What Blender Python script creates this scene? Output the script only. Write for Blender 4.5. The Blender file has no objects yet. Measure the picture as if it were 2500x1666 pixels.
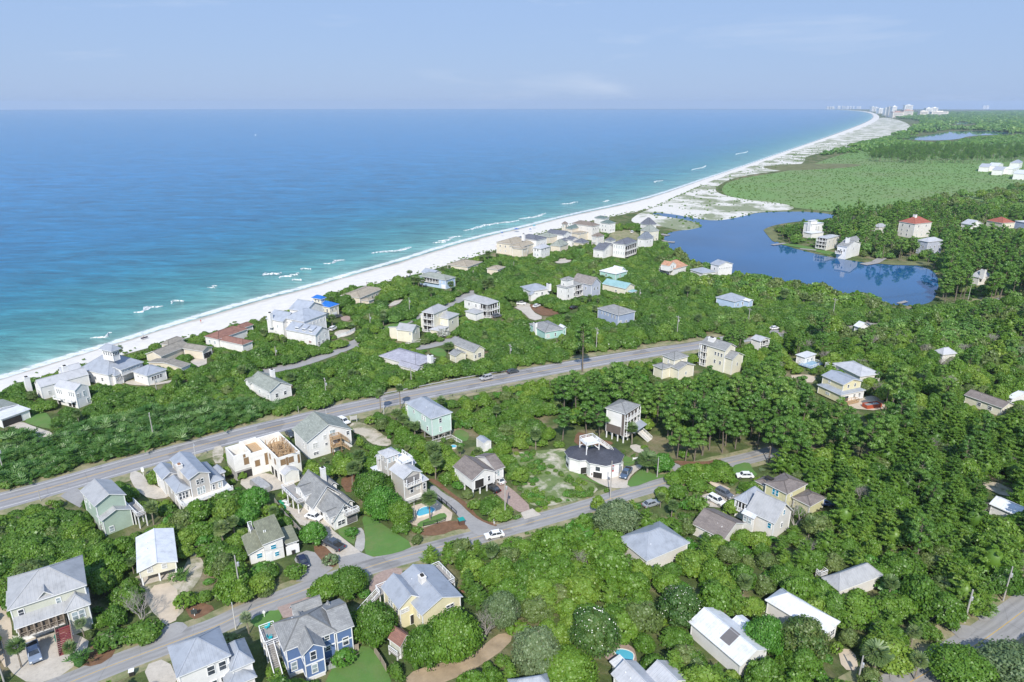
import bpy, bmesh, math, random
import numpy as np
from mathutils import Vector, Matrix
from mathutils.geometry import tessellate_polygon
R = math.radians
scene = bpy.context.scene
COL = scene.collection
random.seed(7); rng = np.random.default_rng(11)

# ------------------------------------------------------------------ camera
CAM_H = 95.0; PITCH = 19.09; FPX = 1667.0
cam = bpy.data.cameras.new('camera'); cam.sensor_width = 36; cam.lens = FPX/2500*36
cam.clip_start = 1.0; cam.clip_end = 90000
cam_o = bpy.data.objects.new('camera', cam); COL.objects.link(cam_o)
cam_o.location = (0, 0, CAM_H); cam_o.rotation_euler = (R(90-PITCH), 0, 0)
scene.camera = cam_o
# ------------------------------------------------------------------ sky, sun, exposure
SUN_EL, SUN_AZ = 42.0, 4.0            # the sun stands behind the camera, a little to its left
w = bpy.data.worlds.new('World'); scene.world = w; w.use_nodes = True
nt = w.node_tree; nt.nodes.clear()
sky = nt.nodes.new('ShaderNodeTexSky'); sky.sky_type = 'NISHITA'; sky.sun_disc = False
sky.sun_elevation = R(SUN_EL); sky.sun_rotation = R(180-SUN_AZ)
sky.air_density = 1.0; sky.dust_density = 0.6; sky.ozone_density = 3.2; sky.altitude = 50
tc = nt.nodes.new('ShaderNodeTexCoord'); mp = nt.nodes.new('ShaderNodeMapping')
mp.inputs['Scale'].default_value = (1.3, 1.3, 9.0); mp.inputs['Rotation'].default_value = (0.0, 0.16, 0.4)
nz = nt.nodes.new('ShaderNodeTexNoise'); nz.inputs['Scale'].default_value = 2.2; nz.inputs['Detail'].default_value = 9; nz.inputs['Roughness'].default_value = .62
nz.inputs['Distortion'].default_value = .5
cr = nt.nodes.new('ShaderNodeValToRGB'); cr.color_ramp.elements[0].position = .56; cr.color_ramp.elements[1].position = .85
cr.color_ramp.elements[1].color = (.34, .34, .34, 1)
mx = nt.nodes.new('ShaderNodeMix'); mx.data_type = 'RGBA'; mx.inputs['B'].default_value = (8.5, 8.9, 9.6, 1)
# a hazy summer sky: the clear-air model blended with an even lavender blue that is a little darker low down
sb = nt.nodes.new('ShaderNodeMix'); sb.data_type = 'RGBA'; sb.inputs['Factor'].default_value = .86; sx = nt.nodes.new('ShaderNodeSeparateXYZ'); hr = nt.nodes.new('ShaderNodeValToRGB')
hr.color_ramp.elements[0].position = 0; hr.color_ramp.elements[0].color = (3.5, 4.85, 7.5, 1); hr.color_ramp.elements[1].position = .35; hr.color_ramp.elements[1].color = (3.3, 5.05, 8.6, 1)
nt.links.new(tc.outputs['Generated'], sx.inputs[0]); nt.links.new(sx.outputs['Z'], hr.inputs['Fac']); nt.links.new(sky.outputs['Color'], sb.inputs['A']); nt.links.new(hr.outputs['Color'], sb.inputs['B'])
bg = nt.nodes.new('ShaderNodeBackground'); bg.inputs['Strength'].default_value = .085
wo = nt.nodes.new('ShaderNodeOutputWorld')
L = nt.links.new
L(tc.outputs['Generated'], mp.inputs['Vector']); L(mp.outputs['Vector'], nz.inputs['Vector']); L(nz.outputs['Fac'], cr.inputs['Fac'])
L(cr.outputs['Color'], mx.inputs['Factor']); L(sb.outputs['Result'], mx.inputs['A'])
L(mx.outputs['Result'], bg.inputs['Color']); L(bg.outputs['Background'], wo.inputs['Surface'])
sun = bpy.data.lights.new('sun', 'SUN'); sun.energy = 4.0; sun.angle = R(.5); sun.color = (1, .95, .87)
sun_o = bpy.data.objects.new('sun', sun); COL.objects.link(sun_o)
sun_o.rotation_euler = (R(90-SUN_EL), 0, R(-SUN_AZ)); sun_o.location = (0, -50, 300)
vs = scene.view_settings; vs.view_transform = 'Standard'; vs.look = 'None'; vs.gamma = 1; vs.use_curve_mapping = False
vs.exposure = 0.36
cy = scene.cycles; cy.use_denoising = True; cy.max_bounces = 6; cy.diffuse_bounces = 3; cy.glossy_bounces = 3
cy.transmission_bounces = 2; cy.transparent_max_bounces = 4; cy.volume_bounces = 0; cy.caustics_reflective = False; cy.caustics_refractive = False

# ------------------------------------------------------------------ photograph pixel (2500 x 1666) -> point of the place
_s, _c = math.sin(R(PITCH)), math.cos(R(PITCH))
def at(px, py, z=0.0):
    cx, cy_ = (px-1250)/FPX, -(py-833)/FPX
    d = Vector((cx, _c+cy_*_s, -_s+cy_*_c))
    t = (z-CAM_H)/d.z
    return Vector((d.x*t, d.y*t, z))
def proj(p):                                    # the inverse, for keeping views onto houses and lanes clear of trees (numpy, n x 3)
    p = np.atleast_2d(np.asarray(p, float)); dz = p[:, 2]-CAM_H
    depth = p[:, 1]*_c-dz*_s; up = p[:, 1]*_s+dz*_c
    depth = np.maximum(depth, .1)
    return np.stack([1250+FPX*p[:, 0]/depth, 833-FPX*up/depth], 1)
VIEWS = {0: (0, 0, .9412), 1: (0, 1250, 3.7648), 2: (600, 1250, 3.7648), 3: (0, 800, 3.4848), 4: (600, 900, 3.4848), 5: (1200, 950, 3.7648),
         6: (1200, 1250, 3.7648), 7: (1800, 1250, 3.3614), 8: (1800, 800, 3.3614), 9: (600, 620, 3.7648), 10: (1150, 480, 3.7648),
         11: (1750, 480, 3.1373), 12: (1750, 230, 3.1373), 13: (180, 1080, 5.6), 14: (520, 980, 5.6), 15: (880, 1030, 5.6),
         16: (1340, 960, 5.6), 17: (1660, 1120, 5.6), 99: (0, 0, 1)}
VW = [0]
def V(i): VW[0] = i
def px(q):
    x0, y0, s = VIEWS[VW[0]]; return (x0+q[0]/s, y0+q[1]/s)
def W(q, z=0.0): a, b = px(q); return at(a, b, z)
def height(top, base):                          # height of the point seen at top straight above the ground point seen at base
    g = W(base); a, b = px(top)
    cy_ = -(b-833)/FPX; dy, dz = _c+cy_*_s, -_s+cy_*_c
    return CAM_H+dz*g.y/dy

# ------------------------------------------------------------------ small helpers
def tag(o, label=None, cat=None, group=None, kind=None):
    if label: o['label'] = label
    if cat: o['category'] = cat
    if group: o['group'] = group
    if kind: o['kind'] = kind
    return o
def empty(name, loc, rz=0, sc=1):
    o = bpy.data.objects.new(name, None); COL.objects.link(o); o.location = loc; o.rotation_euler = (0, 0, rz)
    o.scale = (sc, sc, sc); o.empty_display_size = .5
    return o
def copy_tree(o, kids, parent=None):
    c = o.copy(); COL.objects.link(c)
    if parent: c.parent = parent
    for ch in kids.get(o.name, []): copy_tree(ch, kids, c)
    return c
KIDS = {}
class MB:
    """collects boxes, tubes and polygons that become one mesh object"""
    def __init__(s): s.v = []; s.f = []; s.m = []; s.uv = []
    def poly(s, pts, m=0, uv=None):
        i = len(s.v); s.v += [tuple(p) for p in pts]; s.f.append(list(range(i, i+len(pts)))); s.m.append(m); s.uv.append(uv)
    def box(s, x0, x1, y0, y1, z0, z1, m=0):
        i = len(s.v); s.v += [(x0, y0, z0), (x1, y0, z0), (x1, y1, z0), (x0, y1, z0), (x0, y0, z1), (x1, y0, z1), (x1, y1, z1), (x0, y1, z1)]
        for f in ((0, 3, 2, 1), (4, 5, 6, 7), (0, 1, 5, 4), (1, 2, 6, 5), (2, 3, 7, 6), (3, 0, 4, 7)):
            s.f.append([i+k for k in f]); s.m.append(m); s.uv.append(None)
    def obox(s, c, u, v, t, a, b, h, m=0):        # oriented box round centre c with half sizes a,b,h along u,v,t
        c, u, v, t = Vector(c), Vector(u), Vector(v), Vector(t); i = len(s.v)
        for dz in (-h, h):
            for dx, dy in ((-a, -b), (a, -b), (a, b), (-a, b)): s.v.append(tuple(c+u*dx+v*dy+t*dz))
        for f in ((0, 3, 2, 1), (4, 5, 6, 7), (0, 1, 5, 4), (1, 2, 6, 5), (2, 3, 7, 6), (3, 0, 4, 7)):
            s.f.append([i+k for k in f]); s.m.append(m); s.uv.append(None)
    def beam(s, p, q, w=.1, h=None, m=0):
        p, q = Vector(p), Vector(q); d = q-p
        if d.length < 1e-4: return
        u = d.normalized(); a = Vector((0, 0, 1)) if abs(u.z) < .95 else Vector((1, 0, 0)); v = u.cross(a).normalized(); t = u.cross(v)
        s.obox((p+q)/2, u, v, t, d.length/2, w/2, (h or w)/2, m)
    def tube(s, p, q, r0, r1=None, n=6, m=0, cap=True):
        p, q = Vector(p), Vector(q); r1 = r0 if r1 is None else r1; d = (q-p)
        if d.length < 1e-5: return
        u = d.normalized(); a = Vector((0, 0, 1)) if abs(u.z) < .9 else Vector((1, 0, 0)); x = u.cross(a).normalized(); y = u.cross(x); i = len(s.v)
        for c, r in ((p, r0), (q, r1)):
            for k in range(n):
                t = 2*math.pi*k/n; s.v.append(tuple(c+x*math.cos(t)*r+y*math.sin(t)*r))
        for k in range(n):
            s.f.append([i+k, i+(k+1) % n, i+n+(k+1) % n, i+n+k]); s.m.append(m); s.uv.append(None)
        if cap:
            s.f.append([i+k for k in reversed(range(n))]); s.m.append(m); s.uv.append(None)
            s.f.append([i+n+k for k in range(n)]); s.m.append(m); s.uv.append(None)
    def lathe(s, c, prof, n=10, m=0):
        i = len(s.v)
        for r, z in prof:
            for k in range(n):
                t = 2*math.pi*k/n; s.v.append((c[0]+r*math.cos(t), c[1]+r*math.sin(t), c[2]+z))
        for j in range(len(prof)-1):
            for k in range(n):
                s.f.append([i+j*n+k, i+j*n+(k+1) % n, i+(j+1)*n+(k+1) % n, i+(j+1)*n+k]); s.m.append(m); s.uv.append(None)
        s.f.append([i+k for k in reversed(range(n))]); s.m.append(m); s.uv.append(None)
        s.f.append([i+(len(prof)-1)*n+k for k in range(n)]); s.m.append(m); s.uv.append(None)
    def prism(s, pts, z0, z1, m=0):
        n = len(pts); i = len(s.v); s.v += [(p[0], p[1], z0) for p in pts]+[(p[0], p[1], z1) for p in pts]
        for k in range(n): s.f.append([i+k, i+(k+1) % n, i+n+(k+1) % n, i+n+k]); s.m.append(m); s.uv.append(None)
        s.f.append([i+k for k in reversed(range(n))]); s.m.append(m); s.uv.append(None)
        s.f.append([i+n+k for k in range(n)]); s.m.append(m); s.uv.append(None)
    def build(s, name, mats, parent=None, loc=(0, 0, 0), rz=0, smooth=False):
        me = bpy.data.meshes.new(name); me.from_pydata(s.v, [], s.f); mats = mats if isinstance(mats, (list, tuple)) else [mats]
        for m in mats: me.materials.append(m)
        if len(mats) > 1: me.polygons.foreach_set('material_index', s.m)
        if any(u is not None for u in s.uv):
            ul = me.uv_layers.new(name='UVMap'); k = 0
            for p, u in zip(me.polygons, s.uv):
                for j, li in enumerate(p.loop_indices):
                    if u is not None: ul.data[li].uv = u[j]
        if smooth: me.polygons.foreach_set('use_smooth', [True]*len(me.polygons))
        me.update()
        o = bpy.data.objects.new(name, me); COL.objects.link(o); o.location = loc; o.rotation_euler = (0, 0, rz)
        if parent is not None: o.parent = parent; KIDS.setdefault(parent.name, []).append(o)
        return o

# ------------------------------------------------------------------ materials
def new_mat(name):
    m = bpy.data.materials.new(name); m.use_nodes = True; n = m.node_tree; n.nodes.clear()
    out = n.nodes.new('ShaderNodeOutputMaterial'); return m, n, out
def node(n, t, **kw):
    x = n.nodes.new(t)
    for k, v in kw.items():
        if k in x.inputs: x.inputs[k].default_value = v
        else: setattr(x, k, v)
    return x
def c4(c): return (c[0], c[1], c[2], 1)
def ramp(n, stops, interp='LINEAR'):
    r = n.nodes.new('ShaderNodeValToRGB'); r.color_ramp.interpolation = interp; e = r.color_ramp.elements
    while len(e) < len(stops): e.new(.5)
    for k, (p, c) in enumerate(stops): e[k].position = p; e[k].color = c4(c) if not isinstance(c, float) else (c, c, c, 1)
    return r
def mixc(n, fac, a, b, mode='MIX'):
    x = n.nodes.new('ShaderNodeMix'); x.data_type = 'RGBA'; x.blend_type = mode
    for s, v in (('Factor', fac), ('A', a), ('B', b)):
        if hasattr(v, 'links') or hasattr(v, 'is_output'): n.links.new(v, x.inputs[s] if s != 'Factor' else x.inputs[0])
        elif s == 'Factor': x.inputs[0].default_value = v
        else: x.inputs[s].default_value = c4(v)
    return x.outputs['Result']
def coords(n, kind='Object', scale=1.0, sxyz=None):
    t = n.nodes.new('ShaderNodeTexCoord'); m = n.nodes.new('ShaderNodeMapping')
    m.inputs['Scale'].default_value = sxyz or (scale, scale, scale); n.links.new(t.outputs[kind], m.inputs['Vector']); return m.outputs['Vector']
def noise(n, vec, scale, detail=5, rough=.6, dist=0):
    x = node(n, 'ShaderNodeTexNoise', Scale=scale, Detail=detail, Roughness=rough, Distortion=dist); n.links.new(vec, x.inputs['Vector']); return x.outputs['Fac']
MATS = {}
def M(name, col, rough=.7, var=.14, scale=.6, spec=.3, metal=0, bump=0, stain=.0):
    """plain surface with mottled weathering"""
    if name in MATS: return MATS[name]
    m, n, out = new_mat(name); b = node(n, 'ShaderNodeBsdfPrincipled', Roughness=rough, Metallic=metal); b.inputs['Specular IOR Level'].default_value = spec
    v = coords(n); f = noise(n, v, scale, 6, .65); r = ramp(n, [(.3, tuple(x*(1-var) for x in col)), (.7, tuple(min(1, x*(1+var*.6)) for x in col))])
    n.links.new(f, r.inputs['Fac']); c = r.outputs['Color']
    if stain:
        f2 = noise(n, v, scale*5, 4, .7); r2 = ramp(n, [(.5, (1, 1, 1)), (.72, (1-stain,)*3)]); n.links.new(f2, r2.inputs['Fac']); c = mixc(n, 1., c, r2.outputs['Color'], 'MULTIPLY')
    n.links.new(c, b.inputs['Base Color'])
    if bump:
        bp = node(n, 'ShaderNodeBump', Strength=bump, Distance=.1); f3 = noise(n, v, scale*8, 4); n.links.new(f3, bp.inputs['Height']); n.links.new(bp.outputs['Normal'], b.inputs['Normal'])
    n.links.new(b.outputs['BSDF'], out.inputs['Surface']); MATS[name] = m; return m
def roof_mat(name, col, kind='metal'):
    """UVs run in metres: u along the eave, v up the slope"""
    if name in MATS: return MATS[name]
    m, n, out = new_mat(name)
    b = node(n, 'ShaderNodeBsdfPrincipled', Roughness=.42 if kind == 'metal' else .9); b.inputs['Specular IOR Level'].default_value = .5 if kind == 'metal' else .2
    uv = n.nodes.new('ShaderNodeUVMap'); sp = n.nodes.new('ShaderNodeSeparateXYZ'); n.links.new(uv.outputs['UV'], sp.inputs[0])
    v = coords(n); f = noise(n, v, .5, 6, .7); r = ramp(n, [(.28, tuple(x*.74 for x in col)), (.5, col), (.72, tuple(min(1, x*1.12) for x in col))]); n.links.new(f, r.inputs['Fac'])
    c = r.outputs['Color']
    if kind == 'metal':
        a = node(n, 'ShaderNodeMath', operation='MULTIPLY'); a.inputs[1].default_value = 1/.6; n.links.new(sp.outputs['X'], a.inputs[0])
        fr = node(n, 'ShaderNodeMath', operation='FRACT'); n.links.new(a.outputs[0], fr.inputs[0])
        rs = ramp(n, [(0., .0), (.06, 1.), (.16, 1.), (.22, .0)]); n.links.new(fr.outputs[0], rs.inputs['Fac'])
        bp = node(n, 'ShaderNodeBump', Strength=.5, Distance=.05); n.links.new(rs.outputs['Color'], bp.inputs['Height']); n.links.new(bp.outputs['Normal'], b.inputs['Normal'])
    else:
        mpx = node(n, 'ShaderNodeMapping'); mpx.inputs['Scale'].default_value = (1, 1, 1); n.links.new(uv.outputs['UV'], mpx.inputs['Vector'])
        br = node(n, 'ShaderNodeTexBrick', Scale=1.0); br.inputs['Brick Width'].default_value = .9; br.inputs['Row Height'].default_value = .32; br.inputs['Mortar Size'].default_value = .015
        br.inputs['Color1'].default_value = (1, 1, 1, 1); br.inputs['Color2'].default_value = (.78, .78, .8, 1); br.inputs['Mortar'].default_value = (.55, .55, .55, 1)
        n.links.new(mpx.outputs['Vector'], br.inputs['Vector']); c = mixc(n, 1., c, br.outputs['Color'], 'MULTIPLY')
        f2 = noise(n, v, 9, 3, .8); r2 = ramp(n, [(.3, (.85,)*3), (.75, (1.1,)*3)]); n.links.new(f2, r2.inputs['Fac']); c = mixc(n, 1., c, r2.outputs['Color'], 'MULTIPLY')
    n.links.new(c, b.inputs['Base Color']); n.links.new(b.outputs['BSDF'], out.inputs['Surface']); MATS[name] = m; return m
def siding(name, col, var=.13):
    """painted boards: fine horizontal shadow lines as relief"""
    if name in MATS: return MATS[name]
    m, n, out = new_mat(name); b = node(n, 'ShaderNodeBsdfPrincipled', Roughness=.65); b.inputs['Specular IOR Level'].default_value = .3
    v = coords(n); f = noise(n, v, .35, 6, .7); r = ramp(n, [(.3, tuple(x*(1-var) for x in col)), (.7, tuple(min(1, x*(1+var*.5)) for x in col))]); n.links.new(f, r.inputs['Fac'])
    sp = n.nodes.new('ShaderNodeSeparateXYZ'); n.links.new(v, sp.inputs[0]); a = node(n, 'ShaderNodeMath', operation='MULTIPLY'); a.inputs[1].default_value = 1/.26; n.links.new(sp.outputs['Z'], a.inputs[0])
    fr = node(n, 'ShaderNodeMath', operation='FRACT'); n.links.new(a.outputs[0], fr.inputs[0]); bp = node(n, 'ShaderNodeBump', Strength=.35, Distance=.04); n.links.new(fr.outputs[0], bp.inputs['Height'])
    n.links.new(bp.outputs['Normal'], b.inputs['Normal']); n.links.new(r.outputs['Color'], b.inputs['Base Color']); n.links.new(b.outputs['BSDF'], out.inputs['Surface']); MATS[name] = m; return m
def glass_mat(name, col, rough=.08):
    if name in MATS: return MATS[name]
    m, n, out = new_mat(name); b = node(n, 'ShaderNodeBsdfPrincipled', Roughness=rough); b.inputs['Specular IOR Level'].default_value = .6
    v = coords(n); f = noise(n, v, 1.1, 3); r = ramp(n, [(.35, tuple(x*.6 for x in col)), (.65, tuple(x*1.5 for x in col))]); n.links.new(f, r.inputs['Fac'])
    n.links.new(r.outputs['Color'], b.inputs['Base Color']); n.links.new(b.outputs['BSDF'], out.inputs['Surface']); MATS[name] = m; return m

def road_mat(name, col, tracks=(.8, 2.6)):
    m, n, out = new_mat(name); b = node(n, 'ShaderNodeBsdfPrincipled', Roughness=.88); b.inputs['Specular IOR Level'].default_value = .3; uv = n.nodes.new('ShaderNodeUVMap'); v = coords(n)
    mp_ = node(n, 'ShaderNodeMapping'); mp_.inputs['Scale'].default_value = (.5, .06, 1); n.links.new(uv.outputs[0], mp_.inputs[0]); f = noise(n, mp_.outputs[0], 1.6, 7, .7); r = ramp(n, [(.3, tuple(x*.78 for x in col)), (.7, tuple(x*1.12 for x in col))]); n.links.new(f, r.inputs['Fac']); c = r.outputs['Color']
    sp = n.nodes.new('ShaderNodeSeparateXYZ'); n.links.new(uv.outputs[0], sp.inputs[0]); ab = node(n, 'ShaderNodeMath', operation='ABSOLUTE'); n.links.new(sp.outputs['X'], ab.inputs[0]); dv = node(n, 'ShaderNodeMath', operation='DIVIDE'); dv.inputs[1].default_value = 5.0; n.links.new(ab.outputs[0], dv.inputs[0])
    a, b_ = tracks[0]/5, tracks[1]/5; rt = ramp(n, [(max(0, a-.09), (1, 1, 1)), (a, (.84,)*3), (a+.1, (1, 1, 1)), (b_-.1, (1, 1, 1)), (b_, (.84,)*3), (min(1, b_+.1), (1, 1, 1))]); n.links.new(dv.outputs[0], rt.inputs['Fac']); c = mixc(n, 1., c, rt.outputs['Color'], 'MULTIPLY')
    vo = node(n, 'ShaderNodeTexVoronoi', Scale=.13); vo.feature = 'DISTANCE_TO_EDGE'; vw = node(n, 'ShaderNodeMapping'); n.links.new(v, vw.inputs[0]); n.links.new(vw.outputs[0], vo.inputs['Vector']); rc_ = ramp(n, [(.0, (.86,)*3), (.005, (.9,)*3), (.010, (1, 1, 1))]); n.links.new(vo.outputs['Distance'], rc_.inputs['Fac']); c = mixc(n, 1., c, rc_.outputs['Color'], 'MULTIPLY')
    f2 = noise(n, v, .09, 3, .5); r2 = ramp(n, [(.60, (1, 1, 1)), (.63, (.80,)*3)]); n.links.new(f2, r2.inputs['Fac']); c = mixc(n, 1., c, r2.outputs['Color'], 'MULTIPLY'); n.links.new(c, b.inputs['Base Color']); n.links.new(b.outputs[0], out.inputs[0]); MATS[name] = m; return m
WHITE = siding('white_paint', (.80, .79, .77)); TRIM = M('white_trim', (.82, .82, .81), .5, .05)
CREAM = siding('cream_paint', (.76, .72, .58)); YELLOW = siding('yellow_paint', (.76, .70, .47)); SAGE = siding('sage_paint', (.40, .50, .41))
SAGEGREY = siding('sage_grey_paint', (.56, .57, .48)); MINT = siding('mint_paint', (.58, .74, .66)); BLUE = siding('blue_paint', (.125, .20, .375))
GREIGE = siding('grey_beige_paint', (.52, .49, .45)); TAN = siding('tan_paint', (.72, .65, .53)); LBLUE = siding('light_blue_paint', (.48, .60, .76))
SLATE = siding('slate_blue_paint', (.36, .43, .57)); AQUA = siding('aqua_paint', (.42, .66, .60)); OLIVEY = siding('pale_olive_paint', (.66, .63, .38))
BROWNW = siding('brown_shake', (.15, .125, .11)); LILAC = siding('grey_lilac_paint', (.47, .50, .58)); OFFW = siding('off_white_paint', (.74, .71, .66))
R_BLUE = roof_mat('blue_grey_metal_roof', (.325, .35, .392)); R_GREY = roof_mat('grey_metal_roof', (.37, .372, .375)); R_WHITE = roof_mat('white_metal_roof', (.66, .67, .69))
R_PALE = roof_mat('pale_metal_roof', (.46, .465, .48)); R_SH = roof_mat('grey_shingle_roof', (.31, .315, .31), 's'); R_BR = roof_mat('brown_shingle_roof', (.25, .215, .195), 's')
R_TAN = roof_mat('tan_shingle_roof', (.42, .365, .28), 's'); R_DARK = roof_mat('charcoal_shingle_roof', (.085, .09, .11), 's'); R_TER = roof_mat('red_tile_roof', (.40, .14, .10), 's')
R_REDBR = roof_mat('reddish_brown_roof', (.30, .16, .125), 's'); R_OR = roof_mat('orange_tile_roof', (.55, .31, .20), 's'); R_TEAL = roof_mat('teal_metal_roof', (.27, .44, .44))
R_BRIGHT = roof_mat('bright_blue_roof', (.02, .15, .52)); R_GRN = roof_mat('grey_green_roof', (.33, .355, .31), 's'); R_OLIVE = roof_mat('olive_roof', (.26, .265, .185), 's')
R_LAV = roof_mat('lavender_grey_roof', (.40, .40, .46), 's'); R_DGREY = roof_mat('dark_grey_roof', (.17, .18, .21), 's'); R_DBR = roof_mat('earth_brown_roof', (.26, .215, .18), 's')
R_TAUPE = roof_mat('taupe_shingle_roof', (.32, .295, .25), 's'); R_DGREEN = roof_mat('dark_green_roof', (.16, .215, .20), 's')
GLASS = glass_mat('window_glass', (.05, .06, .075)); TEALG = glass_mat('turquoise_window_glass', (.0, .22, .35)); DARK = M('shade_and_dark_parts', (.035, .033, .03), .9)  # DARK: flat dark colour painted as shade in openings, also plain dark fittings
PALEG = glass_mat('pale_window_blind', (.30, .36, .38), .3)
WOOD = M('weathered_wood', (.30, .25, .20), .85, .25, 2, bump=.3); NEWWOOD = M('new_timber', (.48, .33, .19), .8, .25, 2.5); GREYWOOD = M('grey_wood', (.33, .31, .29), .85, .25, 2)
REDPAINT = M('red_stair_paint', (.22, .055, .06), .6); CONCRETE = M('grey_concrete', (.42, .40, .37), .85, .18, .5, stain=.15)
# ------------------------------------------------------------------ the setting: land, beach, sea, lakes
def resample(pts, n, smooth=2):
    p = [Vector(q) for q in pts]
    for _ in range(smooth):
        o = [p[0]]
        for a, b in zip(p, p[1:]): o += [a*.75+b*.25, a*.25+b*.75]
        o.append(p[-1]); p = o
    d = [0]
    for a, b in zip(p, p[1:]): d.append(d[-1]+(b-a).length)
    # spacing grows with distance from the camera so near bends stay smooth
    dd = np.array(d); wt = np.array([0]+[((b-a).length)/max(60, (a.xy.length)) for a, b in zip(p, p[1:])]).cumsum()
    t = np.linspace(0, wt[-1], n); out = []
    P = np.array([q[:] for q in p])
    return [Vector((np.interp(x, wt, P[:, 0]), np.interp(x, wt, P[:, 1]), np.interp(x, wt, P[:, 2]))) for x in t]
def chaikin(p, it=2):
    for _ in range(it):
        o = []
        for a, b in zip(p, p[1:]+p[:1]): o += [(a[0]*.75+b[0]*.25, a[1]*.75+b[1]*.25), (a[0]*.25+b[0]*.75, a[1]*.25+b[1]*.75)]
        p = o
    return p
SEA_Z = -1.0
V(0)
shore_px = [(0, 868), (100, 836), (200, 806), (300, 775), (400, 743), (500, 713), (600, 684), (700, 660), (800, 630), (900, 603), (1000, 571), (1100, 543), (1200, 521), (1300, 495),
            (1400, 474), (1500, 451), (1600, 417), (1700, 384), (1800, 349), (1870, 325), (1920, 307), (1960, 292), (1990, 280), (2006, 270), (2003, 262.5), (1985, 257), (1945, 253.2), (1900, 251.6)]
SHORE = [W(q, SEA_Z) for q in shore_px]
d0 = (SHORE[0]-SHORE[2]).normalized(); SHORE = [SHORE[0]+d0*900, SHORE[0]+d0*260]+SHORE
inner_px = [(0, 902), (60, 884), (190, 842), (330, 802), (470, 767), (600, 738), (720, 694), (800, 668), (960, 631), (1050, 602), (1140, 576), (1200, 549), (1300, 521), (1400, 499), (1500, 480),
            (1560, 450), (1650, 411), (1745, 377), (1840, 343), (1900, 323), (1960, 303), (2008, 284), (2024, 270), (2012, 260.5), (1990, 256), (1945, 252.6), (1900, 251.4)]
INNER = [W(q, 0.0) for q in inner_px]; INNER = [INNER[0]+d0*900, INNER[0]+d0*260]+INNER
NS = 420
S_ = resample(SHORE, NS); I_ = resample(INNER, NS)
def to_poly(pts): return np.array([[p[0], p[1]] for p in pts])
def inside(poly, P):                            # numpy point in polygon
    x, y = P[:, 0], P[:, 1]; r = np.zeros(len(P), bool); n = len(poly)
    for i in range(n):
        x1, y1 = poly[i]; x2, y2 = poly[(i+1) % n]
        if y1 == y2: continue
        c = ((y1 > y) != (y2 > y)) & (x < (x2-x1)*(y-y1)/(y2-y1)+x1); r ^= c
    return r
def dist_poly(line, P):
    out = np.full(len(P), 1e9)
    for a, b in zip(line, line[1:]):
        a = np.array(a[:2]); b = np.array(b[:2]); d = b-a; l = d@d
        if l < 1e-9: continue
        t = np.clip(((P-a)@d)/l, 0, 1); q = a+t[:, None]*d; out = np.minimum(out, np.hypot(*(P-q).T))
    return out
def sheet(name, poly2d, z, mat, kind='structure', cuts=0):
    pts = [Vector((p[0], p[1], z)) for p in poly2d]; tr = tessellate_polygon([pts]); me = bpy.data.meshes.new(name)
    me.from_pydata([p[:] for p in pts], [], [list(t) for t in tr]); me.materials.append(mat); me.update()
    bm = bmesh.new(); bm.from_mesh(me); bmesh.ops.recalc_face_normals(bm, faces=bm.faces)
    if sum(f.normal.z for f in bm.faces) < 0: bmesh.ops.reverse_faces(bm, faces=bm.faces)
    bm.to_mesh(me); bm.free()
    o = bpy.data.objects.new(name, me); COL.objects.link(o)
    if kind: o['kind'] = kind
    return o
# --- ground material: sandy soil under low green cover; its patches are where the cover grows
def ground_mat():
    m, n, out = new_mat('ground_cover'); b = node(n, 'ShaderNodeBsdfPrincipled', Roughness=.95); b.inputs['Specular IOR Level'].default_value = .1
    v = coords(n); big = noise(n, v, .012, 5, .6); mid = noise(n, v, .07, 7, .65, .6); fine = noise(n, v, .6, 6, .75); vf = noise(n, v, .25, 8, .8)
    g = ramp(n, [(.28, (.050, .085, .028)), (.5, (.095, .125, .042)), (.72, (.16, .175, .075))]); n.links.new(mid, g.inputs['Fac'])
    g2 = ramp(n, [(.3, (.55,)*3), (.7, (1.45,)*3)]); n.links.new(vf, g2.inputs['Fac']); c = mixc(n, 1., g.outputs['Color'], g2.outputs['Color'], 'MULTIPLY')
    s = ramp(n, [(.50, .0), (.66, .8)]); n.links.new(mid, s.inputs['Fac']); so = ramp(n, [(.3, (.20, .15, .095)), (.7, (.36, .29, .20))]); n.links.new(fine, so.inputs['Fac'])
    c = mixc(n, s.outputs['Color'], c, so.outputs['Color'])
    bp = node(n, 'ShaderNodeBump', Strength=.8, Distance=.6); n.links.new(vf, bp.inputs['Height']); n.links.new(bp.outputs['Normal'], b.inputs['Normal'])
    n.links.new(c, b.inputs['Base Color']); n.links.new(b.outputs['BSDF'], out.inputs['Surface']); return m
GROUND = ground_mat()
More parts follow.
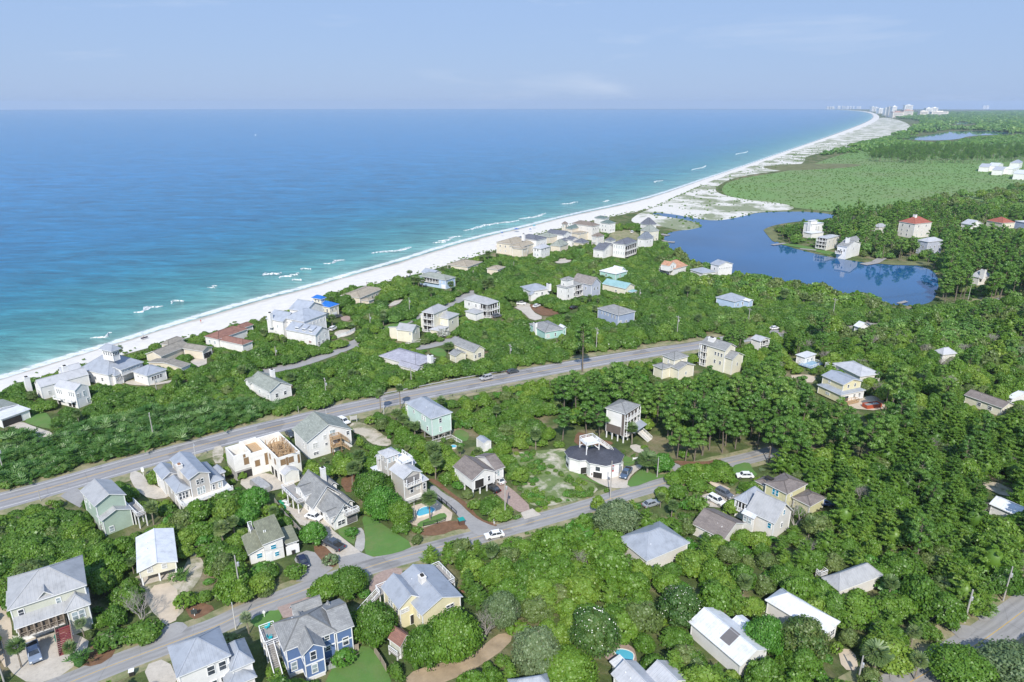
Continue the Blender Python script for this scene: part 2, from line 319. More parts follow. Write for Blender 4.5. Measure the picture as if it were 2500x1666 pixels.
def sand_mat(name, col, green=0.0, sc=.02, thr=(.5, .62), gcol=((.16, .20, .09), (.26, .27, .15))):
    m, n, out = new_mat(name); b = node(n, 'ShaderNodeBsdfPrincipled', Roughness=.95); b.inputs['Specular IOR Level'].default_value = .1
    v = coords(n); f = noise(n, v, .25, 8, .7); r = ramp(n, [(.3, tuple(x*.86 for x in col)), (.7, tuple(min(1, x*1.05) for x in col))]); n.links.new(f, r.inputs['Fac']); c = r.outputs['Color']
    if green:
        f2 = noise(n, v, sc, 9, .68, .4); r2 = ramp(n, [(thr[0], 0.), (thr[1], green)]); n.links.new(f2, r2.inputs['Fac'])
        f3 = noise(n, v, .4, 6, .75); r3 = ramp(n, [(.3, gcol[0]), (.7, gcol[1])]); n.links.new(f3, r3.inputs['Fac']); c = mixc(n, r2.outputs['Color'], c, r3.outputs['Color'])
    if name == 'white_beach_sand':              # the damp strip the waves reach
        sp = n.nodes.new('ShaderNodeSeparateXYZ'); n.links.new(v, sp.inputs[0]); wv = noise(n, v, .05, 4); wa = node(n, 'ShaderNodeMath', operation='MULTIPLY_ADD'); wa.inputs[1].default_value = .5; n.links.new(wv, wa.inputs[0]); n.links.new(sp.outputs['Z'], wa.inputs[2]); mr = node(n, 'ShaderNodeMapRange'); mr.inputs['From Min'].default_value = -.70; mr.inputs['From Max'].default_value = -.42; n.links.new(wa.outputs[0], mr.inputs['Value']); c = mixc(n, mr.outputs[0], (.40, .35, .29), c)
    bp = node(n, 'ShaderNodeBump', Strength=.5, Distance=.3); n.links.new(f, bp.inputs['Height']); n.links.new(bp.outputs['Normal'], b.inputs['Normal'])
    n.links.new(c, b.inputs['Base Color']); n.links.new(b.outputs['BSDF'], out.inputs['Surface']); return m
BEACH = sand_mat('white_beach_sand', (.70, .665, .61)); DUNE = sand_mat('dune_sand_and_scrub', (.66, .63, .57), .9, .022, (.47, .55), ((.15, .19, .09), (.25, .27, .16)))
YARD = sand_mat('sandy_yard', (.52, .46, .37), .9, .22, (.45, .6), ((.13, .15, .06), (.22, .21, .11)))
SCRUBSAND = sand_mat('sparse_scrub', (.60, .54, .45), 1.0, .12, (.36, .50), ((.10, .16, .05), (.20, .24, .10)))
GRASS = sand_mat('lawn_grass', (.11, .215, .055), .75, .10, (.48, .72), ((.15, .19, .07), (.22, .20, .10))); DRYGRASS = sand_mat('dry_verge_grass', (.36, .31, .20), .9, .3, (.38, .6), ((.12, .16, .06), (.2, .22, .1)))
MULCH = M('pine_straw_mulch', (.20, .115, .07), .95, .3, .8, .1, bump=.5); DRIVE = M('concrete_drive', (.52, .47, .40), .9, .15, .35, .2, stain=.2)
ASPH = M('asphalt', (.25, .24, .245), .85, .16, .3, .3, stain=.12); LANE = M('lane_asphalt', (.33, .32, .31), .9, .14, .3, .2, stain=.15); PAVER = M('pink_paver', (.36, .27, .23), .9, .22, 1.6, .2)
SANDP = M('tan_sand', (.55, .46, .355), .95, .15, .5, .1); MARSH = M('brown_marsh', (.17, .18, .085), .95, .4, .08, .1)
FIELD = sand_mat('green_marsh', (.165, .275, .09), .8, .006, (.45, .62), ((.14, .21, .085), (.235, .27, .13)))
# land
far = 18000.0
land_poly = [(p.x, p.y) for p in I_]+[(-200, 17400), (2500, 17800), (6000, 17000), (12000, 13400), (17000, 6000), (17000, -700), (-1200, -700)]
SHEETS_LAND = np.array(land_poly)
sheet('ground', land_poly, 0, GROUND)
# beach: a strip that rises out of the water and runs into the dunes
bm_ = MB(); K = 7
for i in range(NS):
    for k in range(K):
        t = k/(K-1); p = S_[i].lerp(I_[i], t); z = -1.35+1.365*min(1, t*1.6)**.8+(.12*math.sin(i*.9+k*2.1)*t if 0 < k < K-1 else 0)
        bm_.v.append((p.x, p.y, z))
for i in range(NS-1):
    for k in range(K-1):
        a = i*K+k; bm_.f.append([a, a+K, a+K+1, a+1]); bm_.m.append(0); bm_.uv.append(None)
bo = bm_.build('beach', BEACH, smooth=True); bo['kind'] = 'structure'
me = bo.data; me.flip_normals()
# sea: colour follows the depth of the water, which grows with the distance from the shore
ang = np.radians(np.concatenate([np.linspace(-88, -42, 30), np.linspace(-41.6, 40, 470)])); rad = np.geomspace(120, 18000, 640)
A_, R_ = np.meshgrid(ang, rad, indexing='ij'); SX, SY = (R_*np.sin(A_)).ravel(), (R_*np.cos(A_)).ravel()
dsh = dist_poly([(p.x, p.y) for p in S_], np.stack([SX, SY], 1))
na, nr = len(ang), len(rad); idx = np.arange(na*nr).reshape(na, nr)
fq = np.stack([idx[:-1, :-1], idx[1:, :-1], idx[1:, 1:], idx[:-1, 1:]], -1).reshape(-1, 4)
def np_mesh(name, verts, quads, mats):
    me = bpy.data.meshes.new(name); nv, nf = len(verts), len(quads); k = quads.shape[1]
    me.vertices.add(nv); me.vertices.foreach_set('co', np.ascontiguousarray(verts, np.float32).ravel())
    me.loops.add(nf*k); me.loops.foreach_set('vertex_index', np.ascontiguousarray(quads, np.int32).ravel())
    me.polygons.add(nf); me.polygons.foreach_set('loop_start', np.arange(0, nf*k, k, dtype=np.int32))
    me.update(calc_edges=True); me.validate()
    for m in (mats if isinstance(mats, list) else [mats]): me.materials.append(m)
    return me
def sea_mat():
    m, n, out = new_mat('sea_water'); b = node(n, 'ShaderNodeBsdfPrincipled', Roughness=.16); b.inputs['IOR'].default_value = 1.33; b.inputs['Specular IOR Level'].default_value = .2
    at_ = node(n, 'ShaderNodeAttribute', attribute_name='shore'); v = coords(n)
    wob = noise(n, v, .012, 4, .6); ws = node(n, 'ShaderNodeMath', operation='MULTIPLY_ADD'); ws.inputs[1].default_value = 80; ws.inputs[2].default_value = -40; n.links.new(wob, ws.inputs[0])
    lg = node(n, 'ShaderNodeMath', operation='MULTIPLY'); n.links.new(ws.outputs[0], lg.inputs[0])
    sm = node(n, 'ShaderNodeMapRange'); sm.inputs['From Min'].default_value = 0; sm.inputs['From Max'].default_value = 90; n.links.new(at_.outputs['Fac'], sm.inputs['Value']); n.links.new(sm.outputs[0], lg.inputs[1])
    dd = node(n, 'ShaderNodeMath', operation='ADD'); n.links.new(at_.outputs['Fac'], dd.inputs[0]); n.links.new(lg.outputs[0], dd.inputs[1])
    dv = node(n, 'ShaderNodeMath', operation='DIVIDE'); dv.inputs[1].default_value = 700; n.links.new(dd.outputs[0], dv.inputs[0])
    pw = node(n, 'ShaderNodeMath', operation='POWER'); pw.inputs[1].default_value = .5; pw.use_clamp = True; n.links.new(dv.outputs[0], pw.inputs[0])
    r = ramp(n, [(.0, (.48, .52, .45)), (.045, (.28, .40, .35)), (.10, (.15, .32, .285)), (.19, (.085, .265, .25)), (.30, (.036, .20, .225)), (.42, (.014, .165, .255)), (.58, (.008, .145, .29)), (1., (.009, .155, .345))])
    n.links.new(pw.outputs[0], r.inputs['Fac'])
    vs_ = coords(n, 'Object', 1, (.02, .055, .02)); st = noise(n, vs_, 1.0, 9, .72, 1.2); sr = ramp(n, [(.33, (.58,)*3), (.68, (1.4,)*3)]); n.links.new(st, sr.inputs['Fac'])
    c = mixc(n, 1., r.outputs['Color'], sr.outputs['Color'], 'MULTIPLY'); st2 = noise(n, coords(n, 'Object', 1, (.05, .2, .05)), 1.0, 6, .7, .6); sr2 = ramp(n, [(.35, (.8,)*3), (.65, (1.2,)*3)]); n.links.new(st2, sr2.inputs['Fac']); c = mixc(n, 1., c, sr2.outputs['Color'], 'MULTIPLY')
    # swash foam at the very edge
    fo = noise(n, v, .22, 7, .7, 1.0); fm = node(n, 'ShaderNodeMapRange'); fm.inputs['From Min'].default_value = 6; fm.inputs['From Max'].default_value = 0; n.links.new(at_.outputs['Fac'], fm.inputs['Value'])
    fa = node(n, 'ShaderNodeMath', operation='MULTIPLY'); n.links.new(fo, fa.inputs[0]); n.links.new(fm.outputs[0], fa.inputs[1]); fr = ramp(n, [(.25, 0.), (.36, .85)]); n.links.new(fa.outputs[0], fr.inputs['Fac'])
    c = mixc(n, fr.outputs['Color'], c, (.82, .83, .82)); n.links.new(c, b.inputs['Base Color'])
    w1 = noise(n, coords(n, 'Object', 1, (.10, .30, .1)), 1.0, 8, .65, .8); w2 = noise(n, coords(n, 'Object', 1, (.5, 1.1, .5)), 1.0, 4, .6)
    ad = node(n, 'ShaderNodeMath', operation='MULTIPLY_ADD'); ad.inputs[1].default_value = .3; n.links.new(w2, ad.inputs[0]); n.links.new(w1, ad.inputs[2])
    bp = node(n, 'ShaderNodeBump', Strength=.55, Distance=1.6); n.links.new(ad.outputs[0], bp.inputs['Height']); n.links.new(bp.outputs['Normal'], b.inputs['Normal'])
    n.links.new(b.outputs['BSDF'], out.inputs['Surface']); return m
me = np_mesh('sea', np.stack([SX, SY, np.full(len(SX), SEA_Z)], 1), fq[:, ::-1], sea_mat())
a_ = me.attributes.new('shore', 'FLOAT', 'POINT'); a_.data.foreach_set('value', dsh.astype(np.float32))
so = bpy.data.objects.new('sea', me); COL.objects.link(so); so['kind'] = 'structure'
# lakes
def lake_mat(name, col):
    m, n, out = new_mat(name); b = node(n, 'ShaderNodeBsdfPrincipled', Roughness=.03); b.inputs['Base Color'].default_value = c4(col); b.inputs['IOR'].default_value = 1.33
    v = coords(n, 'Object', .5); f = noise(n, v, .5, 4); bp = node(n, 'ShaderNodeBump', Strength=.05, Distance=.3); n.links.new(f, bp.inputs['Height']); n.links.new(bp.outputs['Normal'], b.inputs['Normal'])
    f2 = noise(n, coords(n, 'Object', .012), 1, 3); r = ramp(n, [(.35, tuple(x*.8 for x in col)), (.65, tuple(x*1.2 for x in col))]); n.links.new(f2, r.inputs['Fac']); n.links.new(r.outputs['Color'], b.inputs['Base Color'])
    n.links.new(b.outputs['BSDF'], out.inputs['Surface']); return m
LAKEM = lake_mat('lake_water', (.010, .080, .20))
V(0)
lake_px = [(1500, 489), (1545, 492), (1600, 503), (1650, 509), (1720, 495), (1745, 488), (1850, 486), (1915, 493), (1940, 500), (1920, 504), (1870, 506), (1800, 513), (1755, 525), (1757, 537),
           (1790, 560), (1830, 573), (1900, 590), (1960, 600), (2000, 606), (2060, 605), (2110, 610), (2150, 625), (2158, 650), (2152, 680), (2135, 700), (2060, 705),
           (1990, 683), (1900, 667), (1830, 655), (1740, 640), (1680, 632), (1600, 612), (1545, 585), (1522, 552), (1535, 533), (1600, 527), (1618, 517), (1575, 505), (1500, 494)]
LAKE = [W(q)[:2] for q in lake_px]
LAKEP = np.array(chaikin([tuple(q) for q in LAKE], 2))
Z0 = [.02]
def layer(): Z0[0] += .002; return Z0[0]
PROT = []                                       # outlines (in picture pixels) that trees must not hide: houses, lanes, lawns
FOOT = []                                       # footprints on the ground where nothing grows
def patch(name, pts, mat, smooth=2, keep=.9, kind='structure', prot=True, grow=False):
    q = [tuple(W(p)[:2]) for p in pts]
    if smooth: q = chaikin(q, smooth)
    if not grow: FOOT.append(np.array(q))
    if prot: PROT.append((np.array([px(p) for p in pts]), None, keep))
    return sheet(name, q, layer(), mat, kind)
# marsh, dunes and field beyond the lake
V(0)
patch('marsh_field', [(1650, 440), (1680, 412), (1830, 392), (1940, 352), (2060, 330), (2353, 325), (2500, 360), (2500, 530), (2353, 500), (2200, 495), (2090, 480), (1940, 490), (1830, 478), (1700, 462)], FIELD, 2, prot=False, grow=True)
patch('dunes', [(1470, 489), (1500, 478), (1560, 448), (1650, 409), (1745, 375), (1840, 341), (1900, 321), (1960, 301), (2008, 283), (2024, 269), (2060, 274), (2100, 290), (2075, 305), (2040, 318), (1980, 330), (1930, 345), (1850, 358),
              (1850, 374), (1810, 390), (1750, 398), (1690, 408), (1650, 425), (1640, 442), (1700, 458), (1790, 466), (1835, 478), (1790, 487), (1740, 488), (1700, 500), (1640, 515), (1625, 528), (1560, 530), (1520, 520), (1440, 512)], DUNE, 2, prot=False, grow=True)
patch('brown_meadow', [(1740, 382), (1850, 376), (1990, 377), (1960, 385), (1850, 392), (1780, 392)], MARSH, 2, prot=False)
patch('lake_bank', [(1700, 502), (1735, 487), (1850, 482), (1930, 492), (1960, 503), (1930, 508), (1850, 491), (1745, 494)], MARSH, 2, prot=False)
lk = sheet('lake', [tuple(p) for p in LAKEP], layer()+.02, LAKEM); FOOT.append(LAKEP)
PROT.append((np.array([px(p) for p in [(1540, 540), (1620, 520), (1720, 498), (1850, 490), (1915, 497), (1790, 515), (1755, 535), (1830, 580), (1960, 608), (2100, 615), (2140, 650), (2130, 685), (2040, 690), (1990, 662), (1900, 648), (1830, 632), (1700, 618), (1600, 597)]]), None, .9))
V(12); LAKE2 = []
for pts in ([(1425, 345), (1560, 325), (1700, 303), (1800, 285), (2100, 283), (2310, 303), (2200, 311), (1930, 320), (1850, 350), (1600, 358)], [(1780, 226), (1850, 217), (1990, 221), (1900, 236)]):
    q = chaikin([tuple(W(p)[:2]) for p in pts], 2); sheet('lake', q, layer()+.3, LAKEM); FOOT.append(np.array(q)); LAKE2.append(np.array([px(p) for p in pts]))
# breaking waves: low ragged ridges of foam
def foam_mat():
    m, n, out = new_mat('sea_foam'); d = node(n, 'ShaderNodeBsdfDiffuse'); d.inputs['Color'].default_value = (.78, .80, .80, 1); t = n.nodes.new('ShaderNodeBsdfTransparent'); x = n.nodes.new('ShaderNodeMixShader')
    f = noise(n, coords(n), .8, 6, .75, .5); r = ramp(n, [(.40, 0.), (.58, 1.)]); n.links.new(f, r.inputs['Fac']); n.links.new(r.outputs['Color'], x.inputs[0]); n.links.new(t.outputs[0], x.inputs[1]); n.links.new(d.outputs[0], x.inputs[2]); n.links.new(x.outputs[0], out.inputs['Surface']); return m
FOAM = foam_mat()
fb = MB(); V(0)
for (x0, y0, x1, y1, wd) in [(305, 718, 372, 703, 2.2), (388, 697, 420, 690, 1.5), (603, 634, 648, 626, 2.6), (668, 633, 690, 629, 1.2), (690, 621, 712, 617, 1.0), (744, 607, 792, 598, 2.4), (640, 640, 668, 633, 1.3), (672, 646, 692, 642, 1.2),
                             (855, 584, 950, 569, 2.6), (1008, 555, 1060, 543, 2), (1060, 530, 1190, 506, 2.6), (1000, 560, 1030, 553, 1.3), (1195, 505, 1260, 491, 2.4), (1290, 470, 1330, 465, 1.2), (1385, 464, 1400, 461, 1.2),
                             (1500, 420, 1520, 415, 1.3), (1590, 392, 1625, 381, 1.5), (1690, 356, 1720, 348, 1.8), (480, 662, 500, 658, 1.0), (215, 780, 262, 766, 1.2), (770, 640, 800, 632, 1.2)]:
    a, b = W((x0, y0), SEA_Z), W((x1, y1), SEA_Z); d = b-a; n_ = max(8, int(d.length/1.5)); nn = Vector((-d.y, d.x, 0)).normalized(); prev = None
    for k in range(n_+1):
        t = k/n_; e = math.sin(math.pi*t)**.5; c = a+d*t+nn*(2.2*math.sin(t*7+x0)+random.uniform(-.5, .5)); ww = wd*e*random.uniform(.35, 1.3)+.05
        cur = [c-nn*ww, c+Vector((0, 0, .25+.4*e))-nn*ww*.2, c+nn*ww*(.8+random.random()*1.2)]
        for q in cur[::2]: q.z = SEA_Z+.03
        if prev: fb.poly([prev[0], cur[0], cur[1], prev[1]]); fb.poly([prev[1], cur[1], cur[2], prev[2]])
        prev = cur
fo = fb.build('wave_foam', FOAM); tag(fo, 'broken white crests of small waves rolling toward the beach', 'wave foam', kind='stuff')

# ------------------------------------------------------------------ roads
def path_smooth(pts, it=2):
    p = [Vector(q) for q in pts]
    for _ in range(it):
        o = [p[0]]
        for a, b in zip(p, p[1:]): o += [a*.75+b*.25, a*.25+b*.75]
        o.append(p[-1]); p = o
    return p
def offset(p, d):
    out = []
    for i, q in enumerate(p):
        t = (p[min(i+1, len(p)-1)]-p[max(i-1, 0)]).normalized(); out.append(q+Vector((-t.y, t.x, 0))*d)
    return out
def ribbon(name, p, o0, o1, mat, z, kind='structure', dash=None):
    l, r = offset(p, o0), offset(p, o1); mb = MB(); ln = [0]
    for a, b in zip(p, p[1:]): ln.append(ln[-1]+(b-a).length)
    for i in range(len(p)-1): mb.poly([(r[i].x, r[i].y, z), (r[i+1].x, r[i+1].y, z), (l[i+1].x, l[i+1].y, z), (l[i].x, l[i].y, z)], 0, [(o1, ln[i]), (o1, ln[i+1]), (o0, ln[i+1]), (o0, ln[i])])
    o = mb.build(name, mat)
    if kind: o['kind'] = kind
    return o
def protect_path(p, hw, keep=.9):
    l, r = offset(p, hw), offset(p, -hw)
    for i in range(0, len(p)-1, 1):
        q = np.array([l[i][:], l[i+1][:], r[i+1][:], r[i][:]]); PROT.append((proj(q), None, keep)); FOOT.append(q[:, :2])
YEL = M('yellow_road_paint', (.55, .36, .10), .8, .2, 1.5); WHI = M('white_road_paint', (.72, .71, .68), .8, .15, 1.5)
V(99)
HWY = path_smooth([at(*q) for q in [(-260, 1292), (-120, 1257), (0, 1224.7), (143, 1186), (287, 1143), (430, 1104), (600, 1058), (738, 1026), (830, 1003), (959, 976), (1088, 950), (1225, 925), (1340, 903), (1469, 880), (1575, 862.5), (1681, 845), (1850, 820), (2100, 786), (2355, 754), (2432, 738), (2560, 716), (2700, 700)]])
z = layer(); ribbon('verge', HWY, 9.2, -9.6, DRYGRASS, z); z = layer()
ribbon('road', HWY, 5.0, -5.0, road_mat('highway_asphalt', (.31, .30, .30), (.95, 2.7)), z); zl = layer()
ribbon('road_marking', HWY, 3.75, 3.6, WHI, zl); ribbon('road_marking', HWY, -3.6, -3.75, WHI, zl); ribbon('road_marking', HWY, .22, .08, YEL, zl); ribbon('road_marking', HWY, -.08, -.22, YEL, zl)
protect_path(HWY[6:62], 6.5)
V(99)
LN = path_smooth([at(*q) for q in [(60, 1712), (180, 1663), (265, 1628), (372, 1588), (452, 1558), (531, 1529), (600, 1494), (680, 1465), (770, 1431), (840, 1405), (906, 1383), (956, 1368), (1060, 1340), (1187, 1306), (1300, 1275.5), (1434, 1237), (1545, 1201), (1641, 1176), (1731, 1140), (1803, 1126), (1900, 1100)]])
z = layer(); ribbon('verge', LN, 4.6, -4.6, DRYGRASS, z); z = layer(); ribbon('lane', LN, 2.75, -2.75, road_mat('lane_tarmac', (.33, .32, .31), (.7, 2.0)), z); zl = layer(); ribbon('road_marking', LN, .07, -.07, YEL, zl)
protect_path(LN[3:42], 3.0); protect_path(LN[53:67], 2.8)
for i in range(42, 84): FOOT.append(np.array([offset(LN, 3)[i][:2], offset(LN, 3)[i+1][:2], offset(LN, -3)[i+1][:2], offset(LN, -3)[i][:2]])) if i+1 < len(LN) else None
RB = path_smooth([at(*q) for q in [(2060, 1760), (2150, 1708), (2246, 1652), (2320, 1610), (2392, 1570), (2440, 1536), (2500, 1491), (2600, 1415), (2720, 1330)]])
z = layer(); ribbon('verge', RB, 6.5, -6.5, DRYGRASS, z); z = layer(); ribbon('lane', RB, 3.3, -3.3, MATS['lane_tarmac'], z); zl = layer(); ribbon('road_marking', RB, .07, -.07, YEL, zl)
protect_path(RB[12:], 4.0)
V(9)
BS = path_smooth([W(q) for q in [(150, 1090), (270, 1062), (480, 1020), (700, 945), (880, 880), (1040, 805), (1180, 745), (1320, 690), (1480, 620), (1640, 560), (1850, 475), (2000, 400), (2130, 335), (2240, 300), (2400, 250), (2600, 190)]])
z = layer(); ribbon('lane', BS, 3.2, -3.2, LANE, z); protect_path(BS[2:22], 2.6); protect_path(BS[36:50], 2.4)
BS2 = path_smooth([W(q) for q in [(1020, 830), (1250, 880), (1450, 880), (1640, 858), (1760, 830), (1880, 795), (2000, 760)]])
ribbon('lane', BS2, 2.6, -2.6, LANE, layer()); protect_path(BS2[12:], 2.2)
# drives, lawns, yards
V(1); patch('driveway', [(20, 1120), (180, 1150), (570, 1100), (720, 1130), (850, 1210), (640, 1480), (300, 1600), (60, 1450), (15, 1250)], DRIVE, 1)
patch('sandy_yard', [(-30, 780), (50, 780), (130, 1150), (70, 1480), (-30, 1300)], SANDP, 1, .5)
patch('sandy_yard', [(1200, 560), (1650, 600), (1760, 370), (1860, 420), (1880, 560), (1700, 800), (1680, 960), (1480, 1000), (1380, 900), (1330, 760)], YARD, 1, .7)
patch('driveway', [(1350, 690), (1620, 640), (1660, 980), (1490, 1060), (1440, 900)], SANDP, 1)
patch('driveway', [(1490, 1060), (1660, 1000), (1750, 1075), (1450, 1210)], LANE, 1)
patch('driveway', [(1310, 1420), (1540, 1340), (1660, 1600), (1400, 1640)], DRIVE, 1)
patch('mulch_bed', [(760, 1260), (1000, 1200), (1080, 1300), (880, 1430), (680, 1400)], MULCH, 1, .4)
patch('mulch_bed', [(1690, 870), (1800, 820), (2000, 880), (1880, 960), (1760, 1000)], MULCH, 1, .7)
V(2); patch('lawn', [(820, 180), (930, 130), (1020, 160), (1010, 260), (990, 310)], GRASS, 1)
patch('lawn', [(1060, 30), (1180, 60), (1320, 160), (1560, 310), (1400, 380), (1160, 420), (1085, 380), (1100, 200)], GRASS, 1)
patch('footpath', [(1020, 150), (1075, 150), (1100, 240), (1085, 375), (1010, 350), (1000, 310), (1020, 240)], CONCRETE, 1)
patch('driveway', [(560, 30), (700, 0), (800, 170), (1060, 375), (840, 425), (690, 300), (760, 190), (500, 120), (400, 0)], DRIVE, 0)
patch('driveway', [(840, 425), (1060, 375), (1190, 425), (860, 520)], LANE, 0)
patch('driveway', [(430, 410), (600, 340), (740, 480), (830, 530), (450, 680), (500, 540)], LANE, 1)
patch('mulch_bed', [(600, 330), (700, 290), (840, 430), (830, 520), (730, 490)], MULCH, 1, .5)
patch('lawn', [(20, 990), (290, 885), (350, 980), (220, 1050), (110, 1080)], GRASS, 1)
patch('driveway', [(290, 880), (470, 820), (640, 760), (600, 830), (500, 900), (460, 960), (345, 980)], PAVER, 0)
patch('lawn', [(820, 1400), (1000, 1230), (1180, 1250), (1330, 1500), (1350, 1700), (700, 1700), (740, 1540)], GRASS, 1)
patch('gravel_yard', [(1130, 680), (1200, 560), (1440, 500), (1440, 620), (1200, 700), (1140, 760)], PAVER, 1, .7)
patch('sandy_yard', [(1460, 1500), (1760, 1390), (2050, 1360), (2240, 1180), (2353, 1110), (2480, 1150), (2300, 1330), (1900, 1560), (1500, 1640)], M('tan_clearing', (.40, .31, .21), .95, .3, .3, .1), 1)
patch('mulch_bed', [(1930, 690), (2060, 680), (2000, 770)], MULCH, 1, .6)
V(15); patch('pool_terrace', [(630, 1180), (900, 1100), (1040, 1070), (1260, 1250), (1240, 1350), (860, 1450), (640, 1390)], SANDP, 0)
patch('lawn', [(770, 1390), (960, 1310), (1130, 1240), (1190, 1290), (1160, 1340), (900, 1430), (790, 1450)], GRASS, 1)
patch('driveway', [(930, 900), (1000, 860), (1130, 980), (1330, 1090), (1500, 1260), (1640, 1360), (1840, 1430), (1760, 1560), (1560, 1560), (1400, 1370), (1250, 1200), (1010, 1020)], LANE, 1)
patch('mulch_bed', [(900, 780), (1040, 790), (1250, 980), (1480, 1130), (1620, 1330), (1880, 1410), (1840, 1440), (1600, 1340), (1480, 1230), (1300, 1060), (1000, 850)], MULCH, 1, .5)
patch('mulch_bed', [(860, 1450), (1250, 1340), (1450, 1410), (1480, 1480), (1300, 1470), (1100, 1560), (800, 1560)], MULCH, 1, .6)
patch('driveway', [(1780, 930), (1900, 820), (2000, 870), (2150, 990), (2352, 1190), (2200, 1260), (2060, 1170), (1940, 1060)], PAVER, 1)
patch('driveway', [(2190, 1250), (2352, 1190), (2470, 1280), (2240, 1340)], DRIVE, 0)
patch('sandy_yard', [(1280, 120), (1400, 110), (1500, 180), (1450, 290), (1290, 220)], GRASS, 1)
patch('sandy_yard', [(0, 100), (200, 130), (420, 240), (420, 340), (200, 330), (60, 240)], YARD, 1, .8)
V(16); patch('lawn', [(0, 850), (310, 770), (340, 1000), (500, 1150), (800, 1290), (700, 1260), (480, 1180), (250, 1090), (60, 960)], GRASS, 1)
patch('driveway', [(480, 1110), (640, 1020), (990, 1100), (1060, 1030), (1250, 970), (1290, 1010), (1140, 1110), (1060, 1240), (1120, 1300), (850, 1310), (640, 1220)], DRIVE, 1)
patch('lawn', [(1050, 1250), (1180, 1110), (1300, 1030), (1450, 1130), (1740, 1090), (1700, 1130), (1460, 1180), (1140, 1300)], GRASS, 1)
patch('lawn', [(1020, 850), (1150, 900), (1200, 960), (1020, 1030)], GRASS, 1)
patch('sandy_yard', [(1080, 720), (1230, 700), (1330, 810), (1200, 830)], DRIVE, 1)
patch('mulch_bed', [(330, 720), (380, 530), (500, 560), (720, 640), (900, 680), (820, 730), (640, 720)], MULCH, 1, .6)
patch('mulch_bed', [(1640, 920), (2100, 950), (2352, 900), (2352, 960), (2180, 1010), (1850, 1010)], MULCH, 1, .5, prot=False)
patch('driveway', [(1640, 930), (1840, 1010), (1740, 1100), (1660, 1010)], LANE, 1)
V(5); patch('sandy_yard', [(60, 600), (560, 560), (700, 540), (760, 800), (1000, 900), (900, 1010), (420, 1100), (270, 1010), (300, 760)], SCRUBSAND, 1, .35, prot=False, grow=False)
V(17); patch('driveway', [(250, 520), (420, 470), (600, 470), (660, 560), (600, 680), (340, 660)], DRIVE, 1)
patch('lawn', [(690, 110), (940, 40), (990, 150), (1080, 240), (900, 270), (740, 240)], GRASS, 1)
V(7); patch('driveway', [(1930, 800), (2140, 830), (2010, 930)], LANE, 1); patch('driveway', [(1720, 950), (1800, 925), (1980, 950), (1850, 1070)], LANE, 1)
patch('driveway', [(1240, 1290), (1360, 1280), (1440, 1400), (1260, 1420)], LANE, 1); patch('sandy_yard', [(820, 1120), (960, 1140), (1000, 1310), (860, 1300)], SANDP, 1, .6)
V(8); patch('sandy_yard', [(1040, 570), (1130, 560), (1220, 600), (1200, 690), (860, 660)], SANDP, 1); patch('sandy_yard', [(400, 400), (560, 385), (660, 410), (600, 470)], SANDP, 1)
patch('sandy_yard', [(1980, 1290), (2090, 1255), (2300, 1350), (2200, 1400)], YARD, 1, .6)
V(3); patch('driveway', [(-10, 820), (180, 800), (300, 850), (480, 905), (350, 950), (290, 900)], DRIVE, 1); patch('lawn', [(180, 800), (330, 710), (420, 740), (460, 870), (330, 850)], GRASS, 1)
patch('driveway', [(1610, 290), (1700, 250), (1760, 240), (1760, 310), (1690, 340)], DRIVE, 0); patch('driveway', [(1050, 470), (1150, 440), (1300, 480), (1510, 440), (1500, 460), (1290, 500), (1100, 490)], DRIVE, 1)
patch('driveway', [(1150, 640), (1180, 625), (1240, 650), (1150, 685)], DRIVE, 1); patch('driveway', [(1670, 515), (1830, 515), (1720, 555)], DRIVE, 1)
patch('driveway', [(1090, 1250), (1170, 1215), (1290, 1330), (1420, 1400), (1450, 1450), (1280, 1470), (1150, 1380)], DRIVE, 1)
patch('parking_strip', [(500, 1430), (700, 1350), (720, 1560), (560, 1470)], LANE, 1)
V(14); patch('sandy_yard', [(330, 1100), (540, 1020), (780, 980), (1000, 1130), (1200, 1050), (1220, 1000), (1300, 1000), (1160, 1120), (820, 1240), (520, 1260)], DRIVE, 1)
patch('sandy_yard', [(-10, 640), (140, 600), (150, 850), (0, 860)], YARD, 1, .6)
patch('driveway', [(940, 1400), (1160, 1500), (1260, 1440), (1500, 1568), (1300, 1640), (1060, 1560)], DRIVE, 1)
patch('mulch_bed', [(1720, 1090), (1870, 1000), (2010, 1010), (2000, 1110), (1850, 1300)], MULCH, 1, .6)
patch('dirt_yard', [(1860, 310), (2030, 280), (2352, 460), (2352, 580), (2050, 480), (1900, 420)], YARD, 1, .7)
V(9); patch('driveway', [(800, 730), (880, 700), (1010, 700), (990, 740), (860, 780)], DRIVE, 1); patch('driveway', [(870, 580), (960, 570), (960, 620), (880, 620)], PAVER, 1)
patch('driveway', [(1310, 470), (1440, 390), (1450, 420), (1400, 470), (1310, 490)], DRIVE, 1); patch('lawn', [(1660, 890), (1800, 860), (1860, 940), (1780, 960)], GRASS, 1); patch('lawn', [(1230, 690), (1430, 610), (1540, 590), (1500, 640), (1320, 690)], GRASS, 1)
V(10); patch('driveway', [(360, 1000), (540, 970), (560, 1060), (680, 1120), (560, 1150), (470, 1060)], DRIVE, 1); patch('mulch_bed', [(530, 990), (600, 1000), (850, 1070), (680, 1110), (570, 1060)], MULCH, 1, .6)
patch('driveway', [(760, 600), (860, 560), (930, 580), (900, 610), (800, 620)], DRIVE, 1); patch('driveway', [(1420, 380), (1440, 310), (1500, 310), (1480, 380)], SANDP, 1)
patch('sandy_yard', [(1200, 430), (1330, 300), (1560, 330), (1500, 440)], DRYGRASS, 1, .5)
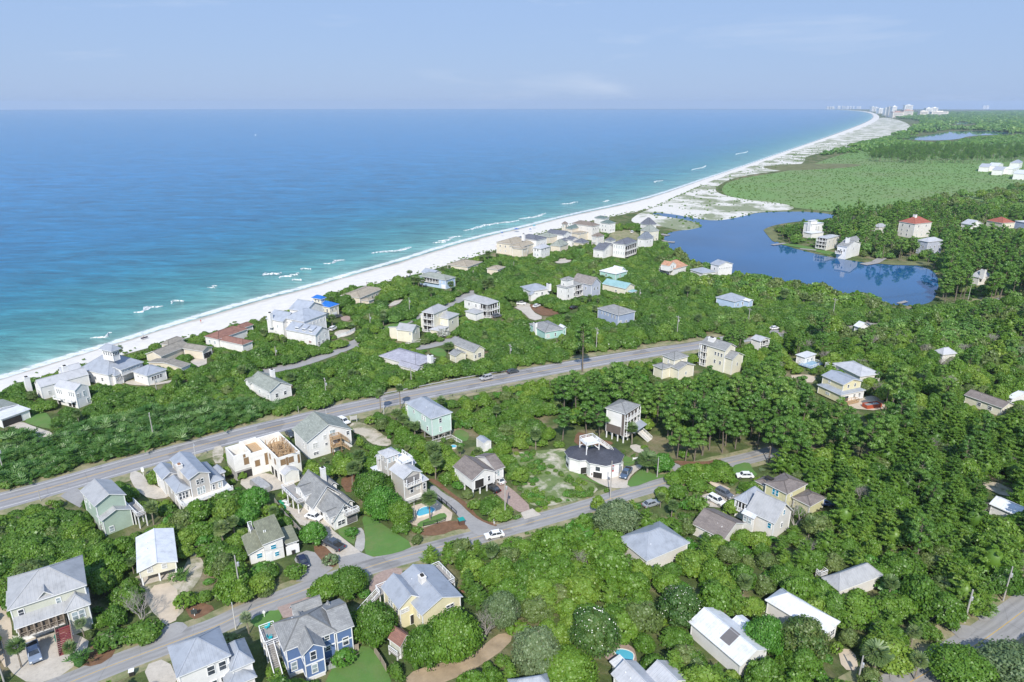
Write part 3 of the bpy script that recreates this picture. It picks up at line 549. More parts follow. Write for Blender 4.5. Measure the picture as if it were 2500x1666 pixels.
patch('verge', [(560, 1566), (1100, 1440), (1500, 1380), (2050, 1310), (2330, 1262), (2350, 1275), (2100, 1335), (1500, 1415), (800, 1530)], DRYGRASS, 1, .8)
V(11); patch('lawn', [(470, 370), (620, 390), (820, 440), (960, 480), (1080, 460), (900, 430), (720, 390), (560, 360)], GRASS, 1, .9); patch('lake_bank', [(1080, 490), (1300, 500), (1650, 500), (1690, 530), (1400, 530), (1150, 510)], MARSH, 1, .6)
patch('lake_bank', [(350, 250), (440, 240), (480, 330), (440, 360), (380, 290)], MARSH, 1, .6)
# ------------------------------------------------------------------ houses
BLIND = M('white_blind', (.5, .5, .48), .6)
class House:
    def __init__(s, label, cat='house', name='beach_house', group=None, wall=None, roof=None, hint=None, far=False):
        s.label, s.cat, s.name, s.group, s.wall, s.roof = label, cat, name, group, wall, roof; s.root = None; s.far = far; s.hint = hint
        s.wallmb = {}; s.trim = MB(); s.blocks = []
    def frame(s, a, b, c):
        u = (b-a).xy; v = (c-b).xy; vr = Vector((v.y, -v.x))
        d = u.normalized()*u.length+vr.normalized()*v.length if u.length > 0 else vr
        d.normalize(); s.ang = math.atan2(d.y, d.x); o = (a+c)/2
        s.root = empty(s.name, (o.x, o.y, 0), s.ang); tag(s.root, s.label, s.cat, s.group); s.o = o.xy; s.d = d; s.n = Vector((-d.y, d.x))
    def loc(s, p): q = Vector((p[0], p[1]))-s.o; return Vector((q.dot(s.d), q.dot(s.n)))
    def wor(s, x, y, z=0): q = s.o+s.d*x+s.n*y; return Vector((q.x, q.y, z))
    def L(s, q, z): return s.loc(W(q, z))
    def b(s, A, B, C, h, z0=0.0, roof='gx', rise=1.6, ov=.45, wall=None, rc=None, win=(), dx=None, dy=None, vis=.45, t=.18, hi='x', nowall=False, x_in=0, prot=True, wname='wall', big=None, nomb=False, big2=None):
        wall = wall or s.wall; rc = rc or s.roof
        if isinstance(h, tuple): h = height(B, h)
        b_ = W(B, h); c = W(C, h) if C else None; a = W(A, h) if A else None
        if s.root is None:
            if a is None: v = (c-b_).xy.normalized(); a = b_+Vector((-v.y, v.x, 0))*(dx or 6)
            if c is None: v = (b_-a).xy.normalized(); c = b_+Vector((-v.y, v.x, 0))*(dy or 6)
            s.frame(a, b_, c)
        lb = s.loc(b_); lc = s.loc(c) if c is not None else None; la = s.loc(a) if a is not None else None
        x1 = lb.x if lc is None else (lb.x+lc.x)/2; y0 = lb.y if la is None else (lb.y+la.y)/2
        x0 = x1-dx if dx else la.x; y1 = y0+dy if dy else lc.y
        if x0 > x1: x0, x1 = x1, x0
        if y0 > y1: y0, y1 = y1, y0
        B_ = dict(x0=x0, x1=x1, y0=y0, y1=y1, h=h, z0=z0, wx0=x0+ov, wx1=x1-ov, wy0=y0+ov, wy1=y1-ov, rise=rise); s.blocks.append(B_)
        s.make_roof(B_, roof, rc, t, hi, ov)
        if not nowall: s.make_wall(B_, roof, wall, t, hi, ov, wname)
        for w_ in win: s.window(B_, *w_)
        FOOT.append(np.array([s.wor(x, y)[:2] for x, y in ((x0, y0), (x1, y0), (x1, y1), (x0, y1))]))
        if prot:
            zv = z0+(h-z0)*vis; pts = [s.wor(x, y, z) for x, y in ((x0, y0), (x1, y0), (x1, y1), (x0, y1)) for z in (h,)]+[s.wor(x, y, zv) for x, y in ((x0, y0), (x1, y0), (x1, y1))]+[s.wor((x0+x1)/2, (y0+y1)/2, h+rise*.8)]
            hp_ = hull(proj(np.array([p[:] for p in pts])))
            if vis >= .5: cc = hp_.mean(0)+np.array([0, -2.]); hp_ = cc+(hp_-cc)*(.78 if vis < .7 else .66)
            PROT.append((hp_, (s.wor(x0, y0)+s.wor(x1, y1)).length/2, .0))
        return B_
    def make_roof(s, B, kind, rc, t, hi, ov):
        x0, x1, y0, y1, h, r = B['x0'], B['x1'], B['y0'], B['y1'], B['h'], B['rise']; mb = MB(); cx, cy_ = (x0+x1)/2, (y0+y1)/2; zt = h
        def face(pts):
            p = [Vector(q) for q in pts]; nn = (p[1]-p[0]).cross(p[2]-p[0]).normalized(); e = Vector((0, 0, 1)).cross(nn)
            e = e.normalized() if e.length > 1e-3 else Vector((1, 0, 0)); u = nn.cross(e); mb.poly(p, 0, [(q.dot(e), q.dot(u)) for q in p])
        def rim(z0s):                        # z of the eave at the 4 corners (x0y0, x1y0, x1y1, x0y1)
            c = [(x0, y0), (x1, y0), (x1, y1), (x0, y1)]
            for i in range(4):
                j = (i+1) % 4; mb.poly([(*c[i], z0s[i]-t), (*c[j], z0s[j]-t), (*c[j], z0s[j]), (*c[i], z0s[i])], 1)
            mb.poly([(*c[i], z0s[i]-t) for i in (3, 2, 1, 0)], 1)
        if kind == 'gx':
            face([(x0, y0, h), (x1, y0, h), (x1, cy_, h+r), (x0, cy_, h+r)]); face([(x1, y1, h), (x0, y1, h), (x0, cy_, h+r), (x1, cy_, h+r)])
            for x, sg in ((x0, -1), (x1, 1)):
                for ya, za, yb, zb in ((y0, h, cy_, h+r), (cy_, h+r, y1, h)):
                    q = [(x, ya, za-t), (x, yb, zb-t), (x, yb, zb), (x, ya, za)]; mb.poly(q if sg > 0 else q[::-1], 1)
            for y in (y0, y1): mb.poly([(x0, y, h-t), (x1, y, h-t), (x1, y, h), (x0, y, h)] if y == y0 else [(x1, y, h-t), (x0, y, h-t), (x0, y, h), (x1, y, h)], 1)
            mb.poly([(x0, cy_, h+r-t), (x1, cy_, h+r-t), (x1, y0, h-t), (x0, y0, h-t)], 1); mb.poly([(x1, cy_, h+r-t), (x0, cy_, h+r-t), (x0, y1, h-t), (x1, y1, h-t)], 1)
            ridge = [((x0, cy_, h+r), (x1, cy_, h+r))]
        elif kind == 'gy':
            face([(x1, y0, h), (x1, y1, h), (cx, y1, h+r), (cx, y0, h+r)]); face([(x0, y1, h), (x0, y0, h), (cx, y0, h+r), (cx, y1, h+r)])
            for y, sg in ((y0, -1), (y1, 1)):
                for xa, za, xb, zb in ((x0, h, cx, h+r), (cx, h+r, x1, h)):
                    q = [(xa, y, za-t), (xb, y, zb-t), (xb, y, zb), (xa, y, za)]; mb.poly(q if sg < 0 else q[::-1], 1)
            mb.poly([(x1, y0, h-t), (x1, y1, h-t), (x1, y1, h), (x1, y0, h)], 1); mb.poly([(x0, y1, h-t), (x0, y0, h-t), (x0, y0, h), (x0, y1, h)], 1)
            mb.poly([(cx, y0, h+r-t), (cx, y1, h+r-t), (x1, y1, h-t), (x1, y0, h-t)], 1); mb.poly([(cx, y1, h+r-t), (cx, y0, h+r-t), (x0, y0, h-t), (x0, y1, h-t)], 1)
            ridge = [((cx, y0, h+r), (cx, y1, h+r))]
        elif kind == 'hip':
            if x1-x0 >= y1-y0: k = (y1-y0)/2*.98; p, q = (x0+k, cy_, h+r), (x1-k, cy_, h+r)
            else: k = (x1-x0)/2*.98; p, q = (cx, y0+k, h+r), (cx, y1-k, h+r)
            c = [(x0, y0, h), (x1, y0, h), (x1, y1, h), (x0, y1, h)]
            if x1-x0 >= y1-y0: face([c[0], c[1], q, p]); face([c[1], c[2], q]); face([c[2], c[3], p, q]); face([c[3], c[0], p])
            else: face([c[0], c[1], p]); face([c[1], c[2], q, p]); face([c[2], c[3], q]); face([c[3], c[0], p, q])
            rim([h]*4); ridge = [(p, q)]+[(c[i], p if ((i in (0, 3)) if x1-x0 >= y1-y0 else (i in (0, 1))) else q) for i in range(4)]
        elif kind == 'shed':
            zz = {'x': [h+r, h, h, h+r], 'X': [h, h+r, h+r, h], 'Y': [h, h, h+r, h+r], 'y': [h+r, h+r, h, h]}[hi]
            c = [(x0, y0, zz[0]), (x1, y0, zz[1]), (x1, y1, zz[2]), (x0, y1, zz[3])]; face(c); rim(zz); ridge = []; B['zz'] = zz
        else:
            face([(x0, y0, h), (x1, y0, h), (x1, y1, h), (x0, y1, h)]); rim([h]*4); ridge = []
        o = mb.build('roof', [rc, TRIM], s.root)
        if ridge and not s.far:
            rb = MB()
            for a, b in ridge: rb.beam(Vector(a)+Vector((0, 0, .03)), Vector(b)+Vector((0, 0, .03)), .22, .07)
            ro = rb.build('ridge_cap', rc, o)
        B['roof'] = o
    def make_wall(s, B, kind, wall, t, hi, ov, wname):
        mb = s.wallmb.setdefault((wall.name, wname), (MB(), wall, wname))[0]
        x0, x1, y0, y1, z0 = B['wx0'], B['wx1'], B['wy0'], B['wy1'], B['z0']; h, r = B['h'], B['rise']
        hw = h-.02 if kind in ('gx', 'gy', 'hip') else h-t-.004
        if kind == 'shed':
            zz = [z-t-.01 for z in B['zz']]; c = [(x0, y0), (x1, y0), (x1, y1), (x0, y1)]
            for i in range(4):
                j = (i+1) % 4; mb.poly([(*c[i], z0), (*c[j], z0), (*c[j], zz[j]), (*c[i], zz[i])])
            return
        if kind in ('gx', 'gy'):
            hw = h-t+.05
            if kind == 'gx':
                cy_ = (y0+y1)/2; sl = r/((B['y1']-B['y0'])/2); zp = hw+sl*(y1-y0)/2; ze = hw+sl*ov*.0
                for x, sg in ((x0, -1), (x1, 1)):
                    q = [(x, y0, hw), (x, y1, hw), (x, cy_, zp)]; mb.poly(q if sg > 0 else q[::-1])
            else:
                cx = (x0+x1)/2; sl = r/((B['x1']-B['x0'])/2); zp = hw+sl*(x1-x0)/2
                for y, sg in ((y0, 1), (y1, -1)):
                    q = [(x0, y, hw), (x1, y, hw), (cx, y, zp)]; mb.poly(q if sg > 0 else q[::-1])
        mb.box(x0, x1, y0, y1, z0, hw)
        if not s.far:
            for x, y in ((x0, y0), (x1, y0), (x1, y1)): s.trim.box(x-.09, x+.09, y-.09, y+.09, z0, hw-.05)
    def facade(s, B, f):
        x0, x1, y0, y1 = B['wx0'], B['wx1'], B['wy0'], B['wy1']
        return {'f': (Vector((x0, y0, 0)), Vector((1, 0, 0)), Vector((0, -1, 0)), x1-x0), 'r': (Vector((x1, y0, 0)), Vector((0, 1, 0)), Vector((1, 0, 0)), y1-y0),
                'l': (Vector((x0, y1, 0)), Vector((0, -1, 0)), Vector((-1, 0, 0)), y1-y0), 'b': (Vector((x1, y1, 0)), Vector((-1, 0, 0)), Vector((0, 1, 0)), x1-x0)}[f]
    def window(s, B, f, us, z, w_=.9, h_=1.4, kind='window', pane=None, frame=None):
        o, u, n, ln = s.facade(B, f)
        if isinstance(us, int): us = [(k+.5)/us for k in range(us)]
        for q in us:
            c = o+u*(q*ln)+Vector((0, 0, z+h_/2)); up = Vector((0, 0, 1)); fm = MB()
            if s.far:
                fm.obox(c+n*.03, u, up, n, w_/2, h_/2, .06); fm.build('door' if kind == 'door' else 'window', pane or GLASS, s.root); continue
            if kind in ('garage', 'door'):
                fm.obox(c+n*.02, u, up, n, w_/2+.12, h_/2+.08, .05); d = fm.build(kind+'_frame' if kind == 'garage' else 'door', frame or TRIM, s.root)
                pm = MB(); nn = 4 if kind == 'garage' else 1
                for k in range(nn): pm.obox(c+n*.06+up*((k+.5)/nn-.5)*h_, u, up, n, w_/2, h_/2/nn-.02, .035)
                pm.build('garage_door' if kind == 'garage' else 'door_leaf', pane or TRIM, d); continue
            e = .12
            for sx in (-1, 1): fm.obox(c+u*sx*(w_/2)+n*.03, u, up, n, e/2, h_/2+e/2, .07)
            for sz in (-1, 1): fm.obox(c+up*sz*(h_/2)+n*.035, u, up, n, w_/2+e*.7, e/2, .075)
            fm.obox(c+n*.03, u, up, n, w_/2, .035, .065)
            if w_ > 1.3: fm.obox(c+n*.03, u, up, n, .05, h_/2, .063)
            d = fm.build('window', frame or TRIM, s.root); pane = pane or random.choice((GLASS, GLASS, GLASS, PALEG, BLIND)); pm = MB(); pm.obox(c+n*.01, u, up, n, w_/2-.03, h_/2-.03, .05); pm.build('pane', pane or GLASS, d)
    def rail(s, mb, p, q, h=1.0, step=1.5, bal=True):
        p, q = Vector(p), Vector(q); d = q-p; n = max(1, int(d.length/step)); up = Vector((0, 0, h))
        mb.beam(p+up, q+up, .12, .1); mb.beam(p+up*.15, q+up*.15, .07); mb.beam(p+up*.55, q+up*.55, .06)
        for k in range(n+1): mb.beam(p+d*k/n, p+d*k/n+up, .11)
    def deck(s, pts, z, mat=None, rmat=None, rails='fblr', posts=True, name='deck', loc=False, th=.2, pz=0):
        q = pts if loc else [s.L(p, z) for p in pts]
        x0, x1 = min(p[0] for p in q), max(p[0] for p in q); y0, y1 = min(p[1] for p in q), max(p[1] for p in q)
        mb = MB(); mb.box(x0, x1, y0, y1, z-th, z); o = mb.build(name, mat or GREYWOOD, s.root)
        if posts and z > .8:
            nx, ny = max(1, round((x1-x0)/3)), max(1, round((y1-y0)/3))
            for i in range(nx+1):
                for j in range(ny+1):
                    if i in (0, nx) or j in (0, ny): pm = MB(); pm.beam((x0+.15+(x1-x0-.3)*i/nx, y0+.15+(y1-y0-.3)*j/ny, pz), (x0+.15+(x1-x0-.3)*i/nx, y0+.15+(y1-y0-.3)*j/ny, z-th), .22); pm.build('deck_post', rmat or TRIM, o)
        if rails:
            rm = MB(); e = .08
            if 'f' in rails: s.rail(rm, (x0+e, y0+e, z), (x1-e, y0+e, z))
            if 'b' in rails: s.rail(rm, (x0+e, y1-e, z), (x1-e, y1-e, z))
            if 'l' in rails: s.rail(rm, (x0+e, y0+e, z), (x0+e, y1-e, z))
            if 'r' in rails: s.rail(rm, (x1-e, y0+e, z), (x1-e, y1-e, z))
            rm.build('railing', rmat or TRIM, o)
        if prot_decks: 
            pts_ = [s.wor(x, y, zz) for x, y in ((x0, y0), (x1, y0), (x1, y1), (x0, y1)) for zz in (z, z+1)]
            PROT.append((hull(proj(np.array([p[:] for p in pts_]))), s.wor((x0+x1)/2, (y0+y1)/2).length, .0)); FOOT.append(np.array([s.wor(x, y)[:2] for x, y in ((x0, y0), (x1, y0), (x1, y1), (x0, y1))]))
        return o, (x0, x1, y0, y1)
    def stairs(s, p, q, w_=1.3, mat=None, rmat=None, name='stairs', rail=True):
        p, q = Vector(p), Vector(q); d = (q-p); n = max(3, int(abs(d.z)/.19)); side = Vector((-d.y, d.x, 0)).normalized(); fw = Vector((d.x, d.y, 0)).normalized(); run = Vector((d.x, d.y, 0)).length/n
        mb = MB()
        for k in range(n): c = p+d*(k+.5)/n; mb.obox(c, fw, side, Vector((0, 0, 1)), run/2+.02, w_/2, .05)
        for sg in (-1, 1): mb.beam(p+side*sg*w_/2, q+side*sg*w_/2, .08, .28)
        o = mb.build(name, mat or GREYWOOD, s.root)
        if rail:
            rm = MB(); up = Vector((0, 0, .95))
            for sg in (-1, 1):
                rm.beam(p+side*sg*w_/2+up, q+side*sg*w_/2+up, .1)
                rm.beam(p+side*sg*w_/2+up*.5, q+side*sg*w_/2+up*.5, .06)
                for k in range(5): b = p+d*k/4+side*sg*w_/2; rm.beam(b, b+up, .09)
            rm.build('stair_railing', rmat or TRIM, o)
        return o
    def chimney(s, q, z0, z1, a=.6, b=.5, mat=None, cap=None):
        c = s.L(q, z1); mb = MB(); mb.box(c.x-a, c.x+a, c.y-b, c.y+b, z0, z1); mb.box(c.x-a-.08, c.x+a+.08, c.y-b-.08, c.y+b+.08, z1, z1+.14); o = mb.build('chimney', mat or WHITE, s.root)
        cb = MB(); cb.box(c.x-a*.5, c.x+a*.5, c.y-b*.5, c.y+b*.5, z1+.14, z1+.45); cb.build('chimney_cap', cap or DARK, o)
    def pilings(s, B, mat=None, nx=3, ny=3, brace=False, sz=.3):
        x0, x1, y0, y1 = B['wx0']+.2, B['wx1']-.2, B['wy0']+.2, B['wy1']-.2; z = B['z0']
        for i in range(nx):
            for j in range(ny):
                x, y = x0+(x1-x0)*i/(nx-1), y0+(y1-y0)*j/(ny-1); mb = MB(); mb.beam((x, y, 0), (x, y, z+.05), sz); mb.build('piling', mat or GREYWOOD, s.root)
        if brace:
            mb = MB()
            for j in range(ny-1):
                ya, yb = y0+(y1-y0)*j/(ny-1), y0+(y1-y0)*(j+1)/(ny-1)
                mb.beam((x1, ya, .2), (x1, yb, z-.2), .14) if j % 2 else mb.beam((x1, yb, .2), (x1, ya, z-.2), .14)
            for i in range(nx-1):
                xa, xb = x0+(x1-x0)*i/(nx-1), x0+(x1-x0)*(i+1)/(nx-1); mb.beam((xa, y0, .2), (xb, y0, z-.2), .14)
            mb.beam((x1, y0, z-.2), (x1, y1, z-.2), .2); mb.beam((x0, y0, z-.25), (x1, y0, z-.25), .2); mb.build('cross_brace', mat or GREYWOOD, s.root)
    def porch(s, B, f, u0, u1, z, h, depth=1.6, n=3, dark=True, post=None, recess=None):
        """a covered gallery in front of a facade: dark panel painted as its shade, floor, posts and railing"""
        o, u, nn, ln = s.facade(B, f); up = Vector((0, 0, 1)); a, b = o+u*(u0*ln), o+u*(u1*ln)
        if dark: mb = MB(); mb.obox((a+b)/2+up*(z+h/2)+nn*.02, u, up, nn, (b-a).length/2-.1, h/2-.1, .03); mb.build('porch_shade_panel', recess or DARK, s.root)  # flat dark panel on the wall stands in for the porch's shade
        fl = MB(); fl.obox((a+b)/2+nn*depth/2+up*z, u, nn, up, (b-a).length/2, depth/2, .09); d = fl.build('porch_floor', OFFW, s.root)
        for k in range(n+1): pm = MB(); q = a+(b-a)*k/n+nn*(depth-.1); pm.beam(q+up*z, q+up*(z+h), .2); pm.build('porch_post', post or TRIM, d)
        rm = MB(); s.rail(rm, a+nn*(depth-.1)+up*(z+.09), b+nn*(depth-.1)+up*(z+.09), .95, 1.2); s.rail(rm, a+up*(z+.09), a+nn*depth+up*(z+.09), .95); s.rail(rm, b+up*(z+.09), b+nn*depth+up*(z+.09), .95)
        rm.build('railing', post or TRIM, d)
    def vents(s, B, n=3):
        for k in range(n):
            r_ = random.random(); x = B['x0']+(B['x1']-B['x0'])*(.25+.5*random.random()); y = B['y0']+(B['y1']-B['y0'])*(.25+.2*random.random())
            z = B['h']+B['rise']*.4; mb = MB(); mb.tube((x, y, z-.3), (x, y, z+.45), .1, n=6); mb.build('vent_pipe', TRIM, B['roof'])
    def done(s):
        for k, (mb, m, nm) in enumerate(s.wallmb.values()):
            if k == 0 and s.trim.v:
                i = len(mb.v); mb.v += s.trim.v; mb.f += [[q+i for q in f] for f in s.trim.f]; mb.m += [1]*len(s.trim.f); mb.uv += s.trim.uv
                mb.build(nm, [m, TRIM], s.root)
            else: mb.build(nm, m, s.root)
        return s
prot_decks = True
def hull(P):
    P = sorted(set(map(tuple, np.round(P, 2))))
    def half(ps):
        o = []
        for p in ps:
            while len(o) >= 2 and (o[-1][0]-o[-2][0])*(p[1]-o[-2][1])-(o[-1][1]-o[-2][1])*(p[0]-o[-2][0]) <= 0: o.pop()
            o.append(p)
        return o
    a, b = half(P), half(P[::-1]); return np.array(a[:-1]+b[:-1])
H = House
RED = M('red_door_paint', (.45, .03, .03), .5)
# ---- the houses along the lane
V(1)
h = H('two-storey sage grey house with hipped metal roof and red entrance stairs', wall=SAGEGREY, roof=R_GREY)
m = h.b((40, 615), (95, 885), (800, 685), 8.2, 2.7, 'hip', 3.0, win=[('r', [.12], 5.9, .9, 1.4), ('r', [.62], 6.0, .8, 1.2)]); h.vents(m, 3)
p_ = h.b(None, (130, 1070), (610, 930), 5.1, 2.7, 'shed', 1.9, dx=4.2, wall=M('porch_screen', (.16, .13, .10), .8), wname='porch_screen')
h.b(None, (150, 1090), (610, 950), 2.75, 0, 'flat', 0, dx=4.0, ov=.2, rc=CONCRETE, win=[('r', [.4], .1, 4.6, 2.2, 'garage')])
tw = h.b(None, (590, 925), (835, 850), 5.7, 0, 'hip', 1.7, dx=5.5, win=[('r', [.32, .62], 3.1, 1.1, 1.8, 'window', PALEG)])
h.b(None, (325, 820), (510, 765), 8.1, 5.6, 'gx', 1.5, dx=4, win=[('r', [.5], 6.1, 1.2, 1.5, 'window', PALEG)], prot=False)
h.b((35, 740), (75, 855), None, 6.2, 0, 'hip', 1.3, dy=4, prot=False)
dk = MB(); h.porch(p_, 'r', .02, .98, 2.72, 2.2, .5, 6, dark=False, post=WOOD)
a = h.L((575, 1045), 2.7); b = h.L((610, 1215), 0); h.stairs((a.x+.5, a.y, 2.75), (a.x+5.0, a.y, 0), 2.4, REDPAINT, WOOD); h.done()
h = H('cream cottage on stilts with white metal gable roof and carport beneath', wall=CREAM, roof=R_WHITE)
m = h.b((1228, 240), (1275, 545), (1635, 465), (1325, 690), 2.1, 'gx', 1.1, win=[('r', [.28, .68], 2.9, .9, 1.2)], vis=.0); h.pilings(m, TRIM, 4, 3); h.vents(m, 4)
q = MB(); q.box(m['wx0'], m['wx0']+4, m['wy0']+.3, m['wy1']-.3, 0, 2.09); q.build('storage_wall', CREAM, h.root); q = MB(); q.box(m['wx0']+.5, m['wx1']-.3, m['wy0']+.3, m['wy1']-.3, 0.05, .2); q.build('carport_slab', DRIVE, h.root); h.done()
h = H('large white house with blue-grey hipped metal roof at the lane bend', wall=WHITE, roof=R_BLUE)
m = h.b((1515, 1245), (1640, 1505), (2130, 1330), 7.6, 0, 'hip', 2.7, win=[('r', [.62, .86], 5.0, 1.2, 1.8), ('r', [.35, .62, .86], 1.9, 1.2, 1.8), ('f', [.3, .7], 4.8, .9, 1.5)], vis=.1); h.vents(m, 1)
h.b(None, (2115, 1460), (2345, 1380), 5.6, 0, 'hip', 1.9, dx=6.5, win=[('r', [.6], 2.2, 1.0, 1.6)], vis=.1); h.b(None, (2080, 1620), (2370, 1530), 3.5, 0, 'hip', 1.4, dx=4.5); h.done()
V(2)
h = H('bright blue two-storey house with grey shingle roof and white trim', wall=BLUE, roof=R_SH)
m = h.b((245, 1025), (350, 1285), (840, 1095), 6.4, .8, 'hip', 2.5, win=[('r', [.12], 1.3, 1.0, 1.8), ('r', [.84], 4.9, .9, 1.0), ('r', [.84], 2.6, .9, 1.1), ('f', [.6, .8], 4.2, .7, 1.6)], vis=.05); h.vents(m, 3)
f = h.b(None, (515, 1330), (740, 1240), 6.3, .8, 'gx', 1.6, dx=9.5, win=[('r', [.46], 4.3, 1.0, 1.8), ('r', [.46], 1.5, 1.0, 1.8), ('f', [.86], 4.6, .6, 1.2)], vis=.0)
r = h.b(None, (812, 1115), (1000, 1050), 6.3, .8, 'gy', 2.0, dx=8.5, win=[('r', [.55], 2.5, 1.1, 1.7)], vis=.05)
h.b((400, 880), (450, 990), (720, 900), 5.8, .8, 'gy', 1.9); h.b((690, 905), (720, 945), (835, 885), 5.8, .8, 'gx', 1.6)
bt = MB()
for B in (m, f, r):
    for z_ in (3.6, .8): bt.box(B['wx1'], B['wx1']+.07, B['wy0'], B['wy1'], z_-.13, z_+.13); bt.box(B['wx0'], B['wx1'], B['wy0']-.07, B['wy0'], z_-.13, z_+.13)
bt.build('belt_trim', TRIM, h.root); bs = MB()
for B in (m, f, r): bs.box(B['wx0']+.05, B['wx1']-.05, B['wy0']+.05, B['wy1']-.05, 0, .8)
bs.build('foundation', WHITE, h.root)
o, (x0, x1, y0, y1) = h.deck([(120, 1090), (255, 1055), (300, 1140), (215, 1230)], 3.7, rails='fblr'); q = MB(); q.box(x0+.25, x1-.25, y0+.25, y1-.25, 0, 3.45); q.build('porch_wall', WHITE, h.root)
DECKCH = (h.wor((x0+x1)/2-.6, (y0+y1)/2, 3.7), h.ang)
h.stairs((x1, y0+.9, 3.5), (x1+5.6, y0+.9, 0), 1.3); h.done()
h = H('pale yellow house with blue-grey metal cross gables and white decks', wall=YELLOW, roof=R_BLUE)
m = h.b((1340, 640), (1620, 940), (2005, 785), 5.2, 0, 'gx', 2.0, win=[('r', [.72], 3.2, 1.7, 1.2), ('f', [.85], 3.2, .9, 1.2)], vis=.2); h.vents(m, 2)
g = h.b((1225, 695), (1415, 885), (1650, 795), 5.2, 0, 'gx', 2.0, win=[('f', [.35, .5], 2.9, .9, 1.8), ('f', [.85], 3.2, 1.0, 1.2), ('r', [.22], 3.5, 1.7, .9), ('r', [.55], .1, 1.0, 2.1, 'door', DARK)], vis=.0)
h.chimney((1620, 592), 5, 8.0, .7, .55, OFFW); h.deck([(1695, 530), (1750, 500), (1925, 645)], 3.0, rails='blr'); o, (x0, x1, y0, y1) = h.deck([(1190, 715), (1345, 660), (1240, 760)], 3.0, rails='fl'); h.stairs((x0+1.5, y0, 3.0), (x0+1.5, y0-4.4, 0), 1.3); h.done()
h = H('small shed with reddish shingle roof beside the yellow house', 'shed', 'garden_shed', wall=SAGEGREY, roof=R_REDBR)
h.b((1335, 1140), (1415, 1290), (1520, 1130), 2.9, 0, 'gx', 1.6, ov=.3, win=[('r', [.5], .2, .9, 1.9, 'door')], vis=.2); h.deck([(1310, 1270), (1345, 1250), (1395, 1330)], 1.0, rails='f'); h.done()
h = H('white cottage with olive roof planes and turquoise window blinds', wall=WHITE, roof=R_OLIVE)
m = h.b((20, 105), (185, 270), (370, 265), 5.0, 0, 'shed', .5, hi='Y', win=[('r', [.48], 2.9, 1.2, 1.1, 'window', TEALG), ('r', [.62], .9, 1.0, 1.1, 'window', TEALG), ('r', [.2], .1, 1.0, 2.1, 'door'), ('f', [.5, .7], 3.6, .9, .8)], vis=.0); h.vents(m, 2)
h.b((290, 165), (372, 282), (495, 275), 3.3, 0, 'shed', .3, hi='x', win=[('r', [.5], .1, 2.6, 2.1, 'garage')], vis=0); h.b((-75, 235), (58, 400), (195, 330), 2.9, 0, 'shed', 1.2, hi='Y', win=[('r', [.6], 1.0, 1.2, 1.2, 'window', TEALG)], vis=.1)
h.deck([(15, 130), (60, 125), (80, 200)], 3.2, rails='fl'); h.done()
V(13)
h = H('light green three-level house with grey metal gables and side deck', wall=SAGE, roof=R_GREY)
m = h.b((70, 665), (285, 870), (725, 718), 7.7, 2.2, 'gx', 1.7, win=[('f', [.42], 4.6, .9, 2.0), ('f', [.12], 5.2, 1.4, 1.6)], vis=.0); h.pilings(m, GREYWOOD, 5, 3)
l = h.b((290, 1000), (370, 1065), (820, 922), 4.4, 0, 'gx', 1.5, win=[('r', [.24], .5, 1.0, 1.4), ('f', [.4], 1.2, .6, 1.4)], vis=.0); h.b(None, (315, 900), (555, 785), 6.9, 2.2, 'shed', .8, hi='Y', dx=2.5, prot=False)
q = MB(); q.box(m['wx0']+5, m['wx1']-.2, m['wy0']+.1, m['wy1']-.1, 0, 2.2); q.build('lower_wall', SAGE, h.root); h.deck([(745, 835), (830, 815), (965, 970), (870, 1020)], 3.4, GREYWOOD, rails='fbr'); h.done()
h = H('grey board house with stepped blue metal gables and long white deck', wall=GREIGE, roof=R_BLUE)
m = h.b((1285, 235), (1580, 500), (1880, 420), 7.8, 0, 'gx', 1.2, win=[('r', [.42, .58], 5.5, 1.1, 1.3), ('r', [.36, .5, .62], 2.6, .7, 2.0)], vis=.3); h.vents(m, 2)
h.b((1070, 370), (1215, 505), (1450, 440), 5.0, 0, 'gx', 1.3, wall=WHITE, win=[('f', [.15, .4], 2.8, .6, 1.4)], vis=.05); h.b((1205, 525), (1415, 685), (1612, 632), 4.9, 0, 'hip', 1.5, win=[('r', [.25, .5, .75], 2.5, .8, 1.8), ('f', [.4, .8], 2.6, .7, 1.4)], vis=.3)
h.b(None, (1860, 560), (2060, 505), 4.8, 0, 'hip', 1.2, dx=12, win=[('r', [.72], 2.6, .6, 1.5), ('r', [.15], 2.6, .6, 1.5)], vis=.3); h.b(None, (1985, 432), (2080, 400), 4.4, 0, 'hip', .9, dx=4.5, vis=.3)
h.chimney((1440, 310), 4, 8.9, .75, .6, OFFW, M('clay_cap', (.3, .16, .09))); h.deck([(1430, 735), (1455, 850), (2185, 640), (2020, 640)], 2.3, OFFW, rails='flr'); h.done()
V(14)
h = H('unfinished white block house with open timber frame on top', 'building site', 'house_under_construction', wall=M('primer_white_wall', (.80, .78, .73), .8, .1), roof=NEWWOOD)
rb_ = h.b((585, 505), (890, 770), (1195, 690), 7.0, 0, 'flat', 0, ov=.05, nowall=True, t=.1, vis=.0)
def shell(B, z0, z1, th=.3, win=()):
    mb = h.wallmb.setdefault(('shell', 'wall'), (MB(), h.wall, 'wall'))[0]; x0, x1, y0, y1 = B['x0'], B['x1'], B['y0'], B['y1']
    mb.box(x0, x1, y0, y0+th, z0, z1); mb.box(x0, x1, y1-th, y1, z0, z1); mb.box(x0, x0+th, y0+th, y1-th, z0, z1); mb.box(x1-th, x1, y0+th, y1-th, z0, z1)
    for w_ in win: h.window(B, *w_)
for o in list(h.root.children): pass
OPEN = M('open_window_frame', (.26, .17, .09), .8)
def floor_down(B, z): B['roof'].location.z = z-B['h']; B['roof'].name = 'upper_floor'
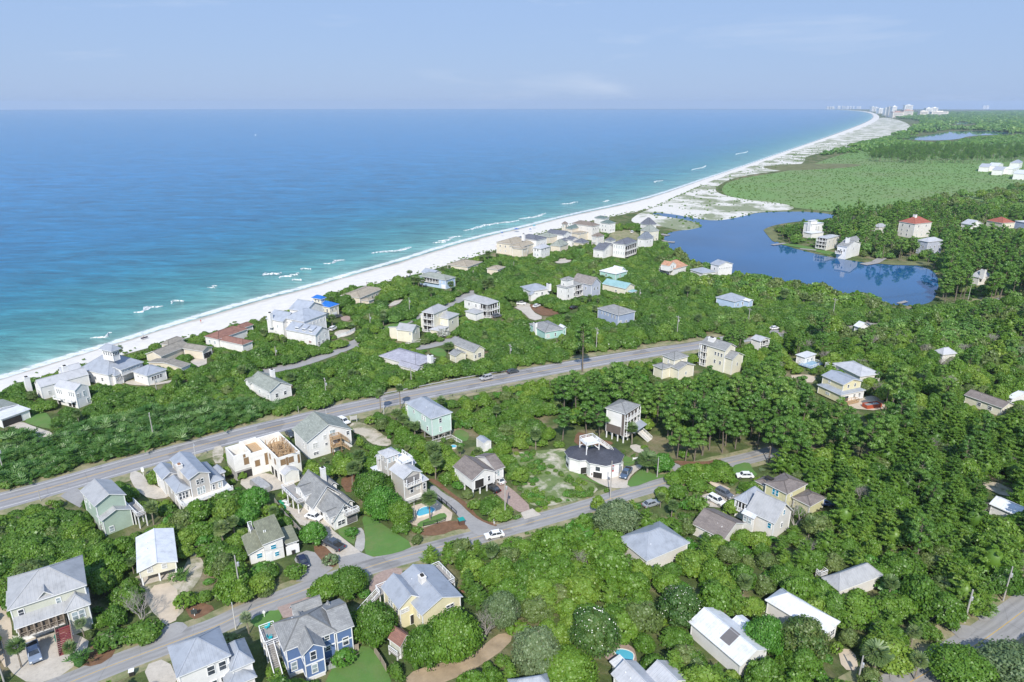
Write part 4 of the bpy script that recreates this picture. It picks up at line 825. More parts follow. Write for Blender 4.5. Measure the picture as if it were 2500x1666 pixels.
floor_down(rb_, 4.2); shell(rb_, 0, 7.0, win=[('r', [.22, .58], 4.6, 1.3, 1.6, 'window', OPEN, OPEN), ('r', [.4], 4.2, .5, 2.2, 'window', OPEN, OPEN), ('f', [.62, .86], 4.4, .9, 1.5, 'window', OPEN, OPEN), ('f', [.68, .84], .2, 1.6, 2.3, 'door', DARK), ('r', [.92], 3.8, .5, 2.4, 'window', OPEN, OPEN)])
st = MB()
for k in range(90):
    x, y = random.uniform(rb_['x0']+3.5, rb_['x1']-.5), random.uniform(rb_['y0']+.5, rb_['y1']-.5); st.beam((x, y, 4.2), (x, y, 6.7+random.random()*1.2), .12)
    if k % 2: st.beam((x, y, 6.5+random.random()), (x+random.choice((0, random.uniform(-2.5, 2.5))), min(rb_['y1']-.4, max(rb_['y0']+.4, y+random.uniform(-2.5, 2.5))), 6.6+random.random()), .12)
st.build('timber_stud', NEWWOOD, h.root)
mb_ = h.b((330, 560), (525, 712), (740, 650), 6.8, 0, 'flat', 0, ov=.05, nowall=True, t=.1, vis=.0); floor_down(mb_, 5.4); shell(mb_, 0, 6.8, win=[('r', [.35], 2.6, 1.2, 1.7, 'window', OPEN, OPEN), ('r', [.9], 2.2, .7, 3.4, 'window', OPEN, OPEN)])
lb_ = h.b((140, 640), (290, 742), (520, 690), 7.4, 2.8, 'flat', 0, ov=.05, nowall=True, t=.1, vis=.0); floor_down(lb_, 3.4); shell(lb_, 2.8, 7.4, win=[('r', [.7], 4.0, 1.2, 1.9, 'window', OPEN, OPEN), ('r', [.62], 6.2, .5, .8, 'window', OPEN, OPEN), ('l', [.3, .6], 4.6, 1.2, 1.3, 'window', OPEN, OPEN)])
q = MB(); q.box(lb_['x0']+.02, lb_['x1']-.02, lb_['y0']+.02, lb_['y1']-.02, 0, 2.79); q.build('concrete_base', CONCRETE, h.root); h.window(lb_, 'r', [.55], .1, 4.2, 2.2, 'door', DARK, CONCRETE)
g = h.b(None, (955, 1000), (1192, 962), 3.2, 0, 'gx', 1.0, dx=5.5, ov=.15, rc=R_PALE, win=[('f', [.5], .1, 1.5, 2.2, 'door', DARK)], vis=0); h.done()
h = H('white three-level house with pale shingle gable and brown timber balconies', wall=WHITE, roof=R_GRN)
m = h.b((1085, 375), (1270, 575), (1905, 385), 5.6, 0, 'gx', 3.7, win=[('r', [.17], 3.1, 1.4, 1.5), ('r', [.17], .9, 1.5, .9), ('r', [.4], 4.9, 1.0, 1.3), ('r', [.42], 2.9, .8, .8), ('r', [.55, .61], 5.4, .8, 1.7), ('r', [.93], 4.2, .9, 1.2), ('f', [.72], 2.6, 1, 1.5)], vis=.0); h.vents(m, 2)
o, u, nn, ln = h.facade(m, 'r')
for z_ in (2.4, 4.9):
    h.deck([(m['wx1']+.05, m['wy0']+ln*.5), (m['wx1']+1.8, m['wy0']+ln*.72)], z_, NEWWOOD, NEWWOOD, rails='flrb', loc=True)
    h.stairs((m['wx1']+1.0, m['wy0']+ln*.72, z_), (m['wx1']+1.0, m['wy0']+ln*.9, z_-2.4), 1.2, NEWWOOD, NEWWOOD)
h.done()
h = H('white steep-gabled house with dormers, twin chimneys and raised white deck', wall=WHITE, roof=R_SH)
m = h.b((1075, 1240), (1365, 1450), (1815, 1300), 2.9, 0, 'gx', 4.6, win=[('r', [.3], 2.9, .9, 1.2), ('r', [.66], 3.6, .9, 1.3), ('f', [.72], .9, .9, 1.2)], vis=.2)
w2 = h.b((1400, 1440), (1645, 1641), (1990, 1513), 2.7, 0, 'gx', 3.6, win=[('r', [.32], .7, 1.9, 1.3), ('r', [.55], 3.3, 1.0, 2.0), ('r', [.8], .1, 2.6, 2.1, 'garage', M('dark_garage_door', (.16, .15, .15))), ('f', [.2], .1, 1, 2.1, 'door', DARK)], vis=.0)
d1 = h.b((1130, 1170), (1238, 1300), None, 4.8, 2.5, 'gy', 1.3, dy=5.5, ov=.25, win=[('f', [.5], 2.9, .9, 1.7)], prot=False); h.b((1500, 1520), (1590, 1600), None, 3.9, 2.2, 'gy', 1.0, dy=4, ov=.25, win=[('f', [.5], 2.5, .7, 1.0)], prot=False)
h.b(None, (1590, 1185), (1715, 1135), 3.0, 0, 'gx', 1.2, dx=6, vis=.3); h.b(None, (1815, 1420), (1940, 1380), 2.9, 0, 'gx', 1.1, dx=6, vis=.3); h.chimney((1498, 915), 2, 7.8, .55, .55); h.deck([(940, 1190), (1120, 1140), (1250, 1340), (1155, 1400)], 3.0, rails='flr')
h.deck([(w2['wx1']+.02, w2['wy0']+2.6), (w2['wx1']+1.2, w2['wy0']+6.2)], 3.2, loc=True, rails='flrb', posts=False); h.done()
V(15)
h = H('grey beach house with square lookout tower and front balcony', wall=GREIGE, roof=R_PALE)
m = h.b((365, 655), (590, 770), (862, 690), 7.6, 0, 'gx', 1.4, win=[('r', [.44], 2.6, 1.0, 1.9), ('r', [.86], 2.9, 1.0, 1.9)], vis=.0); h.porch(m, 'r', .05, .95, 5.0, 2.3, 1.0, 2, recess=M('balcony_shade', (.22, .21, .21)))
t = h.b((240, 410), (340, 487), (553, 432), 10.6, 5, 'hip', 1.1, win=[('r', [.2, .6], 8.7, .8, 1.2), ('f', [.25, .7], 8.7, .7, 1.1), ('f', [.7], 6.6, .5, .6)], vis=.0)
h.b((140, 620), (255, 722), (370, 680), 4.0, 0, 'flat', 0, rc=R_WHITE, vis=.4); h.b((195, 480), (235, 520), (300, 490), 7.6, 0, 'gy', .9, vis=.4); h.b(None, (690, 580), (770, 560), 6.8, 0, 'gy', 1.2, dx=5.5, vis=.4)
h.b(None, (835, 817), (945, 790), 5.4, 0, 'shed', .8, dx=9, hi='x', win=[('r', [.35], 2.9, .8, 1.7)], vis=.0)
h.deck([(530, 440), (640, 470), (620, 560), (520, 560)], 9.0, WHITE, rails='fbr', posts=True, pz=6)
q = MB(); o, u, nn, ln = h.facade(m, 'r'); q.obox(o+u*ln*.55+nn*.1+Vector((0, 0, .75)), u, Vector((0, 0, 1)), nn, ln*.5, .75, .12); q.build('lower_wall', WHITE, h.root); h.done()
V(4)
h = H('mint green stilt house with hipped blue metal roof beside the highway', wall=MINT, roof=R_BLUE)
m = h.b((1350, 290), (1580, 425), (1765, 375), (1568, 640), 2.3, 'hip', 2.1, win=[('r', [.44], 5.9, .9, 1.5), ('r', [.44], 3.1, .9, 1.5), ('f', [.28], 6.2, .8, .9), ('f', [.63, .72], 5.8, .8, 1.5), ('f', [.5, .82], 3.2, .8, 1.4)], vis=-.2); h.pilings(m, GREYWOOD, 4, 4, True); h.vents(m, 2)
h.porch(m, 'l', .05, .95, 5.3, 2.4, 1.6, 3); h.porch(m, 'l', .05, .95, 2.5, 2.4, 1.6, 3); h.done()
V(15)
h = H('white raised cottage with brown shingle cross gables and parked car beneath', wall=WHITE, roof=R_BR)
m = h.b((1245, 612), (1530, 795), (1875, 690), 5.0, 1.9, 'gx', 2.1, win=[('r', [.74], 2.9, .8, 1.5), ('r', [.3], 1.95, 2.6, 2.4, 'door', DARK)], vis=.2); h.pilings(m, TRIM, 3, 4); h.vents(m, 1)
g = h.b(None, (1835, 662), (1990, 622), 5.0, 1.9, 'gy', 1.9, dx=9.5, win=[('r', [.35], 2.8, .8, 1.5)], vis=.0); h.pilings(g, GREYWOOD, 3, 2); q = MB(); q.box(m['wx0']+.3, m['wx1']-6, m['wy0']+.3, m['wy1']-.3, 0, 1.95); q.build('lower_wall', WHITE, h.root); h.done()
h = H('small white storage shed with flat blue roof in the thicket', 'shed', 'garden_shed', wall=WHITE, roof=R_BLUE); h.b((1635, 268), (1690, 285), (1795, 265), 2.9, 0, 'gx', .5, dx=4, ov=.1, win=[('r', [.5], .1, .9, 2, 'door')], vis=.2); h.done()
V(16)
h = H('white round-cornered house with charcoal roof and rooftop lookout deck', wall=WHITE, roof=R_DARK)
h.frame(W((320, 760), 4), W((490, 965), 4), W((930, 830), 4))
def octo(c, r, hh, rise, ph=0, n=8, z0=0):
    p = h.loc(W(c, hh)); mb = MB(); top = (p.x, p.y, hh+rise)
    P = [(p.x+r*math.cos(ph+2*math.pi*k/n), p.y+r*math.sin(ph+2*math.pi*k/n), hh) for k in range(n)]
    for k in range(n):
        a, b = P[k], P[(k+1) % n]; mb.poly([a, b, top], 0, [(0, 0), ((Vector(b)-Vector(a)).length, 0), ((Vector(b)-Vector(a)).length/2, r)]); mb.poly([(a[0], a[1], hh-.2), (b[0], b[1], hh-.2), b, a], 1)
    mb.poly([(q[0], q[1], hh-.2) for q in P[::-1]], 1); ro = mb.build('roof', [R_DARK, TRIM], h.root)
    wm = MB(); k_ = (r-.5)/r; Q = [(p.x+(q[0]-p.x)*k_, p.y+(q[1]-p.y)*k_) for q in P]; wm.prism(Q, z0, hh-.15); wm.build('wall', WHITE, h.root)
    FOOT.append(np.array([h.wor(q[0], q[1])[:2] for q in P])); PROT.append((hull(proj(np.array([h.wor(q[0], q[1], z)[:] for q in P for z in (hh, 1.2)]))), h.wor(p.x, p.y).length, 0)); return p, Q
p1, Q1 = octo((440, 815), 4.6, 4.4, 1.5, .2); p2, Q2 = octo((735, 850), 6.0, 4.4, 1.7, .39)
def on_edge(Q, k, u, z, w_, h_, name, mat, d=.08, frame=True):
    a, b = Vector((*Q[k], 0)), Vector((*Q[(k+1) % len(Q)], 0)); uu = (b-a).normalized(); nn = Vector((uu.y, -uu.x, 0)); c = a.lerp(b, u)+Vector((0, 0, z+h_/2)); mb = MB(); mb.obox(c, uu, Vector((0, 0, 1)), nn, w_/2+.1, h_/2+.1, d)
    o = mb.build(name, TRIM if frame else mat, h.root)
    if frame: mb = MB(); mb.obox(c+nn*.03, uu, Vector((0, 0, 1)), nn, w_/2, h_/2, d); mb.build('door_leaf' if name == 'door' else 'pane', mat, o)
def edge_to(Q, p, f): 
    best = None
    for k in range(len(Q)):
        a, b = Vector(Q[k]), Vector(Q[(k+1) % len(Q)]); mid = h.wor(*((a+b)/2)); uu = (b-a).normalized(); nw = h.d*uu.y+h.n*(-uu.x); s_ = nw.dot(Vector(f).normalized())
        if best is None or s_ > best[0]: best = (s_, k)
    return best[1]
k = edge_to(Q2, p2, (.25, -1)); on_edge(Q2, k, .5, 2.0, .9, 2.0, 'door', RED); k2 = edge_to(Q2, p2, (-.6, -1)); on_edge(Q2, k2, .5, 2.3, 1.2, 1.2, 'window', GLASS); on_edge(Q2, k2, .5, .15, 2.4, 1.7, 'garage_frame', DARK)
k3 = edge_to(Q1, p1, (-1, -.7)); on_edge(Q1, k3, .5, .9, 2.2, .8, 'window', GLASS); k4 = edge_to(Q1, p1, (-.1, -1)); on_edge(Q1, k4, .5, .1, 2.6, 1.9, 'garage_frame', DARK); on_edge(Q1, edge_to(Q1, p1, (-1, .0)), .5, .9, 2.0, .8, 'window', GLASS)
o, (x0, x1, y0, y1) = h.deck([(425, 640), (535, 605), (655, 640), (540, 710)], 8.0, WHITE, rails='fblr', posts=True, pz=5.0, name='lookout_deck'); bm2 = MB()
bm2.beam((x1-.2, y0+.2, 6.2), ((x0+x1)/2, (y0+y1)/2, 7.8), .16); bm2.beam((x0+.2, y0+.2, 6.2), ((x0+x1)/2, (y0+y1)/2, 7.8), .16); bm2.beam((x1-.2, y1-.2, 6.2), ((x0+x1)/2, (y0+y1)/2, 7.8), .16); bm2.build('knee_brace', TRIM, h.root)
a, b = h.L((650, 640), 8.0), h.L((872, 790), 4.4); h.stairs((a.x, a.y, 8.0), (b.x, b.y, 4.3), 1.2, OFFW)
o, (x0, x1, y0, y1) = h.deck([(800, 1010), (1005, 990), (960, 940)], 2.0, OFFW, rails='fr'); a, b = h.L((930, 1040), 2.0), h.L((840, 1130), 0); h.stairs((a.x, a.y, 2.0), (b.x, b.y, 0), 1.3, OFFW); h.done()
h = H('tall four-level white and brown house with stacked screened porches among pines', wall=WHITE, roof=R_SH)
m = h.b((765, 200), (1050, 287), (1258, 160), (1062, 700), 2.2, 'hip', 1.5, vis=-.1); h.pilings(m, TRIM, 4, 4); hh = m['h']; o, u, nn, ln = h.facade(m, 'f'); up = Vector((0, 0, 1))
q = MB(); q.obox(o+u*ln*.42+nn*.04+up*3.6, u, up, nn, ln*.40, 1.3, .06); q.obox(o+u*ln*.92+nn*.04+up*(2.4+(hh-3)/2), u, up, nn, ln*.07, (hh-3)/2, .06); q.build('brown_panel', BROWNW, h.root)
lv = (hh-2.4)/3
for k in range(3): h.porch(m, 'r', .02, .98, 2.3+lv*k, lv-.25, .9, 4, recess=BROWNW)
o, u, nn, ln = h.facade(m, 'r'); q = MB(); q.obox(o+u*ln*.55+nn*1.9+up*4.6, u, (nn*.94-up*.34).normalized(), (up*.94+nn*.34).normalized(), ln*.5, 1.3, .06); q.build('porch_roof', R_BLUE, h.root)
a = o+u*ln*.85+nn*1.0; h.stairs((a.x, a.y, 2.3), (a.x+4.2, a.y, 0), 2.4, OFFW); h.done()
V(17)
h = H('pale olive house with low taupe hipped roof in the woods', wall=OLIVEY, roof=R_BR)
m = h.b((1135, 332), (1465, 475), (1770, 350), 4.6, 0, 'hip', 1.0, win=[('f', [.42, .55], 2.4, 1.0, 1.6, 'window', TEALG), ('r', [.25], 3.0, .7, .6)], vis=.3); h.b((1540, 520), (1750, 650), (2030, 545), 2.9, 0, 'hip', .9, vis=.7); h.b((1030, 297), (1150, 375), (1300, 310), 3.3, 0, 'hip', .8, vis=.6)
q = MB(); c = h.L((1225, 268), 5.0); q.box(c.x-1, c.x+1, c.y-.6, c.y+.6, 4.9, 5.25); q.build('skylight', DARK, h.root); h.done()
h = H('off-white two-storey house with big grey metal gable and white porches', wall=OFFW, roof=R_GREY)
m = h.b((910, 690), (1310, 915), (1530, 700), 4.9, 0, 'gx', 3.6, win=[('f', [.85], 2.8, .9, 1.4, 'window', TEALG), ('r', [.55], 5.2, .8, 1.3, 'window', TEALG), ('r', [.5], 2.0, .8, 1.2)], vis=.3)
g = h.b((740, 542), (905, 615), (1190, 485), 5.0, 0, 'hip', 1.8, rc=R_BLUE, wall=WHITE, vis=.2); h.porch(g, 'f', .02, .98, 2.3, 2.4, .8, 3); h.b((840, 738), (1012, 822), (1068, 795), 4.4, 0, 'shed', .7, hi='Y', rc=R_WHITE, wall=WHITE, win=[('f', [.25, .6], 2.3, 1.2, 1.4)], vis=.3, prot=False)
h.b((665, 555), (750, 590), (830, 495), 3.2, 0, 'flat', 0, rc=R_TAUPE, wall=DARK, prot=False); h.done()
h = H('low cottage with long brown shingle gable roof behind white gable end', wall=OFFW, roof=R_BR); m = h.b((140, 905), (590, 1075), (940, 900), 3.0, 0, 'gx', 2.2, vis=.8, win=[('r', [.5], .8, 1.4, 1.3)]); h.vents(m, 2); h.done()
V(6)
h = H('house under broad blue-grey pyramid metal roof among oaks', wall=OFFW, roof=R_BLUE); m = h.b((1130, 245), (1430, 425), (1850, 300), 3.6, 0, 'hip', 2.7, vis=.7, win=[('f', [.8], 1, 1, 1.3)]); h.vents(m, 3); h.done()
h = H('long white metal-roofed house with dark skylight patch on its roof', wall=WHITE, roof=R_WHITE); m = h.b((1835, 998), (2293, 1456), (2533, 1243), 3.4, 0, 'gx', 1.7, vis=.48, win=[('r', [.3, .7], 1, 1, 1.3)]); h.vents(m, 3)
q = MB(); xa = m['x0']+(m['x1']-m['x0'])*.60; ym = (m['y0']+m['y1'])/2; sl = m['rise']/(ym-m['y0']); q.obox((xa, (m['y0']+ym)/2+.8, m['h']+sl*((ym-m['y0'])/2+.8)+.05), (1, 0, 0), Vector((0, 1, sl)).normalized(), Vector((0, -sl, 1)).normalized(), 1.1, 1.5, .04); q.build('skylight_patch', M('grey_patch', (.16, .15, .15)), m['roof'])
h.b((2185, 1008), (2330, 1120), (2440, 1050), 3.0, 0, 'gx', .6, vis=.7); h.done()
h = H('grey metal-roofed house in three low wings beside the kidney pool', wall=WHITE, roof=R_PALE); m = h.b((1085, 1490), (1300, 1690), (1545, 1590), 4.0, 0, 'gx', 1.6, vis=.8); h.b((1405, 1480), (1570, 1660), (1840, 1570), 4.0, 0, 'gx', 1.5, vis=.8); h.b((1090, 1370), (1165, 1475), (1265, 1420), 3.2, 0, 'shed', .5, hi='Y', rc=R_WHITE, vis=.2); h.vents(m, 2); h.done()
h = H('low house with blue-grey metal roof cut by the picture edge', wall=OFFW, roof=R_BLUE); h.b((125, 1545), (200, 1660), (560, 1640), 4.0, 0, 'hip', 1.3, vis=.8); h.done()
V(7)
h = H('long house with smooth white hipped metal roof behind round oaks', wall=OFFW, roof=R_WHITE); m = h.b((215, 730), (703, 995), (868, 915), 3.6, 0, 'hip', 2.0, win=[('r', [.25], 1.6, .8, .9), ('r', [.75], 1.0, 1.5, 1.4)], vis=.45); h.vents(m, 2); h.done()
h = H('house with matte grey hipped metal roof ringed by oaks', wall=OFFW, roof=R_GREY); m = h.b((690, 540), (840, 650), (1200, 520), 3.4, 0, 'hip', 2.0, vis=.7, win=[('f', [.6], 1, 1, 1.3)]); h.vents(m, 4); h.deck([(640, 500), (700, 480), (720, 520)], 1.0); h.done()
V(8)
h = H('yellow two-storey house with wraparound blue metal skirt roof', wall=YELLOW, roof=R_BLUE)
m = h.b((655, 466), (850, 558), (1055, 512), 3.6, .5, 'hip', 1.6, win=[('r', [.25], .6, 2.0, 2.0, 'door', GLASS), ('r', [.6, .82], 1.3, 1.0, 1.5), ('f', [.45], 1.6, 1.6, .8)], vis=.1); q = MB(); q.box(m['wx1'], m['wx1']+.06, m['wy0'], m['wy1'], .5, 3.4); q.build('white_siding', WHITE, h.root)
h.b((680, 392), (885, 470), (1030, 437), 6.6, 3.0, 'gx', 1.3, win=[('r', [.3, .68], 4.9, .8, 1.2), ('f', [.35], 5.0, .8, 1.0)], vis=.3); h.deck([(m['wx1'], m['wy0']+.2), (m['wx1']+1.8, m['wy0']+7)], .6, NEWWOOD, NEWWOOD, loc=True); h.done()
h = H('grey-roofed house behind yellow house, half hidden by trees', wall=OFFW, roof=R_PALE); h.b((780, 292), (1010, 402), (1190, 380), 3.8, 0, 'hip', 1.8, vis=.6, win=[('r', [.4], 1.2, 1, 1.3)]); h.deck([(720, 310), (790, 300), (800, 330)], 2.6); h.done()
h = H('long cream house with brown shingle gable roof in the oaks', wall=CREAM, roof=R_BR); m = h.b((1855, 552), (2175, 657), (2292, 632), 3.2, 0, 'gx', 1.3, vis=.3, win=[('r', [.32, .66], .9, .8, 1.5, 'window', REDPAINT), ('f', [.4, .7], 1.0, 1.2, 1.2)]); h.vents(m, 1); h.done()
h = H('white-roofed cottage at the wood edge past the long cream house', wall=WHITE, roof=R_WHITE); h.b((2215, 562), (2265, 592), (2430, 540), 3.4, 0, 'gx', 1.2, vis=.4); h.done()
h = H('pale pyramid-roofed cottage sunk deep in green oak canopy', wall=OFFW, roof=R_PALE); h.b((1615, 190), (1690, 226), (1800, 209), 4.0, 0, 'hip', 1.9, vis=.9); h.done()
h = H('small white cabin with grey roof and balcony above oaks', wall=WHITE, roof=R_PALE); m = h.b((105, 88), (190, 112), (278, 92), 4.6, 0, 'gx', 1.0, vis=.4); h.porch(m, 'r', .1, .9, 2.4, 1.9, .8, 2); h.done()
h = H('white ribbed metal-roofed house beside the bare clearing', wall=WHITE, roof=R_WHITE); h.b((2065, 1445), (2300, 1545), (2400, 1490), 3.2, 0, 'gx', 1.2, vis=.6); h.done()
h = H('small white house and terrace beyond pale blue pool cover', wall=WHITE, roof=R_WHITE); h.b((480, 220), (560, 250), (650, 215), 3.4, 0, 'flat', 0, vis=.2, win=[('r', [.3, .7], 1, 1.2, 1.3)]); h.deck([(500, 300), (640, 280), (620, 330)], .8, M('blue_pool_cover', (.25, .38, .5))); h.done()
# ---- beach-side houses
V(3)
h = H('low white flat-roofed house with open carport near the sea', wall=WHITE, roof=R_WHITE); h.b((-110, 745), (5, 782), (262, 692), 3.2, 0, 'flat', 0, vis=.2, win=[('r', [.35], .1, 5.5, 2.3, 'door', DARK)]); h.b((-260, 700), (-110, 745), (165, 655), 3.4, 0, 'gx', .9, rc=R_GRN, vis=.6); h.done()  # the carport mouth is a flat dark panel painted as its shade
h = H('white stucco house with recessed arches and grey shed roof', wall=WHITE, roof=R_PALE)
m = h.b((465, 497), (632, 545), (747, 492), 6.4, 0, 'gx', 1.5, ov=.15, win=[('f', [.1, .2, .3], 4.0, .5, 1.6), ('f', [.7, .8, .9], 4.0, .5, 1.6), ('r', [.62], 3.6, .8, 1.6), ('r', [.8], .8, .8, 1.6), ('r', [.15], 3.7, 1.2, 1.3)], vis=-.05); h.porch(m, 'f', .05, .4, 2.5, .8, 1.6, 2, dark=False); h.porch(m, 'f', .55, .95, 2.5, .8, 1.6, 2, dark=False)
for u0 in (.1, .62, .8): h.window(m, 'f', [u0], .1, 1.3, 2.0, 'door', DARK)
h.done()
h = H('long white beach house with grey roof and tall white chimneys', wall=WHITE, roof=R_PALE)
m = h.b((275, 482), (350, 502), (760, 400), 4.6, 0, 'gy', 2.0, ov=.2, win=[('f', [.4, .65], .8, .8, 2.2), ('r', [.15, .3], 1.2, .8, 1.3)], vis=.1); h.chimney((548, 330), 3, 8.2, .8, .8); h.chimney((222, 425), 0, 6.6, .8, .8); h.b((450, 375), (560, 385), (700, 345), 4.6, 0, 'gy', 1.6, vis=.3); h.done()
h = H('broad pavilion house with blue pyramid roof and windowed lookout cupola', wall=WHITE, roof=R_BLUE)
m = h.b((680, 347), (915, 412), (1215, 290), 4.6, 0, 'hip', 5.2, win=[('f', [.1, .3, .5, .75], 1.5, 1.0, 1.3), ('r', [.15, .3], 1.4, .8, 1.4)], vis=.2); h.b((870, 392), (985, 412), (1048, 380), 4.0, 0, 'hip', 1.5, win=[('r', [.2, .4, .6, .8], 1.6, .7, 1.3)], vis=.3)
h.b((838, 182), (945, 205), (1036, 175), 12.2, 8.0, 'hip', 1.7, ov=.8, win=[('f', [.15, .38, .62, .85], 10.0, .7, 1.3), ('r', [.15, .38, .62, .85], 10.0, .7, 1.3)], vis=.2)
q = h.b((960, 345), (1010, 360), (1210, 300), 5.6, 3, 'shed', .6, hi='x', win=[('r', 6, 4.2, 1.2, .8)], vis=.3); h.done()
h = H('square guest house with blue hipped roof beside the pavilion', wall=WHITE, roof=R_BLUE); m = h.b((1115, 375), (1250, 410), (1425, 353), 4.0, 0, 'hip', 2.0, win=[('r', [.25, .4, .55, .7], 1.6, .9, 1.3), ('f', [.3, .6], 2.2, .8, .7)], vis=.2); h.done()
h = H('rambling low house with taupe shingle roofs and concrete forecourt', wall=TAN, roof=R_TAUPE)
h.b((1240, 222), (1368, 252), (1610, 145), 3.8, 0, 'gy', 1.6, vis=.4); h.b((1300, 275), (1478, 362), (1640, 310), 3.0, 0, 'gy', 1.0, vis=.7, win=[('r', [.5], .1, 4, 2.2, 'garage')]); h.b((1580, 165), (1700, 217), (1805, 165), 3.6, 0, 'gx', 1.3, vis=.3, win=[('r', [.5], .1, 4, 2.2, 'garage', DARK)]); h.b((1370, 135), (1440, 155), (1560, 90), 4.2, 0, 'hip', 1.3, vis=.6); h.done()
h = H('white villa with reddish brown hipped roofs by the dunes', wall=WHITE, roof=R_REDBR); h.b((1735, 75), (1855, 102), (2110, 10), 4.0, 0, 'hip', 1.9, vis=.3, win=[('f', [.3, .7], 1.4, 1, 1.3)]); h.b((1850, 97), (2062, 155), (2145, 112), 3.4, 0, 'hip', 1.3, vis=.2); h.b((1990, 5), (2060, 20), (2140, -30), 4, 0, 'hip', 1.5, vis=.5); h.done()
V(9)
h = H('sprawling white mansion with many grey metal gables and shed dormers', wall=WHITE, roof=roof_mat('mansion_grey_metal', (.36, .39, .44)))
f = h.b((370, 692), (640, 755), (765, 692), 5.6, 0, 'gx', 2.4, win=[('r', [.25, .75], 2.9, .8, 1.5), ('r', [.2, .5, .8], .5, .9, 1.6), ('f', [.8], 1.6, 1.4, 1.0, 'window', REDPAINT)], vis=.3)
for u_ in (.35, .58, .8):
    xx = f['x0']+(f['x1']-f['x0'])*u_; zz = f['h']+.4; pc = h.wor(xx, f['y0']+1.2, zz+1.3); mbx = MB(); mbx.box(xx-.9, xx+.9, f['y0']+.9, f['y0']+3.5, zz, zz+1.2); o = mbx.build('dormer', WHITE, h.root); q = MB(); q.obox((xx, f['y0']+2.2, zz+1.45), (1, 0, 0), Vector((0, 1, .35)).normalized(), Vector((0, -.35, 1)).normalized(), 1.1, 1.7, .06); q.build('dormer_roof', h.roof, o)
    q = MB(); q.box(xx-.7, xx+.7, f['y0']+.85, f['y0']+.95, zz+.45, zz+1.0); q.build('dormer_window', GLASS, o)
h.b((195, 590), (365, 637), (470, 555), 7.6, 0, 'gx', 2.6, win=[('f', [.35, .65], 4.2, .6, 1.3), ('f', [.5], 1.0, .7, 1.8)], vis=.2); h.b((360, 585), (530, 632), (735, 545), 8.4, 0, 'hip', 3.2, win=[('f', 5, 6.2, .7, .8), ('f', [.3, .6], 3.4, .9, 1.3), ('r', 6, 5.6, .8, 1.2)], vis=.3)
h.b((410, 500), (560, 545), (690, 465), 8.6, 0, 'gx', 3.0, vis=.5); h.b((440, 560), (520, 585), (650, 540), 9.2, 6, 'shed', .9, hi='x', win=[('r', 5, 7.6, .7, .9)], vis=.4); h.chimney((220, 545), 4, 10.5, .9, .8); h.done()
h = H('cream house with vivid blue roof and square cupola by the beach', wall=CREAM, roof=R_BRIGHT); h.b((565, 457), (770, 492), (862, 462), 5.8, 0, 'hip', 1.7, win=[('r', [.25, .7], 3.6, .9, 1.2), ('f', [.7, .88], 3.2, 1, 1.4), ('r', [.5], .2, 3, 2.2, 'garage')], vis=.1); h.b((605, 402), (690, 421), (738, 400), 9.0, 5, 'hip', 1.2, ov=.7, win=[('r', [.3, .7], 7.3, .7, 1), ('f', [.3, .7], 7.3, .8, 1)], vis=.2); h.done()
h = H('low dune house with faded tan shingle roof', wall=TAN, roof=R_TAN); h.b((870, 382), (1050, 407), (1272, 315), 3.8, 0, 'hip', 1.6, vis=.4, win=[('r', [.3, .5, .7], .8, 1.2, 1.6)]); h.b((1060, 420), (1130, 437), (1180, 412), 3.0, 0, 'hip', .6, vis=.5); h.done()
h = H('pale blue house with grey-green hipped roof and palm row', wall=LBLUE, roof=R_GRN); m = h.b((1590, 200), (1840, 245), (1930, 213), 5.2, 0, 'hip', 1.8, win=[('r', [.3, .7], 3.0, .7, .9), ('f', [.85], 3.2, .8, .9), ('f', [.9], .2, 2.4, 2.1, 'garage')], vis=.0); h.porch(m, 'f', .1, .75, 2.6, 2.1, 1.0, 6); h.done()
h = H('house with slate blue roof peeking behind pale blue house', wall=WHITE, roof=R_BLUE); h.b((1612, 168), (1720, 192), (1800, 170), 4.2, 0, 'gx', 1.8, vis=.6); h.done()
h = H('beachfront house with wide sandy brown hipped roofs', wall=TAN, roof=R_TAN); h.b((1845, 98), (2040, 122), (2178, 72), 4.0, 0, 'hip', 2.0, vis=.6); h.b((2220, 130), (2300, 150), (2400, 120), 3.6, 0, 'hip', 1.4, vis=.6); h.done()
h = H('little cream two-storey cottage with grey gable roof by the lane fork', wall=CREAM, roof=R_GREY); h.b((1385, 690), (1540, 720), (1592, 668), 5.2, 0, 'gx', 1.9, win=[('r', [.5], 3.4, .7, 1.1), ('f', [.85], 3.4, .6, 1)], vis=.0); h.b((1332, 660), (1380, 700), (1400, 680), 5.0, 0, 'shed', .6, hi='X', win=[('f', [.5], 3.2, .7, 1.1)], vis=.2); h.done()
h = H('three-storey cream house with stacked white corner porches', wall=CREAM, roof=R_GREY); m = h.b((1610, 548), (1870, 608), (1945, 548), 6.6, 0, 'hip', 1.9, win=[('f', [.55, .75], 3.4, .7, 1.0), ('r', [.4], 3.5, .9, 1.2)], vis=.2)
t = h.b((1608, 537), (1735, 548), (1862, 492), 9.6, 0, 'hip', 2.0, win=[('r', [.3, .7], 7.4, .7, 1.2)], vis=.1)
for k in (1.0, 3.9, 6.8): h.porch(t, 'f', .03, .97, k, 2.5, 1.2, 2)
h.b((1690, 690), (1760, 710), (1880, 670), 3.0, 0, 'hip', .8, rc=R_PALE, vis=.6); h.done()
h = H('white house with grey hipped roof and two-level pillared gallery', wall=WHITE, roof=R_GREY); m = h.b((1997, 412), (2225, 467), (2328, 437), 6.8, 0, 'hip', 2.0, win=[('f', [.2, .5], 4.0, .8, 1.4)], vis=.1)
for k in (.3, 3.5): h.porch(m, 'r', .02, .98, k, 2.8, 1.4, 4); h.porch(m, 'f', .7, 1.0, k, 2.8, 1.2, 2)
